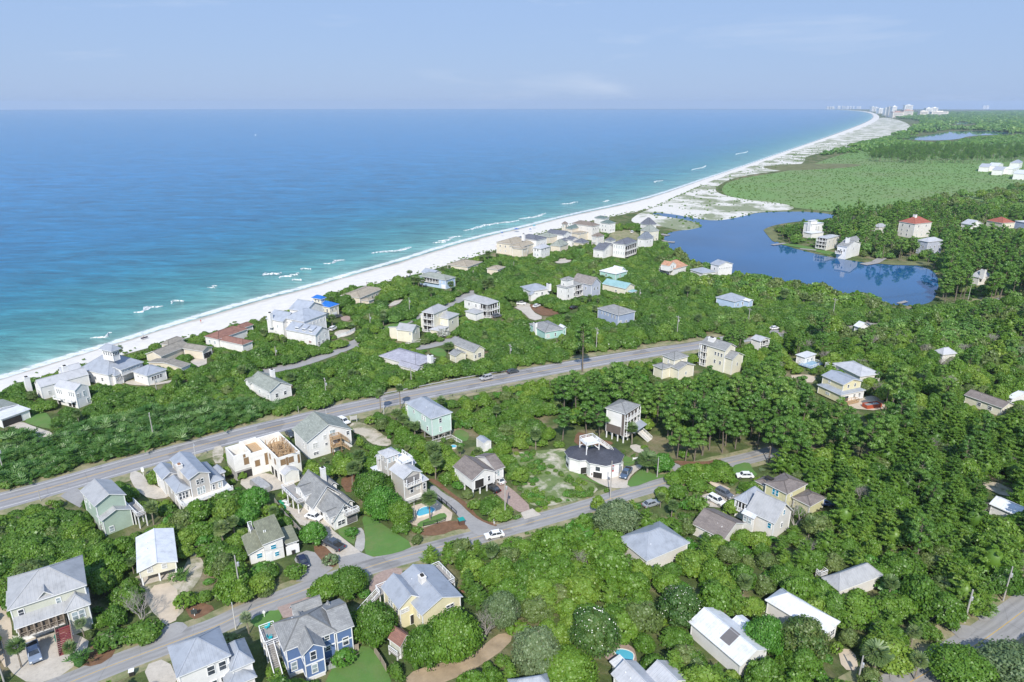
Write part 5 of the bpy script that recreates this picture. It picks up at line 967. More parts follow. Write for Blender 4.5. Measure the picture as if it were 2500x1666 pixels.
h.b((2030, 520), (2100, 560), (2190, 525), 3.6, 0, 'hip', 1.2, vis=.2, win=[('r', [.5], .2, 2.4, 2.1, 'garage')]); h.done()
h = H('low house under spreading lavender-grey hipped roof', wall=OFFW, roof=R_LAV); h.b((1190, 948), (1560, 1015), (1782, 967), 3.4, 0, 'hip', 2.4, vis=.8); h.b((1420, 1010), (1540, 1078), (1648, 1052), 3.2, 0, 'gx', 1.2, vis=.8); h.chimney((1695, 935), 3, 6.4, 1.0, .6); h.done()
h = H('cream cottage with grey gable roof and round-headed window', wall=CREAM, roof=R_SH); m = h.b((1872, 812), (2095, 905), (2202, 872), 3.9, 0, 'gx', 2.0, win=[('r', [.55], .9, 1.4, 1.8), ('r', [.15], .9, .7, 1.4), ('f', [.3], 1.5, 1.2, 1)], vis=.1); h.b((1866, 912), (1935, 945), (2022, 905), 3.0, 0, 'gx', 1.1, vis=.1); h.done()
h = H('white gabled house with grey-green shingles above highway thicket', wall=WHITE, roof=R_GRN); m = h.b((0, 1168), (222, 1264), (436, 1209), 4.4, .4, 'gx', 2.3, win=[('f', [.5], 1.8, 1.0, 1.1), ('f', [.9], 1.4, .8, 1.4), ('r', [.3, .7], 1.6, 1, 1.3)], vis=.15); h.chimney((240, 1068), 4, 8.4, .8, .6); h.b((-20, 1170), (40, 1195), (120, 1160), 4.2, .4, 'gy', 1.4, vis=.5); h.done()
V(10)
h = H('slate blue house with square grey hipped roof above the thicket', wall=SLATE, roof=R_SH); m = h.b((1152, 1026), (1355, 1090), (1520, 1056), 5.4, 0, 'hip', 2.2, win=[('f', [.2, .35, .5], 3.2, .6, 1.2), ('f', [.7, .85], 3.0, .7, 1.6), ('r', [.15], .8, 1.2, 1.6), ('r', [.5], 1.0, .8, 1.0)], vis=.25); h.done()
h = H('aqua cottage with grey hipped roof and white chimney wall', wall=AQUA, roof=R_SH); m = h.b((530, 1167), (680, 1248), (862, 1217), 3.6, 0, 'hip', 1.6, win=[('r', [.1, .2], .6, .7, 1.8), ('r', [.55], .9, .7, 1.5)], vis=.2); h.chimney((590, 1165), 0, 5.2, 1.0, .5); h.b((800, 1190), (850, 1215), (880, 1205), 3.2, 0, 'gx', .8, rc=R_WHITE, vis=.6); h.done()
h = H('white and slate house with square turret and tall brown gable', wall=WHITE, roof=R_SH); m = h.b((785, 818), (875, 842), (1022, 800), 7.0, 0, 'hip', 1.6, win=[('r', [.15, .55], 4.4, 1.1, 1.6), ('r', [.15, .55], 1.4, 1.1, 1.6), ('f', [.5], 3.8, .7, 1.2)], vis=.1); h.b((820, 757), (880, 773), (947, 752), 10.8, 0, 'hip', 1.1, wname='turret_wall', win=[('f', [.5], 7.8, .8, .9)], vis=.3)
h.b((962, 765), (1075, 825), (1200, 792), 7.4, 0, 'gx', 3.4, rc=roof_mat('brown_grey_shingle', (.31, .28, .26), 's'), wall=LILAC, win=[('r', [.3, .7], 4.2, .9, 1.5), ('f', [.3, .7], 4.2, .8, 1.4)], vis=.2); h.porch(m, 'r', .62, 1.0, 4.0, 2.6, 1.2, 2); h.porch(m, 'r', .62, 1.0, .9, 2.6, 1.2, 2); h.done()
h = H('cream house with teal metal roof in the thicket', wall=CREAM, roof=R_TEAL); h.b((1200, 802), (1420, 848), (1512, 822), 4.4, 0, 'gx', 2.2, win=[('r', [.5], 2.2, 1, 1), ('f', [.6], 1.6, 1, 1)], vis=.4); h.b((1440, 870), (1485, 885), (1520, 865), 3, 0, 'hip', .8, vis=.6); h.done()
h = H('aqua house with many-faceted white metal roof', wall=AQUA, roof=R_WHITE); h.b((1175, 682), (1330, 713), (1445, 686), 3.8, 0, 'hip', 2.2, win=[('r', [.4], 1.0, 1.2, 1.6), ('f', [.4], 1.4, 1, 1.2)], vis=.4); h.b((1300, 665), (1370, 690), (1420, 672), 4.2, 0, 'gx', 1.8, vis=.5); h.done()
h = H('white house with salmon orange roof and gabled dormer by the lake', wall=WHITE, roof=R_OR); m = h.b((1735, 642), (1865, 670), (1992, 633), 3.8, 0, 'hip', 3.6, win=[('f', [.7], 1.2, 1, 1.4)], vis=.1); h.b(None, (1818, 640), (1893, 625), 6.2, 3, 'gx', 2.0, dx=6, ov=.2, win=[('r', [.35, .65], 4.6, .7, 1.3)], prot=False); h.porch(m, 'f', .0, .4, .4, 2.8, 1.2, 2); h.done()
h = H('white waterfront house with blue-grey roof and clerestory row', wall=WHITE, roof=R_BLUE); h.b((2012, 670), (2130, 708), (2255, 690), 3.4, 0, 'hip', 1.8, vis=.5); m = h.b((2205, 612), (2285, 640), (2400, 615), 7.0, 0, 'gx', 1.8, win=[('r', 8, 4.6, .6, .7), ('f', [.5], 3.8, 1, 1.2)], vis=.2); h.done()
h = H('white house with blue-grey hipped roof behind broad magnolia', wall=WHITE, roof=R_BLUE); h.b((425, 832), (560, 862), (746, 852), 4.0, 0, 'hip', 2.2, vis=.4, win=[('r', [.3, .6], 1.2, 1, 1.4)]); h.b((525, 895), (560, 915), (602, 890), 3.4, 0, 'gx', 1.2, vis=.3); h.chimney((715, 805), 3, 6.5, 1.3, .7); h.done()
def hp(lbl, wall, roof, *blocks):
    hh = H(lbl, wall=wall, roof=roof)
    for b in blocks: hh.b(*b[:3], **b[3])
    hh.done(); return hh
W6 = [('r', [.2, .5, .8], 4.6, .9, 1.4), ('r', [.2, .5, .8], 1.5, .9, 1.5), ('f', [.25, .6], 4.6, .9, 1.4), ('f', [.25, .6], 1.5, .9, 1.4)]
hp('tan stucco beach villa with tan tiled hipped roof', TAN, R_TAN, ((250, 415), (385, 452), (500, 390), dict(h=7.4, roof='hip', rise=2.2, vis=.0, win=W6)), ((380, 445), (472, 482), (556, 420), dict(h=6.4, roof='hip', rise=1.8, vis=.0, win=W6)), ((372, 472), (478, 487), (520, 470), dict(h=5.6, roof='hip', rise=.9, vis=.2, win=[('r', [.5], 3, .9, 1.4)])))
hp('white beach villa with charcoal hipped roof and chimney', WHITE, R_DGREY, ((415, 377), (600, 402), (706, 380), dict(h=8.8, roof='hip', rise=2.2, vis=.0, win=W6))).chimney((482, 345), 8, 12.5, .9, .9)
hp('low villa with grey-green pyramid roof among the villas', TAN, R_GRN, ((740, 442), (832, 467), (872, 430), dict(h=4.4, roof='hip', rise=3.4, vis=.3)))
hp('tan villa with grey-green roof squeezed behind charcoal-roofed villa', TAN, R_GRN, ((640, 350), (720, 385), (770, 355), dict(h=6.0, roof='hip', rise=2.0, vis=.3)))
hp('white gabled villa with dark grey roof between beach villas', WHITE, R_DGREY, ((712, 330), (862, 367), (892, 332), dict(h=7, roof='gx', rise=2.2, vis=.2, win=W6)), ((800, 400), (860, 420), (895, 400), dict(h=4.2, roof='gy', rise=1.4, vis=.3)))
hp('grand cream beach villa with brown hipped roof and open turret', OFFW, R_DBR, ((915, 248), (1112, 272), (1198, 262), dict(h=10.5, roof='hip', rise=2.2, vis=.0, win=W6+[('r', [.2, .5, .8], 7.6, .9, 1.3), ('f', [.2, .5, .8], 7.6, .9, 1.3)])), ((860, 292), (950, 302), (1008, 276), dict(h=8, roof='hip', rise=2.0, rc=R_DGREEN, wall=TAN, vis=.2)), ((832, 250), (865, 257), (890, 248), dict(h=10.5, roof='hip', rise=1.6, wall=TAN, vis=.1, win=[('r', [.5], 8, 1.2, 1.6), ('f', [.5], 8, 1.2, 1.6)])), ((930, 330), (1000, 350), (1060, 320), dict(h=6, roof='flat', rise=0, wall=TAN, rc=R_TAN, vis=.1, win=W6[:1])))
hp('white villa with dark green hipped roofs at the villas end', WHITE, R_DGREEN, ((1190, 237), (1272, 253), (1327, 240), dict(h=7.6, roof='hip', rise=2.2, vis=.1, win=W6)), ((1150, 190), (1212, 212), (1262, 196), dict(h=9, roof='hip', rise=1.6, vis=.2)))
hp('house with steep dark grey pyramid roof on the dune spit', WHITE, R_DGREY, ((1565, 246), (1640, 268), (1696, 252), dict(h=4.6, roof='hip', rise=5, vis=.3)))
hp('cream house with grey-green pyramid roof beside lake', CREAM, R_GRN, ((1555, 306), (1640, 324), (1730, 310), dict(h=8.6, roof='hip', rise=4, vis=.2, win=W6)))
hp('white lakeside house with slate gabled roof and small square windows', WHITE, roof_mat('slate_roof', (.23, .26, .30), 's'), ((1525, 382), (1600, 394), (1682, 376), dict(h=6.4, roof='hip', rise=4.2, vis=.1, win=[('r', [.3, .7], 3.6, .7, 1), ('f', [.4], 3.6, .9, 1.3)])))
hh = hp('long white galleried house with dark hipped roof', WHITE, R_DGREY, ((1305, 427), (1425, 447), (1522, 407), dict(h=9, roof='hip', rise=2.6, vis=.0, win=[('f', 5, 6.0, .6, 1.8), ('f', 5, 2.2, .6, 1.8)])))
for k in (1.0, 4.6): hh.porch(hh.blocks[0], 'r', .02, .98, k, 3.2, 1.6, 6)
hp('white chapel-like house with small dark gables and lancet window', WHITE, R_DGREY, ((1125, 482), (1222, 502), (1322, 462), dict(h=5.4, roof='gx', rise=3.0, vis=.1, win=[('r', [.3], 2.4, .8, 2.4), ('f', [.5], 1, .8, 1.4)])), ((1210, 440), (1270, 455), (1310, 440), dict(h=7.0, roof='gx', rise=1.2, vis=.3)))
hp('small house with slate hipped roof behind green hedge', TAN, R_DGREY, ((940, 416), (1030, 432), (1082, 412), dict(h=4, roof='hip', rise=2.4, vis=.6)))
h = H('tall cream house with great white chimney and sea-facing balconies', wall=CREAM, roof=R_SH); m = h.b((2110, 1347), (2340, 1420), (2440, 1378), 9.0, 0, 'gx', 2.0, win=[('f', [.62, .75, .88], 6.0, .8, 1.3), ('f', [.62, .85], 2.8, .8, 1.4), ('r', [.3, .7], 6.0, .9, 1.3)], vis=.0); h.chimney((2215, 1300), 0, 11.4, 1.3, .8)
for k in (.4, 3.2, 6.0): h.porch(m, 'l', .05, .95, k, 2.5, 1.3, 2); h.porch(m, 'f', .02, .25, k, 2.5, .9, 2)
V(11); h.b((55, 1225), (142, 1257), (192, 1207), 6.4, 0, 'gx', 1.8, vis=.0, win=[('r', [.5], 3, .8, 1.2)]); h.done()
V(10); h = H('small cream two-level house with grey hipped roof by highway', wall=CREAM, roof=R_SH); h.b((1752, 1457), (1870, 1502), (2006, 1467), 7.0, 0, 'hip', 1.6, win=[('f', [.5], 4.8, .7, 1.1), ('r', [.6], 4.6, .7, 1.1)], vis=.1); h.b((1800, 1545), (1925, 1600), (2045, 1540), 4.4, 0, 'gx', 1.4, win=[('r', [.5], 1.4, .8, 1.2)], vis=.2); h.b((1665, 1548), (1770, 1590), (1840, 1560), 4.2, 0, 'hip', 1.0, vis=.3); h.done()
# ---- beyond the lake
V(11)
hp('big cream mansion with red tiled hipped roof beyond lake', OFFW, R_TER, ((1420, 188), (1530, 220), (1616, 192), dict(h=11, roof='hip', rise=4, vis=.1, win=W6+[('r', [.25, .7], 8, 1, 1.6), ('f', [.25, .7], 8, 1, 1.6)])), ((1440, 222), (1488, 240), (1530, 222), dict(h=8, roof='hip', rise=2, vis=.1, win=W6[:1]))).chimney((1520, 140), 11, 16.5, 1, 1)
hp('white flat-roofed house on the wooded point of the lake', WHITE, R_WHITE, ((678, 200), (735, 218), (806, 200), dict(h=9, roof='flat', rise=0, vis=.1, win=[('r', [.4, .6], 3, 1.6, 4)])), ((700, 182), (730, 190), (765, 180), dict(h=11.5, roof='flat', rise=0, vis=.2)), ((670, 270), (740, 290), (800, 268), dict(h=4, roof='flat', rise=0, vis=.2)))
hh = hp('white lakeside house with flat pale roof and stacked decks', OFFW, R_PALE, ((770, 310), (852, 324), (940, 300), dict(h=8.4, roof='hip', rise=.8, vis=.0, win=[('r', [.2, .5, .8], 5, .9, 1.5), ('r', [.2, .5, .8], 2, .9, 1.5)])))
for k in (1, 3.6, 6): hh.porch(hh.blocks[0], 'f', .02, .98, k, 2.2, 2, 3)
hh = hp('white gabled lakeside house with grey roof and jetty lawn', WHITE, R_SH, ((930, 372), (1010, 392), (1088, 352), dict(h=8.4, roof='gx', rise=2.6, vis=.0, win=[('r', [.5], 5, 1, 1.5), ('f', [.4, .8], 5, .9, 1.4)])), ((975, 335), (1030, 352), (1080, 325), dict(h=10, roof='gy', rise=2, vis=.2)))
hh.chimney((1005, 318), 6, 13, 1, 1); hh.porch(hh.blocks[0], 'f', .0, .6, 3.4, 2, 2.5, 3)
hp('white gabled house at forest edge beyond lake', WHITE, R_PALE, ((1885, 203), (1950, 222), (2022, 206), dict(h=5, roof='gx', rise=3, vis=.3)))
hp('cream house with bright red hipped roof at forest edge', CREAM, R_TER, ((2080, 182), (2190, 208), (2272, 196), dict(h=5.5, roof='hip', rise=3.6, vis=.2, win=[('r', [.3, .7], 2, 1, 1.6)])))
hp('dark blue-walled house with pale roof at forest edge', SLATE, R_WHITE, ((2300, 185), (2370, 205), (2440, 190), dict(h=6, roof='flat', rise=0, vis=.2)))
hp('house with pale sloping roof in trees south of lake', OFFW, R_PALE, ((1942, 605), (2015, 625), (2095, 605), dict(h=4.6, roof='hip', rise=3.2, vis=.5))).chimney((2045, 562), 4, 9, 1.2, .8)
hp('small grey-roofed house between lake point and red mansion', OFFW, R_GREY, ((1198, 226), (1250, 240), (1297, 226), dict(h=5, roof='hip', rise=2.2, vis=.5)))
hp('house with blue-grey hipped metal roof south of the lake', LBLUE, R_BLUE, ((-8, 770), (142, 808), (232, 778), dict(h=4.4, roof='hip', rise=2.4, vis=.4, win=[('r', [.3, .7], 1.6, 1, 1.3)])), ((200, 790), (240, 805), (292, 795), dict(h=4, roof='gx', rise=.6, rc=R_WHITE, vis=.4)))
hp('white shed-like cottage roof alone in the oak canopy', WHITE, R_WHITE, ((1050, 987), (1092, 1006), (1165, 992), dict(h=4, roof='gx', rise=1.8, vis=.5)))
hp('blue-grey house half hidden behind tall lakeside pines', LILAC, R_PALE, ((1565, 330), (1630, 360), (1700, 330), dict(h=9, roof='hip', rise=2, vis=.5, win=W6)))
V(10)
hp('white villa with pale hip roof just past charcoal-roofed villa', WHITE, R_PALE, ((575, 468), (650, 488), (715, 455), dict(h=6.5, roof='hip', rise=1.8, vis=.2, win=W6)))
hp('small white gabled house in front of grand cream villa', WHITE, R_DGREY, ((880, 392), (932, 408), (975, 385), dict(h=5.0, roof='gx', rise=1.8, vis=.3, win=W6[1:2])))
hp('low white house with slate roof below dark green roofs', WHITE, R_DGREY, ((1228, 398), (1280, 412), (1325, 396), dict(h=4.6, roof='hip', rise=1.8, vis=.3)))
hp('white villa with brown roof between grand villa and dark green roofs', OFFW, R_DBR, ((1115, 360), (1165, 376), (1215, 355), dict(h=7, roof='hip', rise=2, vis=.2, win=W6)))
V(12)
for i, (q, ro) in enumerate([((None, (2085, 560), (2125, 540), dict(h=7, roof='gx', rise=3, vis=.2, dx=13)), R_PALE), ((None, (2150, 552), (2200, 535), dict(h=8, roof='gx', rise=3, vis=.2, dx=13)), R_WHITE), ((None, (2190, 585), (2240, 562), dict(h=7, roof='gx', rise=3, vis=.1, dx=13)), R_PALE),
    ((None, (2270, 575), (2320, 560), dict(h=8, roof='hip', rise=3, vis=.1, dx=13)), R_WHITE), ((None, (2320, 530), (2348, 520), dict(h=9, roof='hip', rise=4, vis=.3, dx=13)), R_BLUE), ((None, (2360, 612), (2420, 590), dict(h=8, roof='gx', rise=3, vis=.1, dx=13)), R_WHITE)]):
    kk = dict(q[3]); kk['win'] = W6[:2]; lb = ['white house at the near end of the cluster on forest edge', 'white house with bright gable in the forest edge cluster', 'tall white house in front of the forest edge cluster', 'white hip-roofed house inside the forest edge cluster', 'white house with blue hipped roof behind forest edge cluster', 'big white house at the picture edge of the forest cluster'][i]
    hh = H(lb, wall=WHITE, roof=ro, group='white houses clustered at the forest edge', far=True); hh.b(*q[:3], **kk); hh.done()
# ---- the hotel towers down the coast
V(12)
TW = M('tower_concrete', (.80, .74, .66), .8, .1, .02); TW2 = M('tower_white', (.86, .85, .83), .8, .1, .02); TWR = M('tower_red_roof', (.48, .30, .25), .8); TGL = M('tower_glass', (.22, .25, .28), .4)
def tower(x0, x1, yt, yb, mat, roofm, lbl, depth=40, grp=None):
    a, b = W((x0, yb)), W((x1, yb)); ht = height(((x0+x1)/2, yt), ((x0+x1)/2, yb)); wd = (b-a).length; c = (a+b)/2
    t = empty('hotel_tower', c, math.atan2((b-a).y, (b-a).x)); tag(t, lbl, 'tower', grp); m = MB(); m.box(-wd/2, wd/2, 0, depth, 0, ht); m.build('wall', mat, t)
    r = MB(); r.box(-wd/2-1, wd/2+1, -1, depth+1, ht, ht+4); r.box(-wd*.2, wd*.2, depth*.2, depth*.7, ht+4, ht+10); r.build('roof', roofm, t)
    n = max(3, min(14, int(ht/9)))
    wb = MB()
    for k in range(n): z_ = ht*(k+.5)/n; wb.box(-wd/2+wd*.06, wd/2-wd*.06, -1.5, 0, z_-ht/n*.22, z_+ht/n*.12)
    o = wb.build('balcony_band', TGL, t)
for a in [(1310, 1338, 104, 178, TW, TW, 'slender tan hotel tower nearest the bend of the beach'), (1335, 1368, 99, 180, TW2, TW2, 'pale hotel tower behind the stepped red-roofed block'), (1345, 1425, 140, 183, TW, TWR, 'stepped tan hotel block with red roofs'), (1432, 1493, 88, 150, TW2, TW2, 'tallest pale hotel tower on the coast'),
          (1425, 1498, 128, 177, TW, TWR, 'broad cream hotel with red roof below the tallest tower'), (1553, 1612, 135, 172, TW, TW, 'wide tan hotel inland of the beach towers'), (1595, 1640, 111, 165, TW2, TW2, 'tan twin tower behind the wide inland hotel'), (1640, 1686, 108, 165, TW2, TW2, 'pale twin tower beside the long inland hotel'), (1642, 1770, 138, 169, TW, TW, 'long low hotel slab inland of the beach'),
          (1285, 1308, 112, 165, TW2, TW2, 'thin white tower at the beach bend')]: tower(*a)
for k, (x0, x1, yt) in enumerate([(845, 858, 98), (866, 876, 97), (884, 900, 97), (925, 945, 93), (958, 968, 92), (975, 985, 97), (993, 1010, 94), (1018, 1032, 95), (1040, 1052, 95), (1070, 1085, 98), (1090, 1104, 96), (1185, 1205, 98), (1210, 1232, 102), (1238, 1262, 112), (1262, 1284, 114), (2038, 2058, 91), (2062, 2082, 90)]):
    yb = 116 if x1 < 1110 else (135 if x1 < 1250 else 150) if x1 < 2000 else 116
    tower(x0, x1, yt+1, yb, TW2, TW2, 'faint hotel tower on the hazy far coast', grp='hazy towers on the far coast', depth=60)
# ------------------------------------------------------------------ vehicles
TYRE = M('tyre_rubber', (.02, .02, .02), .9); RIM = M('wheel_rim', (.45, .45, .47), .35, metal=.7); LAMP = M('headlamp_lens', (.75, .76, .74), .2); TAIL = M('tail_lamp_lens', (.35, .01, .01), .3)
def car(q, qf, style, col, label, cat='car', z=0.0, grp=None):
    p, f = W(q), W(qf); a = math.atan2(f.y-p.y, f.x-p.x); t = empty({'pickup': 'pickup_truck', 'suv': 'parked_car', 'sedan': 'parked_car'}[style], (p.x, p.y, z+.26), a); tag(t, label, cat, grp)
    FOOT.append(np.array([(p.x+3*math.cos(k), p.y+3*math.sin(k)) for k in np.linspace(0, 6, 8)])); PROT.append((np.array([px(q)])+np.array([(-12, 6), (12, 6), (12, -10), (-12, -10)]), p.length+3, 0))
    Lh, Wd, b0, b1, top, cab = {'sedan': (2.3, .9, .25, .86, 1.42, (-1.75, -1.15, .55, 1.15)), 'suv': (2.35, .95, .3, 1.05, 1.76, (-2.2, -1.95, .55, 1.2)), 'pickup': (2.9, .99, .38, 1.15, 1.86, (-.75, -.55, .85, 1.4))}[style]
    pm = M('car_paint_'+label.split()[0], col, .28, .04, 1, .5); mb = MB()
    def ring(prof, w0, w1):        # side outline swept across the width with rounded shoulders
        n = len(prof)
        for ya, yb, sa, sb in ((-w0, -w1, 1, .97), (-w1, w1, .97, .97), (w1, w0, .97, 1)):
            for i in range(n):
                x0, z0 = prof[i]; x1, z1 = prof[(i+1) % n]; ka = 1 if abs(ya) == w1 else .9; kb = 1 if abs(yb) == w1 else .9
                mb.poly([(x0*sa, ya, b0+(z0-b0)*ka), (x1*sa, ya, b0+(z1-b0)*ka), (x1*sb, yb, b0+(z1-b0)*kb), (x0*sb, yb, b0+(z0-b0)*kb)])
        mb.poly([(x, -w0, b0+(z_-b0)*.9) for x, z_ in prof]); mb.poly([(x, w0, b0+(z_-b0)*.9) for x, z_ in reversed(prof)])
    prof = [(-Lh, b0+.1), (-Lh*.9, b0), (Lh*.9, b0), (Lh, b0+.15), (Lh*.99, b1*.82), (Lh*.9, b1*.92), (cab[3]+.1, b1), (-Lh*.97, b1), (-Lh, b1*.8)]; ring(prof, Wd, Wd*.88)
    if style == 'pickup': mb.box(-Lh*.96, cab[0]-.05, -Wd*.95, -Wd*.86, b1, b1+.12); mb.box(-Lh*.96, cab[0]-.05, Wd*.86, Wd*.95, b1, b1+.12); mb.box(-Lh*.98, -Lh*.93, -Wd*.9, Wd*.9, b1, b1+.12)
    x0, x1, x2, x3 = cab; mb.poly([(x1-.05, -Wd*.72, top), (x2+.05, -Wd*.72, top), (x2+.05, Wd*.72, top), (x1-.05, Wd*.72, top)]); mb.obox(((x1+x2)/2, 0, top-.03), (1, 0, 0), (0, 1, 0), (0, 0, 1), (x2-x1)/2+.05, Wd*.73, .035)
    for sg in (-1, 1):
        for xa, xb in ((x0, x1), (x3, x2), ((x0+x3)/2-.05, (x1+x2)/2)): mb.beam((xa, sg*Wd*.87, b1), (xb, sg*Wd*.73, top), .09)
    mb.build('body', pm, t); g = MB(); bt = [(x0, -Wd*.86, b1), (x3, -Wd*.86, b1), (x3, Wd*.86, b1), (x0, Wd*.86, b1)]; tp = [(x1, -Wd*.72, top-.02), (x2, -Wd*.72, top-.02), (x2, Wd*.72, top-.02), (x1, Wd*.72, top-.02)]
    for i in range(4): j = (i+1) % 4; g.poly([bt[i], bt[j], tp[j], tp[i]])
    g.build('car_windows', GLASS, t)
    if style == 'pickup': g = MB(); g.box(-Lh*.93, cab[0]-.08, -Wd*.85, Wd*.85, b1-.02, b1+.02); g.build('truck_bed', DARK, t)
    r = .33 if style == 'sedan' else .38
    for sx in (-.62, .62):
        for sg in (-1, 1):
            w_ = MB(); w_.tube((Lh*sx, sg*(Wd-.2), r-.12), (Lh*sx, sg*(Wd+.01), r-.12), r, n=12); o = w_.build('wheel', TYRE, t); w_ = MB(); w_.tube((Lh*sx, sg*(Wd), r-.12), (Lh*sx, sg*(Wd+.03), r-.12), r*.6, n=10); w_.build('rim', RIM, o)
    for sg in (-1, 1):
        w_ = MB(); w_.box(Lh*.93, Lh*1.01, sg*Wd*.75-.18, sg*Wd*.75+.18, b1*.68, b1*.84); w_.build('headlight', LAMP, t); w_ = MB(); w_.box(-Lh*1.01, -Lh*.95, sg*Wd*.8-.12, sg*Wd*.8+.12, b1*.65, b1*.88); w_.build('tail_light', TAIL, t)
    return t
WH, SIL, BLK, NAVY, DGR = (.78, .78, .77), (.34, .37, .42), (.02, .02, .022), (.015, .02, .05), (.09, .10, .12)
V(1); car((322, 1330), (345, 1425), 'pickup', (.22, .27, .36), 'silverblue pickup truck parked nose out on concrete drive by two palms', 'pickup truck')
V(2); car((812, 328), (735, 285), 'pickup', (.07, .085, .11), 'charcoal pickup truck parked on concrete drive by round green tree', 'pickup truck'); car((527, 482), (548, 525), 'sedan', NAVY, 'navy car parked on asphalt in front of turquoise-blind cottage'); car((632, 68), (690, 85), 'sedan', WH, 'white car parked beside steep-gabled house with dormers'); car((2285, 236), (2173, 258), 'sedan', (.77, .77, .76), 'white car on the lane with trees hiding its near side')
V(14); car((1790, 305), (1850, 335), 'suv', (.76, .77, .78), 'white car behind house with brown timber balconies'); car((1062, 478), (1085, 500), 'sedan', (.06, .07, .08), 'dark car tucked between bush and house with timber balconies')
V(15); car((1812, 945), (1740, 900), 'sedan', BLK, 'black car under raised brown-roofed cottage'); car((1890, 828), (1840, 790), 'sedan', WH, 'white car sheltering under raised brown-roofed cottage')
V(16); car((560, 1090), (500, 1040), 'suv', (.025, .02, .025), 'black car backed halfway into garage of charcoal-roofed house'); car((1052, 1135), (1015, 1190), 'pickup', (.08, .12, .19), 'steelblue pickup truck facing lane on drive of charcoal-roofed house', 'pickup truck')
V(17); car((880, 262), (800, 262), 'sedan', (.78, .78, .78), 'white car on grass beside the olive house'); car((602, 515), (650, 540), 'suv', (.12, .13, .15), 'grey four-wheel drive parked next to the boat trailer'); car((497, 610), (570, 650), 'suv', (.79, .78, .76), 'white car with dark windows on drive by brown-roofed cottage'); car((1962, 640), (2010, 640), 'sedan', (.12, .18, .36), 'blue car glimpsed under trees by the olive house')
V(5); car((1462, 1078), (1520, 1060), 'sedan', (.3, .32, .33), 'pale grey car among palms by the lane')
V(9); car((806, 703), (830, 690), 'suv', (.75, .75, .76), 'white car in mansion forecourt'); car((842, 588), (880, 580), 'sedan', DGR, 'dark car before garage of vivid blue-roofed house'); car((2306, 586), (2360, 575), 'suv', (.17, .2, .24), 'grey car parked before white pillared gallery')
V(10); car((462, 998), (500, 1000), 'suv', (.76, .76, .75), 'white car on pale forecourt near the white dormered hedge'); car((602, 1018), (640, 1005), 'sedan', (.8, .8, .8), 'white car on brown mulch beside pale forecourt'); car((940, 1034), (990, 1020), 'sedan', (.03, .03, .035), 'black car under trees by slate blue house'); car((1480, 337), (1500, 320), 'suv', (.8, .8, .79), 'white car on sandy track among the villas')
V(11); car((440, 1020), (470, 1016), 'sedan', (.8, .79, .78), 'white car in small clearing above oak wood')
V(0); car((1178, 857.5), (1240, 845), 'sedan', (.20, .02, .04), 'dark red car driving along the highway'); car((1117, 873.5), (1050, 888), 'suv', (.42, .42, .44), 'silver-grey car driving along the highway by the guardrail')
V(17)
p = W((525, 432)); t = empty('boat_on_trailer', (p.x, p.y, 0), math.atan2(-.25, 1)+2.6); tag(t, 'beige motorboat with cover resting on its trailer', 'boat'); mb = MB(); st = [(-2.8, .95, .5), (-1, 1.05, .45), (1, 1.0, .5), (2.2, .6, .7), (3.0, .05, 1.0)]
for (xa, wa, za), (xb, wb, zb) in zip(st, st[1:]):
    for sg in (-1, 1): mb.poly([(xa, 0, za), (xb, 0, zb), (xb, sg*wb, 1.25+zb*.15), (xa, sg*wa, 1.25+za*.15)])
    mb.poly([(xa, -wa, 1.3), (xb, -wb, 1.35), (xb, 0, 1.6), (xa, 0, 1.65)]); mb.poly([(xa, wa, 1.3), (xb, wb, 1.35), (xb, 0, 1.6), (xa, 0, 1.65)])
mb.poly([(-2.8, -.95, 1.3), (-2.8, .95, 1.3), (-2.8, 0, .5)]); mb.build('hull', M('boat_cover', (.55, .44, .32), .8), t); tb = MB(); tb.beam((-2.5, -.6, .45), (3.4, 0, .45), .1); tb.beam((-2.5, .6, .45), (3.4, 0, .45), .1); tb.build('trailer_frame', RIM, t)
for sg in (-1, 1): w_ = MB(); w_.tube((-1, sg*.95, .35), (-1, sg*1.15, .35), .33, n=10); w_.build('wheel', TYRE, t)
V(8); p = W((1102, 655)); t = empty('dumpster', (p.x, p.y, 0), .25); tag(t, 'orange-red open skip full of blue-grey rubble by yellow house', 'skip'); mb = MB(); ORR = M('skip_orange_paint', (.42, .085, .04), .6)
q = [(-2.9, -1.1), (2.9, -1.1), (2.9, 1.1), (-2.9, 1.1)]; mb.prism([(x*.9, y) for x, y in q], .1, .5); 
for (a, b) in zip(q, q[1:]+q[:1]): mb.beam((a[0], a[1], .9), (b[0], b[1], .9), .12, 1.1)
mb.build('container', ORR, t); mb = MB(); mb.box(-2.7, 2.7, -1, 1, .5, 1.15); mb.build('rubble', M('rubble_load', (.26, .28, .28), .9, .4, 3), t)
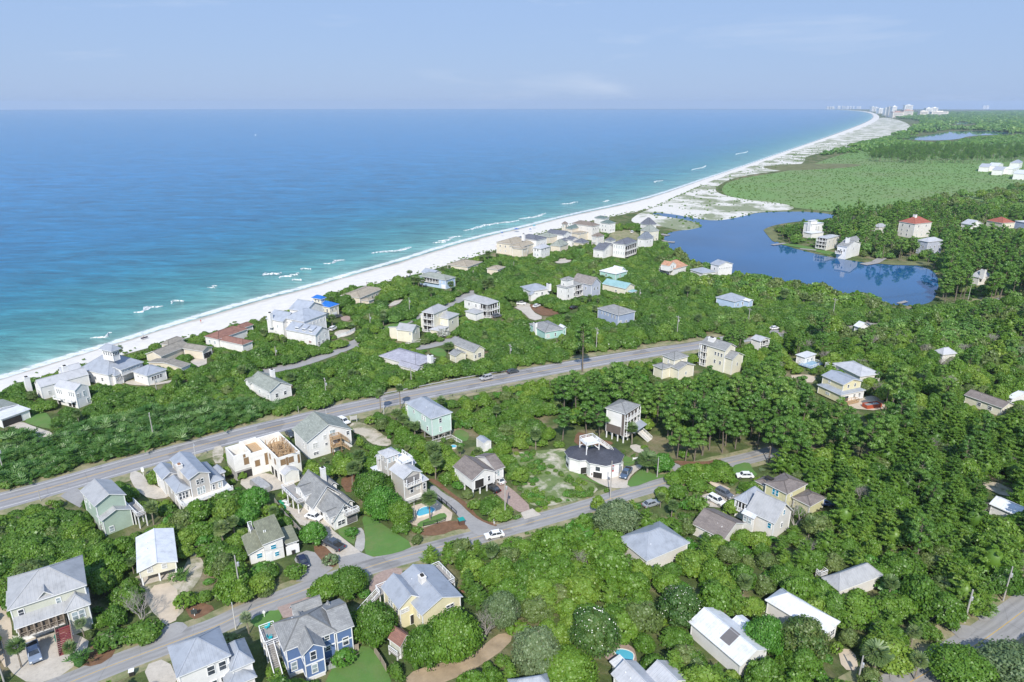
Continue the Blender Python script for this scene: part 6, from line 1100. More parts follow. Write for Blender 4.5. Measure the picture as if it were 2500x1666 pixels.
# ------------------------------------------------------------------ street furniture
POLEW = M('pole_wood', (.43, .41, .38), .9, .2, 2); POLEC = M('pole_concrete', (.60, .59, .57), .8, .1, 1); GALV = M('galvanised_steel', (.52, .53, .54), .5, .1, 2, metal=.4)
TOPS = {}
def pole(base, top, label, key=None, arm=True, can=False, mat=None, r=.17, lamp=False, ang=.45):
    b = W(base); hgt = height(top, base); t = empty('utility_pole' if not lamp else 'street_lamp', (b.x, b.y, 0), ang); tag(t, label, 'pole' if not lamp else 'street lamp'); mb = MB(); mb.tube((0, 0, -.2), (0, 0, hgt), r, r*.65, 8); mb.build('shaft', mat or POLEW, t)
    if arm:
        a = MB(); a.beam((0, -1.3, hgt-.5), (0, 1.3, hgt-.5), .14); a.beam((0, -.7, hgt-.55), (0, 0, hgt-1.3), .06); a.beam((0, .7, hgt-.55), (0, 0, hgt-1.3), .06); o = a.build('crossarm', mat or POLEW, t)
        for y in (-1.2, 0, 1.2): i_ = MB(); i_.lathe((0, y, hgt-.43 if y else hgt), [(.06, 0), (.08, .1), (.05, .2)], 6); i_.build('insulator', LAMP, o)
    if can: c = MB(); c.lathe((.38, 0, hgt-2.6), [(.24, 0), (.26, .1), (.26, .8), (.2, .9)], 10); c.build('transformer', GALV, t)
    if lamp: l = MB(); l.beam((0, 0, hgt-.1), (0, 1.6, hgt+.15), .09); l.obox((0, 1.8, hgt+.15), (1, 0, 0), (0, 1, 0), (0, 0, 1), .14, .35, .07); l.build('lamp_head', GALV, t)
    if key: TOPS[key] = (Vector((b.x, b.y, hgt-.42)), Vector((b.x, b.y, hgt)))
    FOOT.append(np.array([(b.x+.8*math.cos(k), b.y+.8*math.sin(k)) for k in np.linspace(0, 6, 7)])); u, v = px(base), px(top); PROT.append((np.array([(u[0]-1.5, u[1]*.6+v[1]*.4), (v[0]-1.5, v[1]), (v[0]+1.5, v[1]), (u[0]+1.5, u[1]*.6+v[1]*.4)]), b.length, 0)); return t
V(3); pole((35, 1240), (0, 1000), 'wooden utility pole at the palmetto belt by picture edge', 'a', can=True); pole((1310, 950), (1275, 730), 'wooden utility pole beside yellow machine on highway verge', 'b'); pole((1337, 562), (1325, 412), 'pale utility pole by the hipped guest house', arm=False, can=True); pole((347, 1478), (330, 1385), 'short wooden marker pole on near highway verge', arm=False, r=.12); pole((1668, 1128), (1655, 985), 'white street lamp beside grey board house', lamp=True, arm=False, mat=POLEC, r=.1, ang=-2.6)
V(4); pole((690, 290), (683, 85), 'tall wooden utility pole above gabled house by highway', 'c', can=True); pole((1410, 140), (1403, -10), 'wooden utility pole rising at the guardrail end', 'd'); pole((1176, 397), (1160, 252), 'white street lamp between two tall palms', lamp=True, arm=False, mat=POLEC, r=.1, ang=-2.6); pole((450, 380), (447, 318), 'short marker post on far highway verge', arm=False, r=.1); pole((686, 405), (685, 345), 'slim white pole before gabled house', arm=False, mat=POLEC, r=.08)
V(9); pole((282, 977), (268, 850), 'utility pole with transformer in thicket below mansion', 's', can=True, arm=False); pole((1147, 692), (1141, 550), 'utility pole at mansion lane junction', 't', arm=False, can=True); pole((1508, 572), (1500, 400), 'utility pole by stone gate of beach lane', 'u', arm=False, can=True); pole((1303, 366), (1300, 272), 'utility pole beside faded tan dune house', arm=False); pole((2090, 237), (2092, 155), 'utility pole past pale blue house', arm=False, can=True)
V(10); pole((360, 1507), (357, 1362), 'wooden utility pole past cream cottage with round-headed window', 'e', can=True); pole((1150, 1427), (1163, 1210), 'leaning wooden utility pole near small white sign', 'f', can=True); pole((1890, 1312), (1910, 1100), 'tall utility pole where highway bends into trees', 'g', can=True); pole((1550, 932), (1551, 852), 'utility pole beside teal-roofed house', arm=False, can=True); pole((1818, 767), (1820, 680), 'utility pole in front of salmon-roofed house', arm=False, can=True); pole((22, 765), (22, 678), 'utility pole in scrub by sandy brown roofs', arm=False, can=True); pole((393, 662), (394, 598), 'utility pole below tan stucco villa', arm=False)
V(11); pole((240, 977), (252, 857), 'utility pole in oak wood under small white cabin', 'h'); pole((887, 927), (900, 782), 'utility pole with crossarm at lake corner of wood', 'i'); pole((440, 702), (446, 640), 'utility pole near blue-roofed house south of lake', arm=False, can=True); pole((1163, 952), (1168, 882), 'slim utility pole above lone white roof', arm=False); pole((1067, 297), (1066, 256), 'utility pole by white gabled lakeside house', arm=False, can=True); pole((1925, 790), (1945, 670), 'utility pole at road bend past lake', 'j')
V(8); pole((1332, 572), (1333, 452), 'utility pole in woods beside yellow house', arm=False); pole((1958, 330), (1962, 278), 'utility pole in oak canopy near pale pyramid roof', arm=False, can=True); pole((1830, 140), (1833, 95), 'utility pole on the far oak slope', arm=False, can=True)
V(5); pole((125, 1192), (118, 840), 'grey utility pole next to pink paver drive', 'm', can=True, arm=False); pole((1090, 1008), (1075, 662), 'grey utility pole at drive of charcoal-roofed house', 'n', can=True, arm=False); pole((1522, 812), (1530, 632), 'green-grey utility pole on lawn by big palm', 'o', arm=False)
V(1); pole((2170, 1082), (2155, 832), 'slim lane-side pole opposite white hipped house', arm=False, mat=POLEC, r=.12); pole((2212, 762), (2190, 402), 'utility pole with transformer in shrubs by olive-roofed cottage', 'l', can=True, arm=False); pole((45, 1590), (-10, 1420), 'wooden pole at bottom picture edge by sage house', arm=False)
V(15); pole((745, 1362), (738, 1112), 'pole rising at pool terrace', arm=False)
V(7); pole((1862, 912), (1912, 640), 'leaning utility pole on verge between two asphalt aprons', 'p', can=True, arm=False, r=.22); pole((2180, 732), (2206, 450), 'utility pole with transformer behind side road verge', 'q', can=True, arm=False); pole((988, 1400), (1006, 1182), 'utility pole behind palm by sandy drive', 'r', arm=False, can=True)
WIRE = M('wire_black', (.05, .05, .05), .6)
def wires(keys, offs, label, grp):
    for oy in offs:
        mb = MB()
        for k0, k1 in zip(keys, keys[1:]):
            a, b = TOPS[k0][0], TOPS[k1][0]; d = (b-a); nn = Vector((-math.sin(.45), math.cos(.45), 0)) if abs(oy) else Vector((0, 0, 0)); a, b = a+nn*oy, b+nn*oy; N_ = 14; prev = None
            for i in range(N_+1):
                t_ = i/N_; q = a.lerp(b, t_)-Vector((0, 0, 4*t_*(1-t_)*d.length*.022))
                if prev is not None: mb.tube(prev, q, .022, n=4, cap=False)
                prev = q
        tag(mb.build('power_line', WIRE), label, 'power line', grp)
wires(['a', 'b', 'c', 'd', 'e', 'f', 'g', 'h', 'i', 'j'], (-1.2, 0, 1.2), 'thin sagging wire strung from pole to pole along highway', 'wires along the highway'); wires(['s', 't', 'u'], (0,), 'sagging wire along the mansion lane', None); wires(['l', 'm', 'n', 'o'], (0,), 'sagging wire along the residential lane', None); wires(['r', 'p', 'q'], (0,), 'sagging wire along the side road', None)
def fence(pts, hgt, label, name, mat, cat='fence', step=2.0, solid=False, zr=(.25, .95)):
    P_ = [W(q) for q in pts]; root = empty(name, P_[0], 0); tag(root, label, cat); o0 = P_[0]; rm = MB()
    for a, b in zip(P_, P_[1:]):
        d = b-a; n = max(1, int(d.length/step)); u = d.normalized(); nn = Vector((-u.y, u.x, 0)); up = Vector((0, 0, 1))
        if solid: rm.obox((a+b)/2-o0+up*hgt/2, u, up, nn, d.length/2, hgt/2, .03)
        else:
            for z_ in zr: rm.beam(a-o0+up*hgt*z_, b-o0+up*hgt*z_, .07, .09)
            if hgt > 1:
                k_ = int(d.length/.3)
                for k in range(k_): q = a+d*(k+.5)/k_-o0; rm.beam(q+up*.1, q+up*hgt*.95, .035)
        for k in range(n+1): q = a+d*k/n-o0; pb = MB(); pb.beam(q, q+up*hgt*1.04, .11); pb.build('fence_post', mat, root)
    rm.build('fence_panel', mat, root); return root
BLKM = M('black_iron', (.03, .03, .03), .5); FWOOD = M('fence_wood', (.36, .30, .24), .9, .25, 2)
V(15); fence([(640, 1150), (860, 1080), (1045, 1045), (1175, 1150), (1310, 1275)], 1.3, 'black iron fence round the kidney pool terrace', 'pool_fence', BLKM); fence([(860, 1440), (1050, 1400), (1160, 1360)], 1.2, 'low black railing on lawn edge below pool', 'pool_fence', BLKM); fence([(893, 345), (1060, 285), (1240, 232), (1388, 315)], 1.4, 'white picket fence round pool of mint house', 'picket_fence', TRIM)
V(2); fence([(1185, 1300), (1240, 1380), (1292, 1470)], 1.7, 'weathered plank fence beside blue house lawn', 'plank_fence', FWOOD, solid=True); fence([(990, 1265), (1000, 1290), (1040, 1275)], 1.6, 'short plank fence behind blue house', 'plank_fence', FWOOD, solid=True)
V(4); fence([(250, 1150), (330, 1260), (470, 1410)], 1.6, 'grey plank fence along drive of steep-gabled house', 'plank_fence', GREYWOOD, solid=True)
V(9); fence([(1740, 1345), (1900, 1312), (2120, 1272), (2353, 1232), (2600, 1190)], .9, 'long grey timber rail along the highway footpath', 'rail_fence', GREYWOOD, step=4); fence([(845, 775), (930, 748), (1005, 710)], 1.5, 'white wall-like fence by mansion forecourt', 'white_fence', TRIM, solid=True); fence([(1456, 850), (1530, 820), (1610, 812)], 1.2, 'white fence in front of cream cottage', 'white_fence', TRIM); fence([(1915, 515), (1960, 500), (2000, 510)], 1.4, 'curved white fence beside pillared house', 'white_fence', TRIM, solid=True)
V(1); fence([(10, 1170), (40, 1300), (60, 1430)], .9, 'low grey garden wall beside sand bed', 'garden_wall', CONCRETE, 'wall', solid=True); fence([(1350, 1095), (1385, 1085), (1420, 1062)], 1.1, 'small white angled fence by lane', 'white_fence', TRIM)
V(9)
GR = [W(q) for q in [(1262, 1300), (1450, 1262), (1700, 1212), (1950, 1163), (2150, 1127), (2353, 1094), (2480, 1074)]]; t = empty('guardrail', GR[0]); tag(t, 'galvanised steel guardrail along far edge of highway', 'guardrail'); mb = MB()
for a, b in zip(GR, GR[1:]): a, b = a-GR[0], b-GR[0]; mb.beam(a+Vector((0, 0, .62)), b+Vector((0, 0, .62)), .06, .32)
mb.build('rail', GALV, t)
for a, b in zip(GR, GR[1:]):
    n = int((b-a).length/4)
    for k in range(n): q = a.lerp(b, k/n)-GR[0]; pb = MB(); pb.beam(q+Vector((.06, .1, 0)), q+Vector((.06, .1, .7)), .13); pb.build('rail_post', GALV, t)
# pools
POOLW = lake_mat('pool_water', (.10, .42, .55)); COPE = M('pool_coping', (.72, .68, .60), .8)
def pool(pts, label):
    q = chaikin([tuple(W(p)[:2]) for p in pts], 3); c = np.mean(q, 0); t = empty('swimming_pool', (c[0], c[1], 0)); tag(t, label, 'swimming pool'); mb = MB(); Q = [(x-c[0], y-c[1]) for x, y in q]; n = len(Q)
    for i in range(n):
        a, b = Q[i], Q[(i+1) % n]; mb.poly([(a[0]*1.12, a[1]*1.12, .46), (b[0]*1.12, b[1]*1.12, .46), (b[0], b[1], .46), (a[0], a[1], .46)]); mb.poly([(a[0]*1.12, a[1]*1.12, 0), (b[0]*1.12, b[1]*1.12, 0), (b[0]*1.12, b[1]*1.12, .46), (a[0]*1.12, a[1]*1.12, .46)]); mb.poly([(b[0], b[1], .46), (a[0], a[1], .46), (a[0], a[1], .25), (b[0], b[1], .25)][::-1])
    mb.build('coping', COPE, t); wm = MB(); tr = tessellate_polygon([[Vector((x, y, 0)) for x, y in Q]])
    wm.v = [(x, y, .40) for x, y in Q]; wm.f = [list(f) for f in tr]; wm.m = [0]*len(tr); wm.uv = [None]*len(tr); wm.build('pool_water', POOLW, t); PROT.append((np.array([px(p) for p in pts]), None, 0)); FOOT.append(np.array(q))
V(15); pool([(770, 1240), (860, 1185), (940, 1180), (1010, 1200), (1020, 1240), (960, 1270), (880, 1290), (800, 1315), (770, 1290)], 'kidney-shaped turquoise pool in front of lookout tower house'); pool([(1230, 345), (1270, 330), (1320, 345), (1300, 372), (1240, 372)], 'small pool behind white picket fence by mint house')
V(6); pool([(1130, 1290), (1190, 1275), (1270, 1295), (1310, 1330), (1290, 1400), (1260, 1420), (1180, 1360), (1140, 1320)], 'blue pool on round terrace amid trees'); patch('pool_terrace', [(1090, 1210), (1180, 1180), (1280, 1240), (1320, 1280), (1340, 1400), (1240, 1440), (1090, 1380), (1020, 1330)], PAVER, 1)
# ------------------------------------------------------------------ people, and small things on lawns, decks and sand
def person(p, ang, label, shirt, trousers, grp=None, hgt=1.72, arm=.25, hair=(.05, .04, .03), sit=False):
    me = bpy.data.meshes.new('person'); k = hgt/1.72; lg = .1
    V_ = [(0, 0, .92), (0, 0, 1.15), (0, 0, 1.38), (0, 0, 1.50), (0, 0, 1.60), (0, .01, 1.68), (0, -.19, 1.38), (.04, -.27, 1.12), (.10, -.25, .88), (0, .19, 1.38), (.02, .27, 1.12), (.12, .24, .9), (0, -.10, .86), (.03, -.11, .48), (-.02, -.12, .07), (.12, -.13, .04), (0, .10, .86), (.0, .11, .48), (.05, .12, .07), (.18, .13, .04)]
    E = [(0, 1), (1, 2), (2, 3), (3, 4), (4, 5), (2, 6), (6, 7), (7, 8), (2, 9), (9, 10), (10, 11), (0, 12), (12, 13), (13, 14), (14, 15), (0, 16), (16, 17), (17, 18), (18, 19)]; rad = [.15, .14, .16, .065, .105, .09, .075, .05, .04, .075, .05, .04, .10, .07, .05, .045, .10, .07, .05, .045]
    me.from_pydata([(x*k, y*k, z_*k) for x, y, z_ in V_], E, []); o = bpy.data.objects.new('person', me); COL.objects.link(o); sk = o.modifiers.new('skin', 'SKIN'); 
    for v, r in zip(me.skin_vertices[0].data, rad): v.radius = (r*k, r*k)
    me.skin_vertices[0].data[0].use_root = True; sb_ = o.modifiers.new('sub', 'SUBSURF'); sb_.levels = 1; sb_.render_levels = 1; dg = bpy.context.evaluated_depsgraph_get(); me2 = bpy.data.meshes.new_from_object(o.evaluated_get(dg)); o.modifiers.clear(); o.data = me2; me2.materials.clear()
    SKIN = M('skin', (.50, .32, .23), .6); sh = shirt; tr = M('trousers_'+label.split()[0], trousers, .9)
    for m_ in (SKIN, sh, tr): me2.materials.append(m_)
    for f in me2.polygons: z_ = f.center.z/k; f.material_index = 0 if z_ > 1.46 or (abs(f.center.y) > .2 and z_ < 1.2 and z_ > .7) else 1 if z_ > .93 else 2 if z_ > .09 else 0
    o.location = p; o.rotation_euler = (0, 0, ang); tag(o, label, 'person', grp); hb_ = MB(); hb_.lathe((-.02*k, 0, 1.66*k), [(.115*k, -.03*k), (.12*k, .03*k), (.09*k, .10*k), (.02, .13*k)], 8); hb_.build('hair', M('dark_hair', hair, .8), o); return o
def stripes():
    m, n, out = new_mat('striped_shirt'); b = node(n, 'ShaderNodeBsdfPrincipled', Roughness=.9); v = coords(n); sp = n.nodes.new('ShaderNodeSeparateXYZ'); n.links.new(v, sp.inputs[0]); a = node(n, 'ShaderNodeMath', operation='MULTIPLY'); a.inputs[1].default_value = 9; n.links.new(sp.outputs['Z'], a.inputs[0]); f = node(n, 'ShaderNodeMath', operation='FRACT'); n.links.new(a.outputs[0], f.inputs[0])
    r = ramp(n, [(.0, (.12, .16, .46)), (.45, (.12, .16, .46)), (.5, (.75, .76, .78))]); n.links.new(f.outputs[0], r.inputs['Fac']); n.links.new(r.outputs['Color'], b.inputs['Base Color']); n.links.new(b.outputs[0], out.inputs[0]); return m
V(15); person(W((1830, 1408)), -1.4, 'person in blue-striped shirt and white trousers standing at drive end', stripes(), (.74, .74, .75)); FOOT.append(np.array([W(q)[:2] for q in [(1780, 1420), (1880, 1420), (1880, 1380), (1780, 1380)]])); PROT.append((np.array([px(q) for q in [(1800, 1410), (1860, 1410), (1860, 1300), (1800, 1300)]]), 400, 0))
SHN = [M('shirt_%s' % c, v, .9) for c, v in (('blue', (.10, .18, .45)), ('red', (.5, .06, .05)), ('white', (.75, .75, .75)), ('dark', (.05, .05, .07)))]; V(0); k_ = 0
for (x, y) in [(462, 743), (330, 777), (843, 655), (1075, 592), (1140, 570), (1215, 548), (1330, 510), (1390, 497), (1440, 489), (1160, 560)]:
    k_ += 1; person(W((x, y), -.1), k_*1.3, 'tiny figure standing on the white beach', SHN[k_ % 4], [(.1, .1, .15), (.5, .4, .3), (.2, .2, .25)][k_ % 3], 'people on the beach')
V(10); UB = M('umbrella_canvas_blue', (.06, .14, .36), .8); UT = M('tent_canvas_teal', (.10, .32, .40), .8)
for q, lbl, mt, sz in (((418, 322), 'dark blue beach canopy on white sand by dark-roofed villa', UB, 3), ((580, 292), 'teal beach umbrella on white sand below villas', UT, 2.0), ((545, 325), 'small dark blue beach umbrella nearest white villa', UB, 1.5), ((285, 358), 'low blue windbreak near the waterline', UB, 1.4)):
    p = W(q); t = empty('beach_umbrella', p); tag(t, lbl, 'umbrella'); mb = MB(); mb.lathe((0, 0, 2.0), [(sz*.7, 0), (sz*.4, .45), (.05, .75)], 8); mb.build('canopy', mt, t); mb = MB(); mb.tube((0, 0, 0), (0, 0, 2.6), .05); mb.build('pole', TRIM, t)
def chair(p, ang, label, mat, grp, seat=.42, back=.95, lounge=False):
    t = empty('deck_chair', p, ang); tag(t, label, 'chair', grp); mb = MB(); L_ = 1.7 if lounge else .6
    mb.box(-L_/2, L_/2, -.32, .32, seat-.05, seat); mb.build('seat', mat, t); mb = MB(); mb.obox((-L_/2-.18, 0, seat+(back-seat)/2), (0, 1, 0), Vector((-.35, 0, 1)).normalized(), Vector((1, 0, .35)).normalized(), .32, (back-seat)/2+.08, .03); mb.build('backrest', mat, t)
    for x in (-L_/2+.06, L_/2-.06):
        for y in (-.28, .28): mb = MB(); mb.beam((x, y, 0), (x, y, seat-.04), .06); mb.build('leg', mat, t)
    for y in (-.36, .36): mb = MB(); mb.box(-L_/2, L_/2*.7, y-.05, y+.05, seat+.18, seat+.22); mb.build('armrest', mat, t)
TQ = M('turquoise_plastic', (.03, .42, .46), .5); p, a = DECKCH
for k in (-1, 1): chair(p+Vector((math.cos(a), math.sin(a), 0))*k*1.5, a+k*1.2, 'turquoise armchair on raised deck of blue house, '+('stairs side' if k > 0 else 'lane side'), TQ, 'turquoise deck chairs')
V(14); patch('green_mat', [(895, 1370), (940, 1355), (1010, 1470), (975, 1490)], M('green_mat', (.02, .28, .13), .9), 0)
for q, s_ in (((985, 1385), 'upper'), ((1015, 1430), 'lower')): chair(W(q), 2.6, 'white sun lounger by green mat, '+s_+' one', TRIM, 'white loungers by the raised deck', .35, .9, True)
V(3)
for k in range(5): chair(W((1208+k*11, 100-k*3)), 2.0, 'dark beach chair in a row facing the surf', M('dark_canvas', (.05, .05, .08), .9), 'row of beach chairs', .35, .85)
def bin_(q, label, body, lid, w_=.7, hh=1.05, name='wheelie_bin', cat='bin'):
    p = W(q); t = empty(name, p, .4); tag(t, label, cat); mb = MB(); mb.prism([(-w_*.42, -w_*.42), (w_*.42, -w_*.42), (w_*.42, w_*.42), (-w_*.42, w_*.42)], .06, hh*.9); mb.build('body', body, t); mb = MB(); mb.obox((0, 0, hh*.94), (1, 0, 0), (0, 1, 0), (0, 0, 1), w_*.5, w_*.5, .05); mb.build('lid', lid, t)
    for y in (-.25, .25): mb = MB(); mb.tube((-.3, y-.04, .1), (-.3, y+.04, .1), .1, n=8); mb.build('wheel', TYRE, t)
BRN = M('brown_bin', (.12, .07, .05), .7); TLID = M('teal_lid', (.02, .30, .26), .5); GB = M('green_bin', (.03, .18, .13), .6)
V(15); bin_((1380, 1400), 'brown bin with teal lid beside paved drive', BRN, TLID, 1.5, 1.5); V(1); bin_((535, 1180), 'green bin at foot of red stairs', GB, GB, .9, 1.2); bin_((1215, 1500), 'dark bin with white band in shadow by lane', DARK, TRIM, .9, 1.1); V(2); bin_((440, 385), 'dark bin outside olive-roofed cottage', DARK, DARK, .8); V(7); bin_((1400, 1290), 'grey bin at end of asphalt drive', GALV, GALV, .9)
V(7); bin_((1525, 1245), 'white utility box under roadside oak', TRIM, TRIM, 1.0)
for q, lbl in (((752, 1440), 'grey air-conditioning unit in shadow beside blue house'), ((806, 1422), 'grey air-conditioning unit in sun beside blue house')):
    V(2); p = W(q); t = empty('air_conditioner', p, .4); tag(t, lbl, 'air conditioner'); mb = MB(); mb.box(-.5, .5, -.5, .5, .1, 1.0); mb.build('casing', GALV, t); mb = MB(); mb.lathe((0, 0, 1.0), [(.42, 0), (.42, .05)], 12); mb.build('fan_grille', DARK, t)
def sign(q, label, wd, z0, z1, mat, post=None, ang=.3, legs=2):
    p = W(q); t = empty('roadside_sign', p, ang); tag(t, label, 'sign'); mb = MB(); mb.box(-wd/2, wd/2, -.04, .04, z0, z1); mb.build('board', mat, t)
    for x in ((-wd/2, wd/2) if legs == 2 else (0,)): mb = MB(); mb.beam((x, .08, 0), (x, .08, z1+.12), .12); mb.build('sign_post', post or TRIM, t)
V(14); sign((1925, 290), 'blank board in white post frame beside highway drive', 2.0, 1.0, 2.3, M('grey_board', (.45, .44, .42))); V(10); sign((1277, 1410), 'small white roadside sign on two legs near leaning pole', 1.6, .9, 2.6, TRIM); V(1); sign((1790, 960), 'white post sign with dark board on mulch bank', 1.1, .6, 1.6, M('dark_board', (.05, .06, .06)), legs=1); V(3); sign((1222, 1265), 'white signpost on grass island by grey board house', .7, 1.4, 2.6, TRIM, legs=1)
V(2); sign((172, 968), 'white mailbox post on lawn by blue house', .5, .9, 1.4, TRIM, legs=1); V(3); sign((1355, 985), 'yellow machine-like marker at foot of utility pole', 1.6, .2, 1.6, M('yellow_machine', (.62, .40, .04))); V(7); sign((1800, 905), 'small white bracket sign by leaning pole', 1.4, .3, .8, TRIM, legs=2); V(16); sign((1180, 925), 'white bicycle-rack-like frame beside fence', 1.4, .5, 1.0, TRIM)
V(14); p = W((650, 1190)); t = empty('covered_vehicle', p, -.75); tag(t, 'vehicle under grey tarpaulin on the building site drive', 'covered car'); mb = MB(); pr = [(-3.4, .1), (3.4, .1), (3.3, 1.5), (2.3, 2.0), (-2.6, 2.1), (-3.3, 1.3)]
for i in range(6): a, b = pr[i], pr[(i+1) % 6]; mb.poly([(a[0], -1.2, a[1]), (b[0], -1.2, b[1]), (b[0], 1.2, b[1]), (a[0], 1.2, a[1])])
mb.poly([(x, -1.2, z_) for x, z_ in pr[::-1]]); mb.poly([(x, 1.2, z_) for x, z_ in pr]); mb.build('tarpaulin', M('grey_tarp', (.36, .36, .36), .6, .3, 2, bump=.6), t)
def dock(pts, label, wd=2.4, z_=.4):
    P_ = [W(q) for q in pts]; t = empty('jetty', P_[0]); tag(t, label, 'jetty'); mb = MB(); 
    for a, b in zip(P_, P_[1:]):
        mb.beam(a-P_[0]+Vector((0, 0, z_)), b-P_[0]+Vector((0, 0, z_)), wd, .18); n = max(2, int((b-a).length/4))
        for k in range(n+1): q = a.lerp(b, k/n)-P_[0]; pb = MB(); pb.beam(q+Vector((0, .8, -1.2)), q+Vector((0, .8, z_+.3)), .25); pb.build('pile', GREYWOOD, t)
    mb.build('planking', GREYWOOD, t)
V(10); dock([(1720, 405), (1800, 420), (1872, 425)], 'long grey jetty below the villas', 4); dock([(1745, 350), (1815, 362)], 'short jetty near lake mouth', 5); dock([(1455, 535), (1560, 520), (1640, 540), (1700, 575), (1765, 590)], 'brown boardwalk crossing scrub toward lake', 2.6, .8)
V(11); dock([(1270, 475), (1210, 510), (1120, 525)], 'timber jetty with square head at pine shore', 5); dock([(425, 375), (520, 362)], 'dark low jetty at grassy point', 3); dock([(640, 405), (760, 415)], 'pale timber landing below white decked house', 3); dock([(1390, 825), (1450, 808)], 'white jetty glimpsed over near lakeside trees', 2)
V(0); p = W((587, 311), SEA_Z); t = empty('sailing_boat', p); tag(t, 'tiny white boat far out on the sea', 'boat'); mb = MB(); mb.prism([(-2.5, -.9), (1.5, -.9), (3, 0), (1.5, .9), (-2.5, .9)], -.2, .8); mb.build('hull', TRIM, t); mb = MB(); mb.box(-1.2, .6, -.6, .6, .8, 1.8); mb.build('cabin', TRIM, t)
# --- plants the photograph shows standing out, each with its own label
SOLO = []
def plant(kind, q, sc, label, var=0, mats=None, grp=None, name=None, cat=None, top=None, rad=None):
    b = W(q); SZ = {'live_oak': (3.4, 5.7), 'magnolia': (3.3, 6.6), 'dune_oak': (3.2, 3.5), 'pine_tree': (2.9, 14.2), 'sand_pine': (3.3, 8.4), 'palm_tree': (1.9, 7.0), 'palmetto': (1.6, 2.0), 'shrub': (1.6, 1.95), 'dead_tree': (3, 4.5), 'tall_palm': (1.6, 10.)}[kind]
    sz = height(top, q)/SZ[1] if top else sc; sr = rad/SZ[0] if rad else sz; r = SZ[0]*sr; SOLO.append((kind, b, (sr, sr, sz), label, var, mats, grp, name, cat))
    FOOT.append(np.array([(b.x+r*.8*math.cos(k), b.y+r*.8*math.sin(k)) for k in np.linspace(0, 6, 9)])); h_ = SZ[1]*sz; c = proj([(b.x, b.y, h_*.62)])[0]; rp = r*FPX/b.length*.8; PROT.append((np.array([(c[0]+rp*math.cos(k), c[1]+rp*.8*math.sin(k)) for k in np.linspace(0, 5.5, 8)]), b.length, 0))
V(2); plant('live_oak', (625, 285), 1, 'bright green ball-shaped tree by charcoal pickup', 0, 'LF_BRIGHT', top=(620, 85), rad=3.2); plant('live_oak', (955, 735), 1, 'spreading live oak at lane edge above blue house', 1, top=(990, 500), rad=4.2); plant('live_oak', (760, 770), 1, 'dense live oak overhanging lane beside blue house', 3, top=(760, 600), rad=3.6); plant('live_oak', (1190, 1160), 1, 'full dark green oak between blue and yellow houses', 0, top=(1180, 850), rad=4.4); plant('live_oak', (1900, 1330), 1, 'great dark green oak in front of yellow house', 3, top=(1950, 930), rad=5.6); plant('live_oak', (1650, 1400), 1, 'olive green oak beside reddish shed', 2, top=(1650, 1060), rad=3.6)
plant('shrub', (905, 1385), 1.5, 'round bush against blue house wall', 2); plant('shrub', (780, 475), 1.2, 'grey-green tuft on mulch strip between drives', 0, 'LF_GREYG'); plant('shrub', (460, 590), 1.5, 'bush at corner of asphalt drive by navy car', 1); plant('shrub', (975, 215), 1.1, 'small palm-like shrub on front lawn', 2)
V(1); plant('dead_tree', (1300, 1010), 1.3, 'leafless grey tree beside sandy drive', 0, name='bare_tree', cat='bare tree'); plant('palm_tree', (200, 1430), 1, 'cabbage palm by silverblue pickup', 0, top=(150, 1190)); plant('palm_tree', (672, 1370), 1, 'cabbage palm at foot of red stairs drive', 2, top=(640, 1180)); plant('palm_tree', (775, 1150), .55, 'low silvery palm by sage house tower', 1, 'LF_GREYG'); plant('palm_tree', (2055, 300), 1, 'leafy palm thick with old fronds behind cream stilt cottage', 2, top=(2040, 60)); plant('palm_tree', (2162, 240), 1, 'slim palm beside olive-roofed cottage', 1, top=(2160, 60)); plant('palm_tree', (2290, 1120), .6, 'blue-green palm by lane-side pole', 1, 'LF_GREYG'); plant('shrub', (1715, 860), 1.5, 'rounded reddish-green bush on mulch bank', 0); plant('palmetto', (1665, 620), 1.0, 'sago clump beside stilt cottage carport', 1); plant('palmetto', (735, 1400), 1.0, 'palmetto clump on mulch by sage house drive', 2)
V(4)
for q, tp, r_, lb in (((1150, 392), (1140, 185), 1.5, 'very tall fan palm by highway near white street lamp'), ((1317, 347), (1310, 148), 1.5, 'very tall fan palm beside mint house')): plant('tall_palm', q, 1, lb, 0, top=tp, rad=r_, name='palm_tree', cat='palm tree')
for k, (q, tp) in enumerate([((1292, 470), (1290, 350)), ((1345, 525), (1345, 405)), ((1392, 555), (1390, 440)), ((1440, 585), (1435, 460))]): plant('palm_tree', q, 1, 'palm in the row along wall of mint house, '+['highway end', 'second from highway', 'third from highway', 'pool end'][k], k, top=tp, rad=1.7, grp='palms along the mint house')
for q, tp, lb in (((910, 1005), (900, 820), 'bushy palm of a pair behind steep-gabled house, nearer chimney'), ((962, 985), (980, 810), 'bushy palm of a pair behind steep-gabled house, nearer tower house'), ((672, 840), (665, 770), 'palm between building site and chimney house'), ((1568, 1290), (1565, 1065), 'palm casting shadow over kidney pool'), ((248, 1325), (245, 1190), 'palm behind grey plank fence'), ((1380, 755), (1380, 660), 'palm behind lookout tower house'), ((1000, 1230), (2000, 1170), 'x')):
    if lb != 'x': plant('palm_tree', q, 1, lb, 1, top=tp)
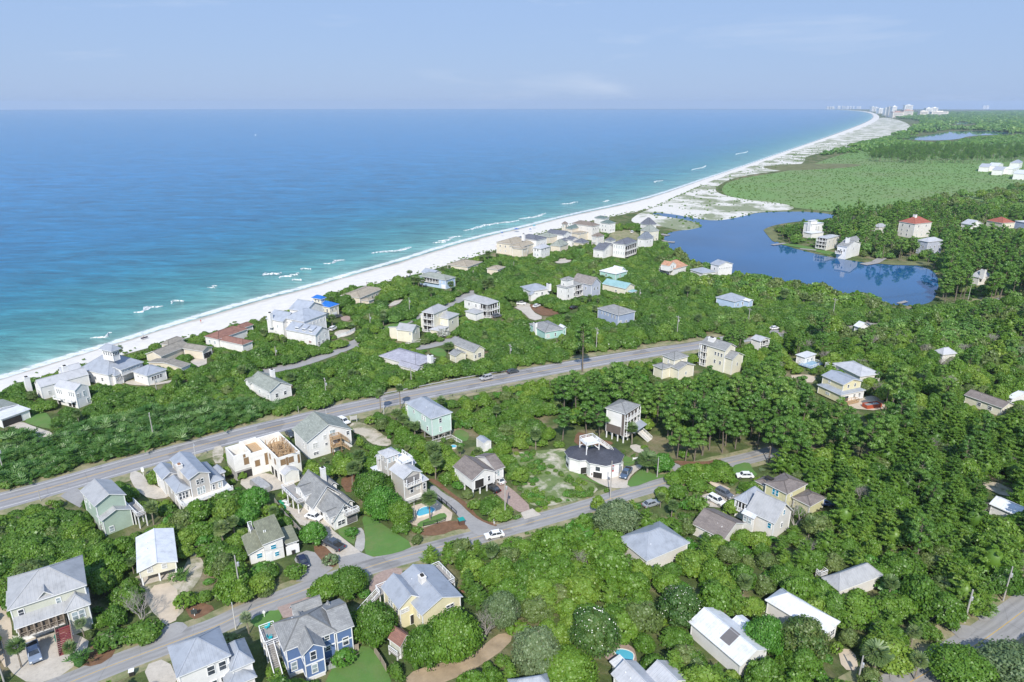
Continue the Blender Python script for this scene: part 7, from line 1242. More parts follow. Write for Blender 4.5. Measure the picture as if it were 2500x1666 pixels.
plant('live_oak', (1170, 1260), 1, 'bright round oak before lookout tower house', 0, 'LF_BRIGHT', top=(1190, 1000), rad=4.6); plant('live_oak', (1090, 1120), 1, 'dark oak behind bright round oak', 3, top=(1150, 870), rad=5.2); plant('live_oak', (1320, 1330), 1, 'green oak shading terrace edge', 2, top=(1310, 1130), rad=2.9); plant('live_oak', (80, 1190), 1, 'bright oak beside building site drive', 0, 'LF_BRIGHT', top=(80, 1000), rad=3.8); plant('live_oak', (20, 1320), 1, 'bright oak above olive-roofed cottage', 1, 'LF_BRIGHT', top=(20, 1150), rad=2.8)
V(16); plant('palm_tree', (1345, 1085), 1, 'large shaggy palm on lawn by round green bush', 2, top=(1345, 800), rad=3.2); plant('live_oak', (1540, 1065), 1, 'round dense green bush-tree next to shaggy palm', 0, 'LF_BRIGHT', top=(1530, 800), rad=3.4); plant('palm_tree', (1135, 695), 1, 'palm before porches of tall brown and white house', 1, top=(1140, 450), rad=2)
for q, tp, lb in (((190, 645), (190, 230), 'lone pine on mulch slope left of tall porch house'), ((690, 622), (640, 230), 'pine close to white wall of tall porch house'), ((510, 560), (500, 200), 'pine between mulch slope and tall porch house'), ((1990, 930), (2100, 480), 'tall pine at wood edge by drive'), ((1870, 930), (1880, 520), 'pine with bare stem at wood edge'), ((1750, 900), (1740, 500), 'paired pine at wood edge near bush-tree')): plant('pine_tree', q, 1, lb.replace(' left of', ' beside'), 1, top=tp, rad=2.6)
V(16)
for q, tp, r_, v_, lb in (((1860, 1190), (1850, 985), 2.8, 0, 'oak masking lane just past the grass island'), ((2010, 1180), (2000, 975), 3.2, 2, 'second oak masking lane past the grass island'), ((2170, 1165), (2160, 960), 3.2, 1, 'third oak masking lane, below the pine trunks'), ((2330, 1130), (2320, 930), 3.4, 3, 'oak masking lane below the mulch bank end')): plant('live_oak', q, 1, lb, v_, top=tp, rad=r_)
V(5); plant('live_oak', (1150, 1310), 1, 'grey-green oak with several pale stems by lane', 4, top=(1160, 1030), rad=5.4); plant('live_oak', (975, 1130), 1, 'small tree at lane edge before pale-stemmed oak', 2, top=(980, 985), rad=2.2); plant('palm_tree', (1550, 1090), 1, 'palm beside pale grey car', 0, top=(1550, 960)); plant('palm_tree', (1650, 1200), .7, 'low palm between lane and brown-roofed cottage', 1)
V(17); plant('dead_tree', (1570, 930), 1.5, 'leafless grey tree against off-white gable', 0, name='bare_tree', cat='bare tree'); plant('shrub', (220, 690), 2.2, 'round dark clipped bush by white car', 1, rad=3); plant('shrub', (110, 690), 1.4, 'bright clipped hedge bush beside dark round bush', 2, rad=2.2); plant('live_oak', (690, 770), 1, 'small oak in front of white porch', 2, top=(690, 580), rad=2.4)
V(17)
for q, tp, r_, v_, lb in (((-70, 330), (-70, 190), 3.0, 0, 'oak hiding lane opposite shaggy palm'), ((120, 320), (110, 90), 3.6, 2, 'broad oak hiding the lane near boat trailer'), ((330, 300), (310, 80), 3.6, 1, 'oak between lane and boat trailer, tallest'), ((570, 300), (570, 95), 3.2, 3, 'oak by white car on grass'), ((230, 420), (230, 270), 3.0, 0, 'lower oak right behind the boat trailer')): plant('live_oak', q, 1, lb.replace('right behind', 'just behind'), v_, top=tp, rad=r_)
V(6); plant('magnolia', (945, 1345), 1, 'magnolia dotted with white blossoms above pool terrace', 0, top=(930, 870), rad=4.7, name='magnolia_tree', cat='magnolia'); plant('magnolia', (1715, 1010), 1, 'magnolia with white blossoms beside long white roof', 1, top=(1720, 690), rad=4.2, name='magnolia_tree', cat='magnolia'); plant('live_oak', (410, 1460), 1, 'grey-green thin-leaved tree with pale trunk near tan clearing', 4, top=(420, 1080), rad=4.4); plant('live_oak', (90, 1050), 1, 'silvery grey-green oak at clearing edge', 4, top=(80, 740), rad=3.8); plant('live_oak', (700, 1566), 1, 'olive-brown oak south of blossoming magnolia', 3, top=(700, 1290), rad=5.2)
V(7); plant('live_oak', (215, 1150), 1, 'vivid green round oak touching long white roof', 0, 'LF_BRIGHT', top=(215, 850), rad=3.6); plant('magnolia', (525, 1190), 1, 'dark glossy round tree beside vivid green oak', 2, top=(525, 860), rad=4.4, name='glossy_tree', cat='tree'); plant('palm_tree', (1120, 1310), .9, 'big fan palm clump by sandy drive', 2, rad=2.6); plant('live_oak', (1820, 1400), 1, 'large oak shading side road corner', 1, top=(1800, 1130), rad=6); plant('live_oak', (2230, 1400), 1, 'large oak at bottom corner of side road', 4, top=(2200, 1130), rad=6); plant('palm_tree', (40, 720), 1, 'palm beside sandy path in woods', 0, top=(40, 530))
V(9); plant('palm_tree', (1865, 915), .75, 'round sago-like palm by cream cottage', 2, rad=2.4); plant('shrub', (1815, 765), 2.0, 'white-flowering bush by three-storey house', 0, 'LF_WHITEF'); plant('live_oak', (920, 510), 1, 'dark broad magnolia-like tree behind blue-roofed house', 3, top=(930, 370), rad=5)
for k, (q, tp) in enumerate([((1547, 315), (1545, 210)), ((1590, 318), (1585, 225)), ((1625, 325), (1620, 205)), ((1885, 370), (1885, 255)), ((2205, 370), (2205, 250)), ((2253, 365), (2253, 235)), ((798, 680), (770, 560)), ((1515, 220), (1512, 160)), ((975, 705), (975, 640))]): plant('palm_tree', q, 1, ['palm at dune end of pale blue house row', 'second palm in pale blue house row', 'palm touching deck of pale blue house', 'palm by garage of pale blue house', 'left slim palm of pair near beach lane', 'taller palm of pair near beach lane', 'palm beside mansion forecourt', 'lone palm against the beach sand', 'small palm on mansion drive lawn'][k].replace('left slim', 'slimmer'), k, top=tp, rad=1.9)
V(10); plant('live_oak', (415, 980), 1, 'broad magnolia-like tree hiding white blue-roofed house', 3, top=(415, 830), rad=6); plant('palm_tree', (135, 895), 1, 'palm on island bed at lane end', 0, top=(135, 780)); plant('palm_tree', (183, 890), 1, 'taller palm on island bed at lane end', 1, top=(183, 755)); plant('palm_tree', (1020, 1000), 1, 'palm before white turret house', 2, top=(1020, 915)); plant('palm_tree', (1090, 1000), 1, 'palm between turret house and slate house', 0, top=(1095, 905)); plant('palm_tree', (1162, 1010), 1, 'palm nearest slate blue house', 1, top=(1165, 940))
# ------------------------------------------------------------------ vegetation
def leaf_mat(name, cols, hue=.5, tr=.40, patch_=.55):
    m, n, out = new_mat(name); at_ = node(n, 'ShaderNodeAttribute', attribute_name='tone'); oi = n.nodes.new('ShaderNodeObjectInfo')
    r = ramp(n, [(0., cols[0]), (.5, cols[1]), (1., cols[2])])
    ad = node(n, 'ShaderNodeMath', operation='MULTIPLY_ADD'); ad.inputs[1].default_value = hue; n.links.new(oi.outputs['Random'], ad.inputs[0])
    mu = node(n, 'ShaderNodeMath', operation='MULTIPLY'); mu.inputs[1].default_value = 1-hue; n.links.new(at_.outputs['Fac'], mu.inputs[0]); n.links.new(mu.outputs[0], ad.inputs[2]); nn = node(n, 'ShaderNodeTexNoise', Scale=.022, Detail=4, Roughness=.6); n.links.new(oi.outputs['Location'], nn.inputs['Vector']); pm = node(n, 'ShaderNodeMath', operation='MULTIPLY_ADD'); pm.inputs[1].default_value = patch_*2; pm.inputs[2].default_value = -patch_; n.links.new(nn.outputs['Fac'], pm.inputs[0])
    sm = node(n, 'ShaderNodeMath', operation='ADD', use_clamp=True); n.links.new(ad.outputs[0], sm.inputs[0]); n.links.new(pm.outputs[0], sm.inputs[1]); n.links.new(sm.outputs[0], r.inputs['Fac'])
    d = n.nodes.new('ShaderNodeBsdfDiffuse'); t = n.nodes.new('ShaderNodeBsdfTranslucent'); g = node(n, 'ShaderNodeBsdfGlossy', Roughness=.45); g.inputs['Color'].default_value = (.9, .95, .9, 1)
    n.links.new(r.outputs['Color'], d.inputs['Color']); n.links.new(r.outputs['Color'], t.inputs['Color'])
    x = node(n, 'ShaderNodeMixShader'); x.inputs[0].default_value = tr; n.links.new(d.outputs[0], x.inputs[1]); n.links.new(t.outputs[0], x.inputs[2])
    y = node(n, 'ShaderNodeMixShader'); y.inputs[0].default_value = .035; n.links.new(x.outputs[0], y.inputs[1]); n.links.new(g.outputs[0], y.inputs[2])
    n.links.new(y.outputs[0], out.inputs['Surface']); MATS[name] = m; return m
LF_OAK = leaf_mat('oak_leaves', [(0.076, 0.184, 0.022), (0.153, 0.299, 0.029), (0.293, 0.410, 0.057)], .6)
LF_OLIVE = leaf_mat('olive_leaves', [(.115, .185, .045), (.175, .250, .065), (.250, .310, .095)], .5)
LF_SCRUB = leaf_mat('dune_oak_leaves', [(0.074, 0.169, 0.026), (0.132, 0.265, 0.033), (0.249, 0.366, 0.056)], .5)
LF_PINE = leaf_mat('pine_needles', [(0.078, 0.189, 0.033), (0.140, 0.294, 0.044), (0.246, 0.391, 0.070)], .5)
LF_SAND = leaf_mat('sand_pine_needles', [(0.077, 0.184, 0.026), (0.155, 0.301, 0.035), (0.281, 0.417, 0.060)], .5)
LF_PALM = leaf_mat('palm_fronds', [(0.103, 0.185, 0.050), (0.163, 0.251, 0.079), (0.281, 0.330, 0.123)], .4)
LF_REED = leaf_mat('palmetto_fronds', [(0.058, 0.163, 0.029), (0.110, 0.240, 0.044), (0.218, 0.325, 0.094)], .4)
LF_GREYG = leaf_mat('grey_green_leaves', [(.125, .205, .075), (.185, .265, .115), (.275, .340, .180)], .4)
LF_FAR = leaf_mat('wood_leaves', [(0.106, 0.233, 0.053), (0.174, 0.342, 0.065), (0.309, 0.465, 0.100)], .5)
LF_MAG = leaf_mat('magnolia_leaves', [(0.053, 0.143, 0.030), (0.105, 0.203, 0.039), (0.240, 0.255, 0.083)], .3)
LF_BRIGHT = leaf_mat('bright_leaves', [(0.075, 0.225, 0.025), (0.106, 0.288, 0.033), (0.175, 0.362, 0.056)], .4)
BARK = M('bark', (.20, .165, .13), .95, .3, 2); PALEBARK = M('pale_bark', (.42, .38, .33), .95, .3, 2); GREYTWIG = M('grey_twigs', (.36, .33, .30), .95, .25, 2); PALMBARK = M('palm_bark', (.27, .23, .18), .95, .3, 3)
class LV:
    """leaf-sized faces gathered with numpy"""
    def __init__(s, seed): s.P = []; s.T = []; s.r = np.random.default_rng(seed); s.ex = ([], [])
    def add(s, C, N, size, aspect=1.0, tone=None, U=None, var=.35):
        n = len(C); r = s.r; N = N/np.maximum(np.linalg.norm(N, axis=1, keepdims=True), 1e-6)
        if U is None: U = r.normal(size=(n, 3))
        U = U-N*(U*N).sum(1, keepdims=True); U /= np.maximum(np.linalg.norm(U, axis=1, keepdims=True), 1e-6); Vv = np.cross(N, U)
        a = (size*(1+var*(r.random((n, 1))*2-1)))/2; b = a*aspect; k = .35*(r.random((n, 1))-.3)
        s.P.append(np.stack([C-U*a-Vv*b*.7, C+U*a*.9-Vv*b, C+U*a*1.1+Vv*b*.8+N*k*a, C-U*a*.8+Vv*b], 1).reshape(-1, 3)); s.T.append(np.clip(r.random(n)*.7+.15 if tone is None else tone+(r.random(n)-.5)*.28, 0, 1))
    def lobe(s, c, rad, n, size, squash=(1, 1, 1), up=.25, spread=.75, tone=.5, aspect=1.0):
        r = s.r; d = r.normal(size=(n, 3)); d[:, 2] += up; d /= np.linalg.norm(d, axis=1, keepdims=True)
        q = np.asarray(c)+d*rad*np.asarray(squash)*(.62+.36*r.random((n, 1))**.6+.30*r.random((n, 1))**5)
        s.add(q, d+np.array([0, 0, .25])+r.normal(size=(n, 3))*spread*.42, size, aspect, np.full(n, tone))
    def core(s, c, rad, squash):
        bm = bmesh.new(); bmesh.ops.create_icosphere(bm, subdivisions=1, radius=1.0); V_ = np.array([v.co[:] for v in bm.verts])*rad*np.asarray(squash)*(.9+.2*s.r.random((len(bm.verts), 1)))+np.asarray(c)
        o = sum(len(x) for x in s.ex[0]); s.ex[0].append(V_); s.ex[1].append(np.array([[v.index for v in f.verts] for f in bm.faces])+o); bm.free()
    def mesh(s, name, mat):
        P = np.concatenate(s.P); n = len(P)//4; me = bpy.data.meshes.new(name); ev = np.concatenate(s.ex[0]) if s.ex[0] else np.zeros((0, 3)); et = np.concatenate(s.ex[1])+len(P) if s.ex[1] else np.zeros((0, 3), int)
        me.vertices.add(len(P)+len(ev)); me.vertices.foreach_set('co', np.concatenate([P, ev]).astype(np.float32).ravel()); li = np.concatenate([np.arange(n*4), et.ravel()]).astype(np.int32)
        me.loops.add(len(li)); me.loops.foreach_set('vertex_index', li); me.polygons.add(n+len(et)); me.polygons.foreach_set('loop_start', np.concatenate([np.arange(n)*4, n*4+np.arange(len(et))*3]).astype(np.int32)); me.update(calc_edges=True)
        a = me.attributes.new('tone', 'FLOAT', 'FACE'); a.data.foreach_set('value', np.concatenate([np.concatenate(s.T), np.full(len(et), .4)]).astype(np.float32)); me.materials.append(mat); return me
def branchy(mb, p, d, ln, r, depth, rnd, sp=.7):
    q = p+d*ln; mb.tube(p, q, r, r*.65, 5, cap=False)
    if depth == 0: return
    for k in range(rnd.choice((2, 3))):
        nd = (d+Vector((rnd.uniform(-1, 1), rnd.uniform(-1, 1), rnd.uniform(-.25, .7)))*sp).normalized(); branchy(mb, q, nd, ln*rnd.uniform(.6, .85), r*.6, depth-1, rnd, sp)
def mk_oak(seed, Rr=3.3, Hh=5.6, lobes=30, per=150, size=.29, mat=None, bark=None, name='oak', squash=.62, low=.30, lim=True, blossom=0):
    rnd = random.Random(seed); lv = LV(seed); r = lv.r; cen = []
    for k in range(lobes):
        t = 2.39996*k+rnd.uniform(-.3, .3); f = math.sqrt((k+.5)/lobes); rr = Rr*.74*f*rnd.uniform(.7, 1.25); lr = Rr*rnd.uniform(.17, .40)*(1.1-.2*f)
        zt = Hh*(1-.52*f*f*rnd.uniform(.5, 1.4)-.16*rnd.random())-lr*.8; c = (rr*math.cos(t), rr*math.sin(t), max(zt, Hh*low)); cen.append((c, lr))
        lv.lobe(c, lr, int(per*(lr/(Rr*.30))**2), size, (1, 1, .78), .45, .9, rnd.uniform(.25, .75)); lv.core(c, lr*.7, (1, 1, .7))
    n = int(per*lobes*.2); d = r.normal(size=(n, 3)); d[:, 2] = np.abs(d[:, 2])*.4-.1; d /= np.linalg.norm(d, axis=1, keepdims=True)      # the skirt that reaches down
    lv.add(np.array([0, 0, Hh*.42])+d*np.array([Rr*.95, Rr*.95, Hh*.42])*(.75+.3*r.random((n, 1))), d+r.normal(size=(n, 3))*.6, size)
    crown = lv.mesh(name+'_crown', mat or LF_OAK); mb = MB()
    for k in range(rnd.choice((1, 2, 3))):
        a = rnd.random()*6.28; mb.tube((math.cos(a)*.15, math.sin(a)*.15, -.3), (math.cos(a)*.5, math.sin(a)*.5, Hh*.42), .16*Rr/3, .11*Rr/3, 6, cap=False)
        for c, lr in rnd.sample(cen, min(4, len(cen))): mb.tube((math.cos(a)*.5, math.sin(a)*.5, Hh*.40), Vector(c), .09, .03, 5, cap=False)
    for k in range(11):
        c, lr = rnd.choice(cen); d_ = Vector((rnd.uniform(-1, 1), rnd.uniform(-1, 1), rnd.uniform(.1, 1))).normalized(); e_ = Vector(c)+d_*lr*1.05; mb.tube(Vector(c)*.75, e_, .06, .03, 4, cap=False); mb.tube(e_-d_*lr*.3, e_+Vector((rnd.uniform(-1, 1), rnd.uniform(-1, 1), .2))*.6, .035, .015, 3, cap=False)
    bl = None
    if blossom:
        b = LV(seed+5)
        for c, lr in cen:
            d = r.normal(size=(3, 3)); d[:, 2] = abs(d[:, 2]); d /= np.linalg.norm(d, axis=1, keepdims=True); b.add(np.array(c)+d*lr*1.06, d+np.array([0, -.6, .3]), .12, 1.0, np.full(3, .5)); 
        bl = b.mesh('blossom', M('white_blossom', (.85, .83, .74), .6))
    return crown, mb, bark or BARK, bl
def mk_pine(seed, Hh=14.0, Rr=2.9, cl=26, per=190, size=.42, mat=None, base=.5):
    rnd = random.Random(seed); lv = LV(seed); mb = MB(); p = Vector((0, 0, -.3)); lean = Vector((rnd.uniform(-.05, .05), rnd.uniform(-.05, .05), 0)); segs = 5
    def axis(z): return Vector((lean.x*z+.15*math.sin(z*.35+seed), lean.y*z, z))
    for k in range(segs): a, b = axis(Hh*.96*k/segs-.3), axis(Hh*.96*(k+1)/segs-.3); mb.tube(a, b, .24*(1-.16*k), .24*(1-.16*(k+1)), 7, cap=False)
    for k in range(cl):
        f = (k+.5)/cl; z = Hh*(base+(1-base)*f*.96); t = 2.4*k+rnd.uniform(-.5, .5); env = Rr*(math.sin(math.pi*min(1, .25+.72*f))**.7)*rnd.uniform(.45, 1.0); c = axis(z)+Vector((env*math.cos(t), env*math.sin(t), rnd.uniform(.1, .7)))
        lr = rnd.uniform(.6, 1.25)*Rr/2.9*(1.1-.35*f); mb.tube(axis(z-.6), c, .07, .03, 4, cap=False); lv.lobe(c[:], lr, int(per*lr*lr/1.2), size, (1.1, 1.1, .6), .5, 1.0, rnd.uniform(.25, .75), .42); lv.core(c[:], lr*.62, (1.1, 1.1, .5))
    for k in range(4):
        z = Hh*rnd.uniform(.3, base); t = rnd.random()*6.28; mb.tube(axis(z), axis(z)+Vector((math.cos(t)*1.1, math.sin(t)*1.1, .3)), .05, .02, 4, cap=False)
    return lv.mesh('pine_crown', mat or LF_PINE), mb, BARK, None
def mk_sand(seed, Hh=8.5, Rr=3.2, br=42, per=125, size=.34):
    rnd = random.Random(seed); lv = LV(seed); r = lv.r; mb = MB(); mb.tube((0, 0, -.3), (.2, 0, Hh*.55), .2, .12, 6, cap=False); mb.tube((.2, 0, Hh*.55), (0, .1, Hh*.93), .12, .04, 6, cap=False)
    for k in range(br):
        f = (k+.5)/br; z0 = Hh*(.14+.8*f); t = 2.4*k+rnd.uniform(-.4, .4); ln = Rr*(1.12-.85*f)*rnd.uniform(.7, 1.15); dr = np.array([math.cos(t), math.sin(t), 0]); s_ = (r.random(per)**.7)
        rise = ln*(.18+.35*f)*rnd.uniform(.5, 1.4); q = np.array([0, 0, z0])+np.outer(s_*ln, dr)+np.outer(s_**1.6, [0, 0, rise])+r.normal(size=(per, 3))*np.array([.22, .22, .12])*(ln/2.6)
        Nn = np.array([0, 0, 1.0])+dr*.35+r.normal(size=(per, 3))*.45; lv.add(q, Nn, size, .42, np.full(per, rnd.uniform(.2, .8)), U=dr+np.array([0, 0, .45])+r.normal(size=(per, 3))*.45)
        if k % 3 == 0: mb.tube((0, 0, z0), (dr[0]*ln*.8, dr[1]*ln*.8, z0+rise*.8), .05, .015, 4, cap=False)
    lv.core((0, 0, Hh*.42), 1, (Rr*.5, Rr*.5, Hh*.32)); return lv.mesh('sand_pine_crown', LF_SAND), mb, BARK, None
def mk_palm(seed, Hh=5.5, nf=30, fl=1.7):
    rnd = random.Random(seed); lv = LV(seed); r = lv.r; mb = MB(); lean = rnd.uniform(-.35, .35)
    for k in range(4): mb.tube((lean*(k/4)**2, 0, -.2+Hh*k/4), (lean*((k+1)/4)**2, 0, -.2+Hh*(k+1)/4+.1), .2-.012*k, .2-.012*(k+1), 8, cap=False)
    top = np.array([lean, 0, Hh])
    for k in range(nf):
        t = 2.4*k+rnd.uniform(-.2, .2); e = math.radians(75-125*((k+.5)/nf)**.9); dr = np.array([math.cos(t)*math.cos(e), math.sin(t)*math.cos(e), math.sin(e)]); L_ = fl*rnd.uniform(.8, 1.1); c = top+dr*L_*.45; side = np.cross(dr, [0, 0, 1.0]); side /= np.linalg.norm(side)+1e-6
        upv = np.cross(side, dr)
        for j in range(9):
            a = (j-4)/4*1.15; d2 = dr*math.cos(a)+side*math.sin(a)-np.array([0, 0, .25+.12*abs(j-4)])*.45; d2 /= np.linalg.norm(d2); lv.add((c+d2*L_*.36)[None], (upv+side*a*.3)[None], L_*.78, .16, np.array([rnd.uniform(.25, .75) if k < nf*.8 else .85]), U=d2[None], var=.1)
    lv.core(tuple(top-np.array([0, 0, .05])), .28, (1, 1, 1)); return lv.mesh('palm_crown', LF_PALM), mb, PALMBARK, None
def mk_reed(seed, n=26, fl=1.25):
    rnd = random.Random(seed); lv = LV(seed)
    for k in range(n):
        x, y, z = rnd.gauss(0, .8), rnd.gauss(0, .8), rnd.uniform(.5, 1.7); t = rnd.random()*6.28; e = rnd.uniform(.1, 1.1); dr = np.array([math.cos(t)*math.cos(e), math.sin(t)*math.cos(e), math.sin(e)]); side = np.cross(dr, [0, 0, 1.0]); side /= np.linalg.norm(side)+1e-6; upv = np.cross(side, dr); tn = rnd.uniform(.2, .8)
        for j in range(6):
            a = (j-2.5)/2.5*1.1; d2 = dr*math.cos(a)+side*math.sin(a)-np.array([0, 0, .18]); d2 /= np.linalg.norm(d2); lv.add((np.array([x, y, z])+d2*fl*.4)[None], upv[None], fl*.8, .17, np.array([tn]), U=d2[None], var=.1)
    lv.core((0, 0, .5), 1, (1.1, 1.1, .75)); return lv.mesh('palmetto_crown', LF_REED), None, None, None
def mk_clump(seed, Rr=3.0, Hh=2.6, lobes=7, per=26, size=.95, mat=None):
    rnd = random.Random(seed); lv = LV(seed)
    for k in range(lobes):
        t = rnd.random()*6.28; rr = Rr*.7*math.sqrt(rnd.random()); lr = Rr*rnd.uniform(.28, .5); c = (rr*math.cos(t), rr*math.sin(t), Hh*rnd.uniform(.35, .68)); lv.lobe(c, lr, per, size, (1, 1, .7), .5, .9, rnd.uniform(.2, .8)); lv.core(c, lr*.75, (1, 1, .66))
    return lv.mesh('shrub_crown', mat or LF_FAR), None, None, None
def mk_dead(seed, Hh=4.5):
    rnd = random.Random(seed); mb = MB()
    for k in range(4): branchy(mb, Vector((rnd.uniform(-.2, .2), rnd.uniform(-.2, .2), -.2)), Vector((rnd.uniform(-.6, .6), rnd.uniform(-.6, .6), 1)).normalized(), Hh*.30, .10, 6, rnd, .85)
    return None, mb, GREYTWIG, None
# kind -> list of (crown mesh, trunk mesh)
TPL = {}
def templates(kind, makers):
    out = []
    for mk in makers:
        crown, mb, bark, bl = mk; tm = None
        if mb is not None: o = mb.build('trunk', bark); tm = o.data; bpy.data.objects.remove(o)
        out.append((crown, tm, bl))
    TPL[kind] = out
templates('live_oak', [mk_oak(11), mk_oak(12, 3.6, 5.2, 34), mk_oak(13, 2.9, 6.2, 26), mk_oak(14, 3.4, 5.8, 31), mk_oak(15, 3.0, 5.0, 27, mat=LF_OLIVE)])
templates('dune_oak', [mk_oak(21+k, 3.2, 3.4, 26, 120, .32, LF_SCRUB, low=.2) for k in range(4)])
templates('pine_tree', [mk_pine(31), mk_pine(32, 15.5, 2.8, 26), mk_pine(33, 12.5, 3.2, 28, base=.45), mk_pine(34, 14.5, 2.5, 24, base=.55)])
templates('sand_pine', [mk_sand(41), mk_sand(42, 7.5, 3.4), mk_sand(43, 9.5, 3.0, 60), mk_sand(44, 8.0, 3.6, 58)])
templates('palm_tree', [mk_palm(51), mk_palm(52, 6.2), mk_palm(53, 4.6, 26)])
templates('palmetto', [mk_reed(61+k) for k in range(3)])
templates('shrub', [mk_oak(71+k, 1.6, 1.9, 12, 80, .24, (LF_OAK, LF_SCRUB, LF_BRIGHT)[k], low=.12) for k in range(3)])
templates('wood_oak', [mk_oak(81+k, 3.4, 5.4, 22, 60, .50, (LF_FAR, LF_OAK, LF_OLIVE)[k]) for k in range(3)])
templates('wood_pine', [mk_pine(91+k, 14, 2.9, 18, 60, .7) for k in range(3)])
templates('far_scrub', [mk_clump(101+k) for k in range(3)])
LF_MARSH = leaf_mat('marsh_leaves', [(0.119, 0.237, 0.048), (0.175, 0.306, 0.059), (0.259, 0.362, 0.090)], .55)
templates('marsh_shrub', [mk_clump(111+k, mat=LF_MARSH) for k in range(3)])
templates('grand_oak', [mk_oak(161, 5.6, 8.2, 70, 150, .30), mk_oak(162, 5.4, 7.6, 64, 150, .30), mk_oak(163, 5.8, 8.6, 74, 150, .30)]); templates('grand_grey', [mk_oak(164, 5.6, 8.2, 66, 140, .30, LF_GREYG, bark=PALEBARK)])
templates('magnolia', [mk_oak(121, 3.3, 6.6, 54, 140, .20, LF_MAG, blossom=1), mk_oak(122, 3.3, 6.6, 54, 140, .20, LF_MAG, blossom=1), mk_oak(123, 3.3, 6.6, 54, 140, .20, LF_MAG)])
templates('dead_tree', [mk_dead(131)]); templates('tall_palm', [mk_palm(141, 9.2, 26, 1.35)])
LF_WHITEF = leaf_mat('white_flowers', [(.10, .17, .06), (.55, .56, .5), (.75, .75, .7)], .1)
# --- where things grow
V(0)
def zone(pts): return np.array([tuple(W(p)[:2]) for p in pts])
ZONES = [   # outline in the photograph, what grows there (kind, share, size from, size to), metres between plants, name of the place
    ([(0, 908), (60, 892), (190, 852), (330, 812), (470, 778), (600, 748), (720, 702), (800, 676), (960, 642), (1050, 614), (1140, 592), (1200, 572), (1310, 548), (1400, 522), (1500, 522), (1545, 598), (1600, 626), (1740, 656), (1900, 685), (2060, 715), (2140, 712), (2353, 692), (2353, 700), (2100, 735), (1700, 776), (1500, 800), (1150, 858), (900, 908), (600, 975), (300, 1058), (0, 1140)],
     [('dune_oak', .80, .75, 1.2), ('live_oak', .12, .6, .85), ('shrub', .06, .8, 1.4), ('palm_tree', .02, .7, 1)], 3.7, 'in the thicket between highway and beach houses'),
    ([(0, 1000), (150, 985), (350, 950), (520, 925), (660, 940), (560, 978), (300, 1052), (0, 1136)], [('palmetto', .85, .9, 1.5), ('shrub', .15, .8, 1.3)], 2.0, 'in the green belt along the highway'),
    ([(-60, 1195), (200, 1142), (380, 1100), (640, 1005), (900, 955), (1150, 888), (1500, 825), (1560, 850), (1250, 960), (1240, 1000), (1400, 1060), (1480, 1110), (1380, 1140), (1100, 1220), (1000, 1250), (840, 1290), (640, 1360), (500, 1430), (400, 1455), (250, 1510), (-60, 1620)],
     [('live_oak', .42, .55, .95), ('dune_oak', .28, .7, 1.1), ('shrub', .24, .8, 1.6), ('palm_tree', .06, .7, 1)], 3.7, 'on the plots between highway and lane'),
    ([(150, 1640), (330, 1570), (560, 1470), (740, 1385), (930, 1310), (1130, 1250), (1390, 1170), (1540, 1122), (1660, 1085), (1760, 1090), (1850, 1180), (2050, 1300), (2180, 1420), (2200, 1500), (2020, 1640), (150, 1760)],
     [('live_oak', .58, .62, 1.1), ('sand_pine', .22, .5, .85), ('shrub', .15, .8, 1.6), ('palm_tree', .03, .7, .9), ('dead_tree', .02, .8, 1.2)], 3.9, 'in the woods south of the lane'),
    ([(-80, 1180), (0, 1175), (160, 1180), (200, 1240), (300, 1330), (200, 1300), (0, 1340), (-80, 1340)], [('dune_oak', .9, .7, 1.1), ('shrub', .1, .8, 1.4)], 3.2, 'in the scrub behind the sage house'),
    ([(1060, 905), (1200, 862), (1500, 838), (1640, 880), (1880, 925), (2060, 940), (2100, 1000), (2000, 1085), (1740, 1085), (1570, 1060), (1500, 1010), (1400, 985), (1290, 990), (1270, 940), (1130, 915)], [('pine_tree', .66, .82, 1.14), ('live_oak', .22, .7, 1.0), ('sand_pine', .12, .6, .9)], 4.8, 'in the pine wood behind the stacked-porch house'),
    ([(1760, 1080), (2000, 1085), (2100, 1000), (2353, 985), (2500, 1000), (2500, 1330), (2353, 1385), (2220, 1430), (2180, 1420), (2050, 1300), (1850, 1180)], [('sand_pine', .70, .75, 1.25), ('live_oak', .26, .75, 1.15), ('pine_tree', .04, .7, .9), ('dead_tree', .02, .9, 1.3)], 4.2, 'in the conifer wood by the side road'),
    ([(1560, 830), (1700, 790), (2100, 748), (2353, 712), (2500, 700), (2500, 1000), (2353, 985), (2100, 1000), (2060, 940), (1880, 925), (1640, 880)], [('live_oak', .78, .7, 1.15), ('pine_tree', .08, .6, .8), ('sand_pine', .11, .6, .95), ('dead_tree', .03, .9, 1.3)], 4.5, 'in the oak wood across the highway'),
    ([(2180, 1600), (2353, 1520), (2500, 1440), (2500, 1700), (2100, 1700)], [('live_oak', .8, .8, 1.1), ('shrub', .2, 1, 1.5)], 3.9, 'at the corner beside the side road'),
    ([(2005, 596), (2130, 592), (2353, 560), (2500, 560), (2500, 700), (2353, 692), (2165, 700), (2165, 640), (2110, 602)], [('pine_tree', .72, .9, 1.25), ('live_oak', .28, .7, 1.1)], 6.0, 'among the tall pines by the lake'),
    ([(1775, 533), (1830, 518), (1900, 510), (1990, 503), (2130, 497), (2353, 507), (2500, 520), (2500, 560), (2353, 560), (2130, 592), (2005, 596), (1960, 590), (1880, 572), (1800, 556)], [('live_oak', .55, .8, 1.3), ('pine_tree', .45, .75, 1.05)], 6.5, 'on the wooded point of the lake'),
    ([(1545, 598), (1600, 622), (1740, 650), (1900, 680), (2060, 712), (2060, 720), (1740, 690), (1500, 640)], [('live_oak', 1., .9, 1.3)], 4.2, 'on the near lake shore')]
cand = {}
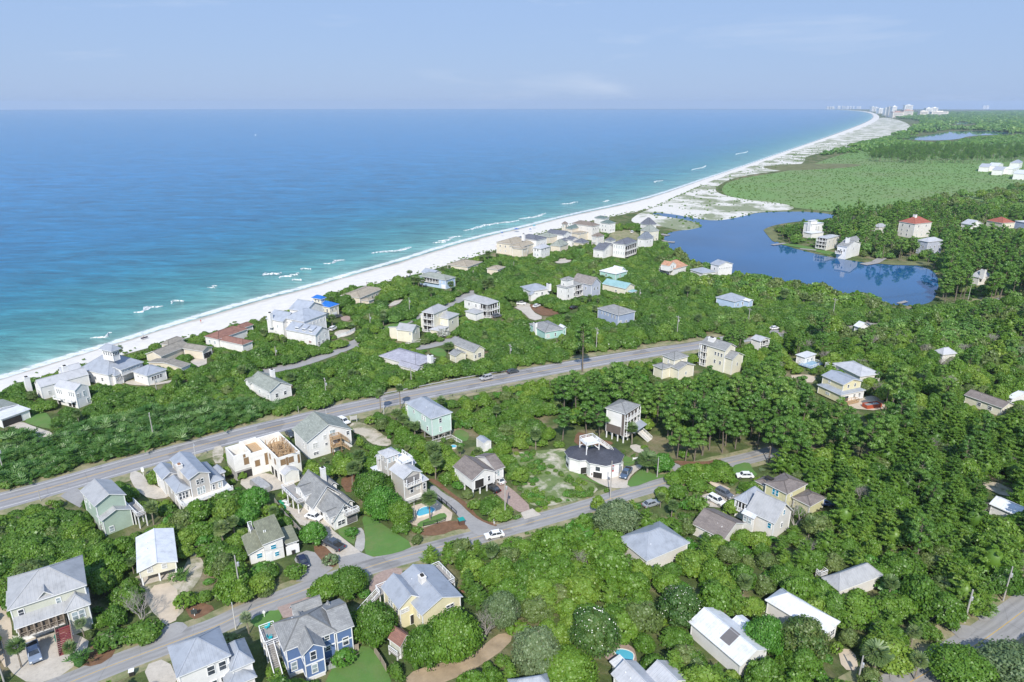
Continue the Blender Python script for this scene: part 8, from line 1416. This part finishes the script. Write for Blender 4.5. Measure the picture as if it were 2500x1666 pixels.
excl_foot = [(p, p.min(0)-1, p.max(0)+1) for p in FOOT]
def blocked(P2, pad=0):
    b = np.zeros(len(P2), bool)
    for poly, lo, hi in excl_foot:
        k = np.where(~b & (P2[:, 0] > lo[0]) & (P2[:, 0] < hi[0]) & (P2[:, 1] > lo[1]) & (P2[:, 1] < hi[1]))[0]
        if len(k): b[k] |= inside(poly, P2[k])
    return b
PR = [(p[0], p[1], p[0].min(0), p[0].max(0)) for p in PROT if len(p[0]) > 2]
def hides(P2, rad, hh):
    """does the crown stand in front of something the photograph shows clear?"""
    n = len(P2); d = np.hypot(P2[:, 0], P2[:, 1]); bad = np.zeros(n, bool)
    for fx, fz in ((0, .97), (-.75, .68), (.75, .68), (0, .55), (-.45, .85), (.45, .85), (-.8, .4), (.8, .4)):
        q = proj(np.stack([P2[:, 0]+fx*rad, P2[:, 1], fz*hh], 1))
        for poly, dist, lo, hi in PR:
            k = ~bad & (q[:, 0] > lo[0]) & (q[:, 0] < hi[0]) & (q[:, 1] > lo[1]) & (q[:, 1] < hi[1])
            if dist is not None: k &= d < dist+3
            k = np.where(k)[0]
            if len(k): bad[k] |= inside(poly, q[k])
    return bad
SIZE = {'live_oak': (3.4, 5.7), 'dune_oak': (3.2, 3.5), 'pine_tree': (2.9, 14.2), 'sand_pine': (3.3, 8.4), 'palm_tree': (1.9, 7.0), 'palmetto': (1.6, 2.0), 'shrub': (1.6, 1.95), 'dead_tree': (2.4, 4.5)}
taken = np.zeros((0, 2))
for zi, (pts, mix, sp, place) in enumerate(ZONES):
    z_ = zone(pts); lo, hi = z_.min(0), z_.max(0); nx, ny = int((hi[0]-lo[0])/sp)+1, int((hi[1]-lo[1])/sp)+1
    gx, gy = np.meshgrid(np.arange(nx), np.arange(ny), indexing='ij'); P2 = np.stack([lo[0]+(gx+.5*(gy % 2))*sp, lo[1]+gy*sp], -1).reshape(-1, 2)+rng.uniform(-.42, .42, (nx*ny, 2))*sp
    P2 = P2[inside(z_, P2)]; q = proj(np.c_[P2, np.full(len(P2), 3.0)]); P2 = P2[(q[:, 0] > -140) & (q[:, 0] < 2640) & (q[:, 1] < 1800)]
    for zj in range(zi):
        if zj in (0,) and zi == 1: continue
    if zi == 0: zz = zone(ZONES[1][0]); P2 = P2[~inside(zz, P2)]
    P2 = P2[~blocked(P2)]; ch = rng.choice(len(mix), len(P2), p=np.array([m_[1] for m_ in mix])/sum(m_[1] for m_ in mix))
    for ki, (kind, _, s0, s1) in enumerate(mix):
        A = P2[ch == ki]; sc = (s0+(s1-s0)*rng.random(len(A))**1.3)*np.where(rng.random(len(A)) < .12, 1.28, 1.0); R0, H0 = SIZE[kind]; alive = np.ones(len(A), bool); knd = np.array([kind]*len(A), object)
        for f in (1, .72, .5, None):
            k = np.where(alive)[0]; hid = hides(A[k], R0*sc[k], H0*sc[k]); bad = k[hid]
            if f is None: alive[bad] = False
            else:
                if kind in ('pine_tree', 'palm_tree', 'sand_pine') and f < .7: alive[bad] = False
                elif f < 1: sc[bad] *= .72
        # what had to be dropped may still be a low bush
        drop = A[~alive]
        if len(drop):
            s2 = rng.uniform(.5, 1.0, len(drop)); ok = ~hides(drop, 1.6*s2, 1.95*s2)
            for p, s_ in zip(drop[ok], s2[ok]): cand.setdefault('shrub', []).append((p[0], p[1], s_, place))
        for p, s_ in zip(A[alive], sc[alive]): cand.setdefault(kind, []).append((p[0], p[1], s_, place))
BASE_CAT = {'live_oak': 'oak tree', 'dune_oak': 'oak tree', 'pine_tree': 'pine tree', 'sand_pine': 'conifer', 'palm_tree': 'palm tree', 'palmetto': 'palmetto', 'shrub': 'shrub', 'dead_tree': 'bare tree'}
DESC = {'live_oak': 'rounded bushy green live oak', 'dune_oak': 'low wind-shaped dark green dune oak', 'pine_tree': 'tall pine with bare trunk and clumped crown', 'sand_pine': 'feathery layered conifer with upswept sprays', 'palm_tree': 'cabbage palm with fan-leaf head', 'palmetto': 'spiky bright green saw palmetto', 'shrub': 'small leafy bush', 'dead_tree': 'leafless grey tree'}
def tree_obj(kind, x, y, sc, label, var, grp, name=None, cat=None, mats=None, rz=None, sxyz=None):
    nk = kind
    if kind == 'live_oak' and sxyz and max(sxyz[0], sxyz[2]) > 1.12: nk = 'grand_grey' if var == 4 else 'grand_oak'; sxyz = (sxyz[0]*.62, sxyz[1]*.62, sxyz[2]*.71)
    cr, tm, bl = TPL[nk][var % len(TPL[nk])]; root = empty(name or kind, (x, y, 0), random.uniform(0, 6.28) if rz is None else rz, sc)
    root.scale = sxyz or (sc*random.uniform(.8, 1.28), sc*random.uniform(.8, 1.28), sc*random.uniform(.85, 1.18)) if kind in ('live_oak', 'dune_oak', 'shrub', 'magnolia') else sxyz or (sc, sc, sc)
    tag(root, label, cat or BASE_CAT.get(kind, 'tree'), grp)
    if cr is not None:
        if mats: 
            cr = cr.copy(); cr.materials.clear(); cr.materials.append(mats)
        o = bpy.data.objects.new('crown', cr); COL.objects.link(o); o.parent = root
        if bl is not None: b = bpy.data.objects.new('blossom', bl); COL.objects.link(b); b.parent = o
    if tm is not None: o = bpy.data.objects.new('trunk', tm); COL.objects.link(o); o.parent = root
    return root
def stuff_points(name, label, cat, items, kind):
    """the rest of a kind as one mass: copies of its few plant meshes set on points"""
    n = len(items); T = TPL[kind]; me = bpy.data.meshes.new(name); me.vertices.add(n); me.vertices.foreach_set('co', np.array([(i[0], i[1], 0) for i in items], np.float32).ravel())
    a = me.attributes.new('pick', 'INT', 'POINT'); a.data.foreach_set('value', rng.integers(0, len(T), n).astype(np.int32))
    a = me.attributes.new('turn', 'FLOAT_VECTOR', 'POINT'); v = np.zeros((n, 3), np.float32); v[:, 2] = rng.uniform(0, 6.28, n); v[:, :2] = rng.normal(size=(n, 2))*.05; a.data.foreach_set('vector', v.ravel())
    a = me.attributes.new('size', 'FLOAT_VECTOR', 'POINT'); s_ = np.array([i[2] for i in items], np.float32)[:, None]*rng.uniform(.74, 1.26, (n, 3)).astype(np.float32); a.data.foreach_set('vector', s_.ravel())
    o = bpy.data.objects.new(name, me); COL.objects.link(o); tag(o, label, cat, kind='stuff')
    g = bpy.data.node_groups.new(name, 'GeometryNodeTree'); g.interface.new_socket('Geometry', in_out='INPUT', socket_type='NodeSocketGeometry'); g.interface.new_socket('Geometry', in_out='OUTPUT', socket_type='NodeSocketGeometry')
    N = g.nodes.new; gi, go = N('NodeGroupInput'), N('NodeGroupOutput'); iop = N('GeometryNodeInstanceOnPoints'); jn = N('GeometryNodeJoinGeometry')
    for cr, tm, bl in reversed(T):
        j = N('GeometryNodeJoinGeometry')
        for m_ in (cr, tm):
            if m_ is None: continue
            so_ = SRC.get(m_.name)
            if so_ is None: so_ = SRC[m_.name] = bpy.data.objects.new('plant_mesh', m_)
            oi = N('GeometryNodeObjectInfo'); oi.inputs['Object'].default_value = so_; g.links.new(oi.outputs['Geometry'], j.inputs[0])
        ti = N('GeometryNodeGeometryToInstance'); g.links.new(j.outputs[0], ti.inputs[0]); g.links.new(ti.outputs[0], jn.inputs[0])
    def attr(nm, t): x = N('GeometryNodeInputNamedAttribute'); x.data_type = t; x.inputs['Name'].default_value = nm; return x.outputs['Attribute']
    g.links.new(gi.outputs[0], iop.inputs['Points']); g.links.new(jn.outputs[0], iop.inputs['Instance']); iop.inputs['Pick Instance'].default_value = True
    g.links.new(attr('pick', 'INT'), iop.inputs['Instance Index']); g.links.new(attr('turn', 'FLOAT_VECTOR'), iop.inputs['Rotation']); g.links.new(attr('size', 'FLOAT_VECTOR'), iop.inputs['Scale']); g.links.new(iop.outputs[0], go.inputs[0])
    md = o.modifiers.new('plants', 'NODES'); md.node_group = g; return o
SRC = {}
for kind, b, s3, label, var, mats, grp, name, cat in SOLO: tree_obj(kind, b.x, b.y, 1, label, var, grp, name, cat, globals()[mats] if mats else None, sxyz=s3)
NMAX = {'live_oak': 285, 'dune_oak': 285, 'pine_tree': 200, 'sand_pine': 240, 'palm_tree': 70, 'palmetto': 120, 'shrub': 190, 'dead_tree': 60}
MASS = {'live_oak': 'live oaks merging into one canopy farther off', 'dune_oak': 'dune oak thicket merging into one green mat', 'pine_tree': 'pines standing close together in the distance', 'sand_pine': 'conifers merging into one wood', 'palm_tree': 'palms scattered through the far thicket', 'palmetto': 'saw palmetto mat along the highway', 'shrub': 'low bushes filling gaps between houses'}
STUFFN = {'live_oak': 'oak_wood', 'dune_oak': 'dune_thicket', 'pine_tree': 'pine_wood', 'sand_pine': 'conifer_wood', 'palm_tree': 'palm_grove', 'palmetto': 'palmetto_mat', 'shrub': 'shrubbery'}
print('CAND', {k: len(v) for k, v in cand.items()})
for kind, lst in cand.items():
    lst.sort(key=lambda i: -(i[2]*SIZE[kind][1])/math.hypot(i[0], i[1], CAM_H)) if kind not in ('dune_oak',) else lst.sort(key=lambda i: math.hypot(i[0], i[1]))
    for i in lst[:NMAX[kind]]:
        tree_obj(kind, i[0], i[1], i[2], DESC[kind]+' '+i[3], random.randrange(99), DESC[kind].split(' with')[0]+'s '+i[3])
    rest = lst[NMAX[kind]:]; near = [i for i in rest if math.hypot(i[0], i[1]) < 300]; farr = [i for i in rest if math.hypot(i[0], i[1]) >= 300]
    lo_kind = {'live_oak': 'wood_oak', 'pine_tree': 'wood_pine'}.get(kind, kind)
    if near: stuff_points(STUFFN[kind], MASS[kind]+', nearer part' if farr else MASS[kind], 'wood', near, kind)
    if farr: stuff_points('far_'+STUFFN[kind], MASS[kind], 'wood', farr, lo_kind)
# --- the green country beyond the lake
for q in LAKE2: PR.append((q, None, q.min(0), q.max(0)))
def scatter(zpts, sp, s0, s1, kind, name, label, n2=None, ex=True, vw=0):
    V(vw); z_ = zone(zpts); lo, hi = z_.min(0), z_.max(0); area = (hi-lo).prod(); n = int(area/(sp*sp)); n = min(n, 400000); P2 = rng.uniform(lo, hi, (n, 2)); P2 = P2[inside(z_, P2)]; q = proj(np.c_[P2, np.zeros(len(P2))]); P2 = P2[(q[:, 0] > -60) & (q[:, 0] < 2560)]
    if ex: P2 = P2[~blocked(P2)]
    if kind == 'far_scrub' and 'forest' in name: P2 = P2[~hides(P2, np.full(len(P2), 3*s1), np.full(len(P2), 2.6*s1))]
    stuff_points(name, label, 'scrub', [(p[0], p[1], s) for p, s in zip(P2, rng.uniform(s0, s1, len(P2)))], kind); print(name, len(P2))
scatter([(1650, 442), (1680, 414), (1830, 393), (1940, 354), (2060, 331), (2353, 326), (2500, 340), (2500, 520), (2353, 507), (2130, 497), (1990, 503), (1950, 493), (1840, 479), (1700, 463)], 6, .10, .36, 'marsh_shrub', 'marsh_scrub', 'low green scrub covering the flat country beyond the lake')
scatter([(2353, 430), (2500, 430), (2500, 520), (2353, 507), (2130, 497), (1990, 500), (2100, 470)], 10, .9, 1.6, 'wood_oak', 'lakeside_wood', 'darker trees thickening toward the lake wood')
scatter([(1990, 352), (2080, 345), (2353, 345), (2353, 372), (2100, 378), (2000, 372)], 14, .8, 1.2, 'wood_pine', 'pine_belt', 'belt of pines across the green marsh')
scatter([(1880, 358), (1960, 335), (2040, 316), (2353, 312), (2500, 312), (2500, 345), (2353, 330), (2060, 345)], 17, 1.6, 2.8, 'far_scrub', 'far_forest', 'distant forest around the second lake')
scatter([(2040, 318), (2110, 290), (2120, 280), (2060, 272), (2060, 262), (2353, 256), (2500, 256), (2500, 310), (2353, 310), (2200, 298)], 42, 3.5, 6.5, 'far_scrub', 'horizon_forest', 'bluish forest reaching to the horizon')
scatter([(1480, 489), (1560, 452), (1650, 412), (1745, 380), (1840, 346), (1900, 326), (1980, 330), (1850, 372), (1690, 406), (1640, 442), (1790, 470), (1640, 512), (1560, 528)], 13, .12, .42, 'far_scrub', 'dune_scrub', 'small dark tufts scattered over the white dunes', ex=False)

V(5); z_ = zone([(80, 610), (560, 570), (690, 560), (740, 800), (960, 900), (880, 1000), (430, 1085), (290, 1000), (310, 760)]); lo, hi = z_.min(0), z_.max(0); P2 = rng.uniform(lo, hi, (300, 2)); P2 = P2[inside(z_, P2)]; s_ = rng.uniform(.25, .75, len(P2)); k_ = (np.sin(P2[:, 0]*.45)+np.sin(P2[:, 1]*.38+1) > -.55) & ~hides(P2, 1.5*s_, 1.9*s_)
for p, c in zip(P2[k_], s_[k_]): tree_obj('shrub', p[0], p[1], c, 'small scrubby bush on the rough sandy lot beside charcoal-roofed house', random.randrange(9), 'bushes on the rough sandy lot')
# low growth that closes the gaps under and between the trees
ug = []
for zi in (0, 2, 3, 4, 5, 6, 7, 8):
    z_ = zone(ZONES[zi][0]); lo, hi = z_.min(0), z_.max(0); n = int((hi-lo).prod()/(14 if zi == 5 else 5.5)); P2 = rng.uniform(lo, hi, (n, 2)); P2 = P2[inside(z_, P2)]; P2 = P2[np.hypot(P2[:, 0], P2[:, 1]) < 420]; q = proj(np.c_[P2, np.zeros(len(P2))]); P2 = P2[(q[:, 0] > -60) & (q[:, 0] < 2560) & (q[:, 1] < 1740)]
    P2 = P2[~blocked(P2)]; s_ = rng.uniform(.35, .8, len(P2)); P2, s_ = P2, s_; h_ = hides(P2, 1.2*s_, 1.6*s_); ug += [(p[0], p[1], k) for p, k in zip(P2[~h_], s_[~h_])]
print('undergrowth', len(ug)); templates('undergrowth', [mk_oak(151, 1.5, 1.5, 9, 60, .28, LF_OAK, low=.1), mk_oak(152, 1.6, 1.3, 9, 60, .28, LF_SCRUB, low=.1), mk_oak(153, 1.4, 1.2, 8, 60, .28, LF_GREYG, low=.1), mk_oak(154, 1.5, 1.0, 9, 60, .28, LF_REED, low=.1)])
stuff_points('undergrowth', 'low leafy undergrowth filling the ground between trees and houses', 'undergrowth', ug, 'undergrowth')

bank = []
for a, b in zip(LAKEP, np.roll(LAKEP, -1, 0)):
    l = np.hypot(*(b-a)); k = int(l/2.2)
    for t in rng.random(k): p = a+(b-a)*t+rng.normal(size=2)*2.6; bank.append((p[0], p[1], rng.uniform(.14, .5)))
bk = np.array(bank); bk = bk[~inside(LAKEP, bk[:, :2])]; bk = bk[~hides(bk[:, :2], 3*bk[:, 2], 2.6*bk[:, 2])]; stuff_points('lakeside_reeds', 'reeds and low bushes fringing the lake', 'reeds', [tuple(q) for q in bk], 'marsh_shrub')

df = []
for i in range(NS-1):
    a, b = I_[i], I_[i+1]; d = math.hypot(a.x, a.y)
    if d > 900 or a.x < -700: continue
    for k in range(int((b-a).length*.6)): p = a.lerp(b, random.random()); nx_ = (S_[i]-I_[i]).normalized(); q = p+nx_*random.gauss(1, 2.5); df.append((q.x, q.y, random.uniform(.10, .34)))
stuff_points('dune_grass', 'grey-green dune grass tufts at the back of the beach', 'dune grass', df, 'marsh_shrub')
# ------------------------------------------------------------------ the air
hz_m, n, out = new_mat('haze_air'); vp = n.nodes.new('ShaderNodeVolumePrincipled'); vp.inputs['Color'].default_value = (.62, .78, 1.0, 1); vp.inputs['Density'].default_value = 5e-5; vp.inputs['Anisotropy'].default_value = .0
n.links.new(vp.outputs[0], out.inputs['Volume'])
hb = MB(); hb.box(-19500, 19500, -1500, 19500, -2.5, 175); hz = hb.build('haze', hz_m); hz['kind'] = 'stuff'; hz['label'] = 'thin blue summer haze over sea and land'
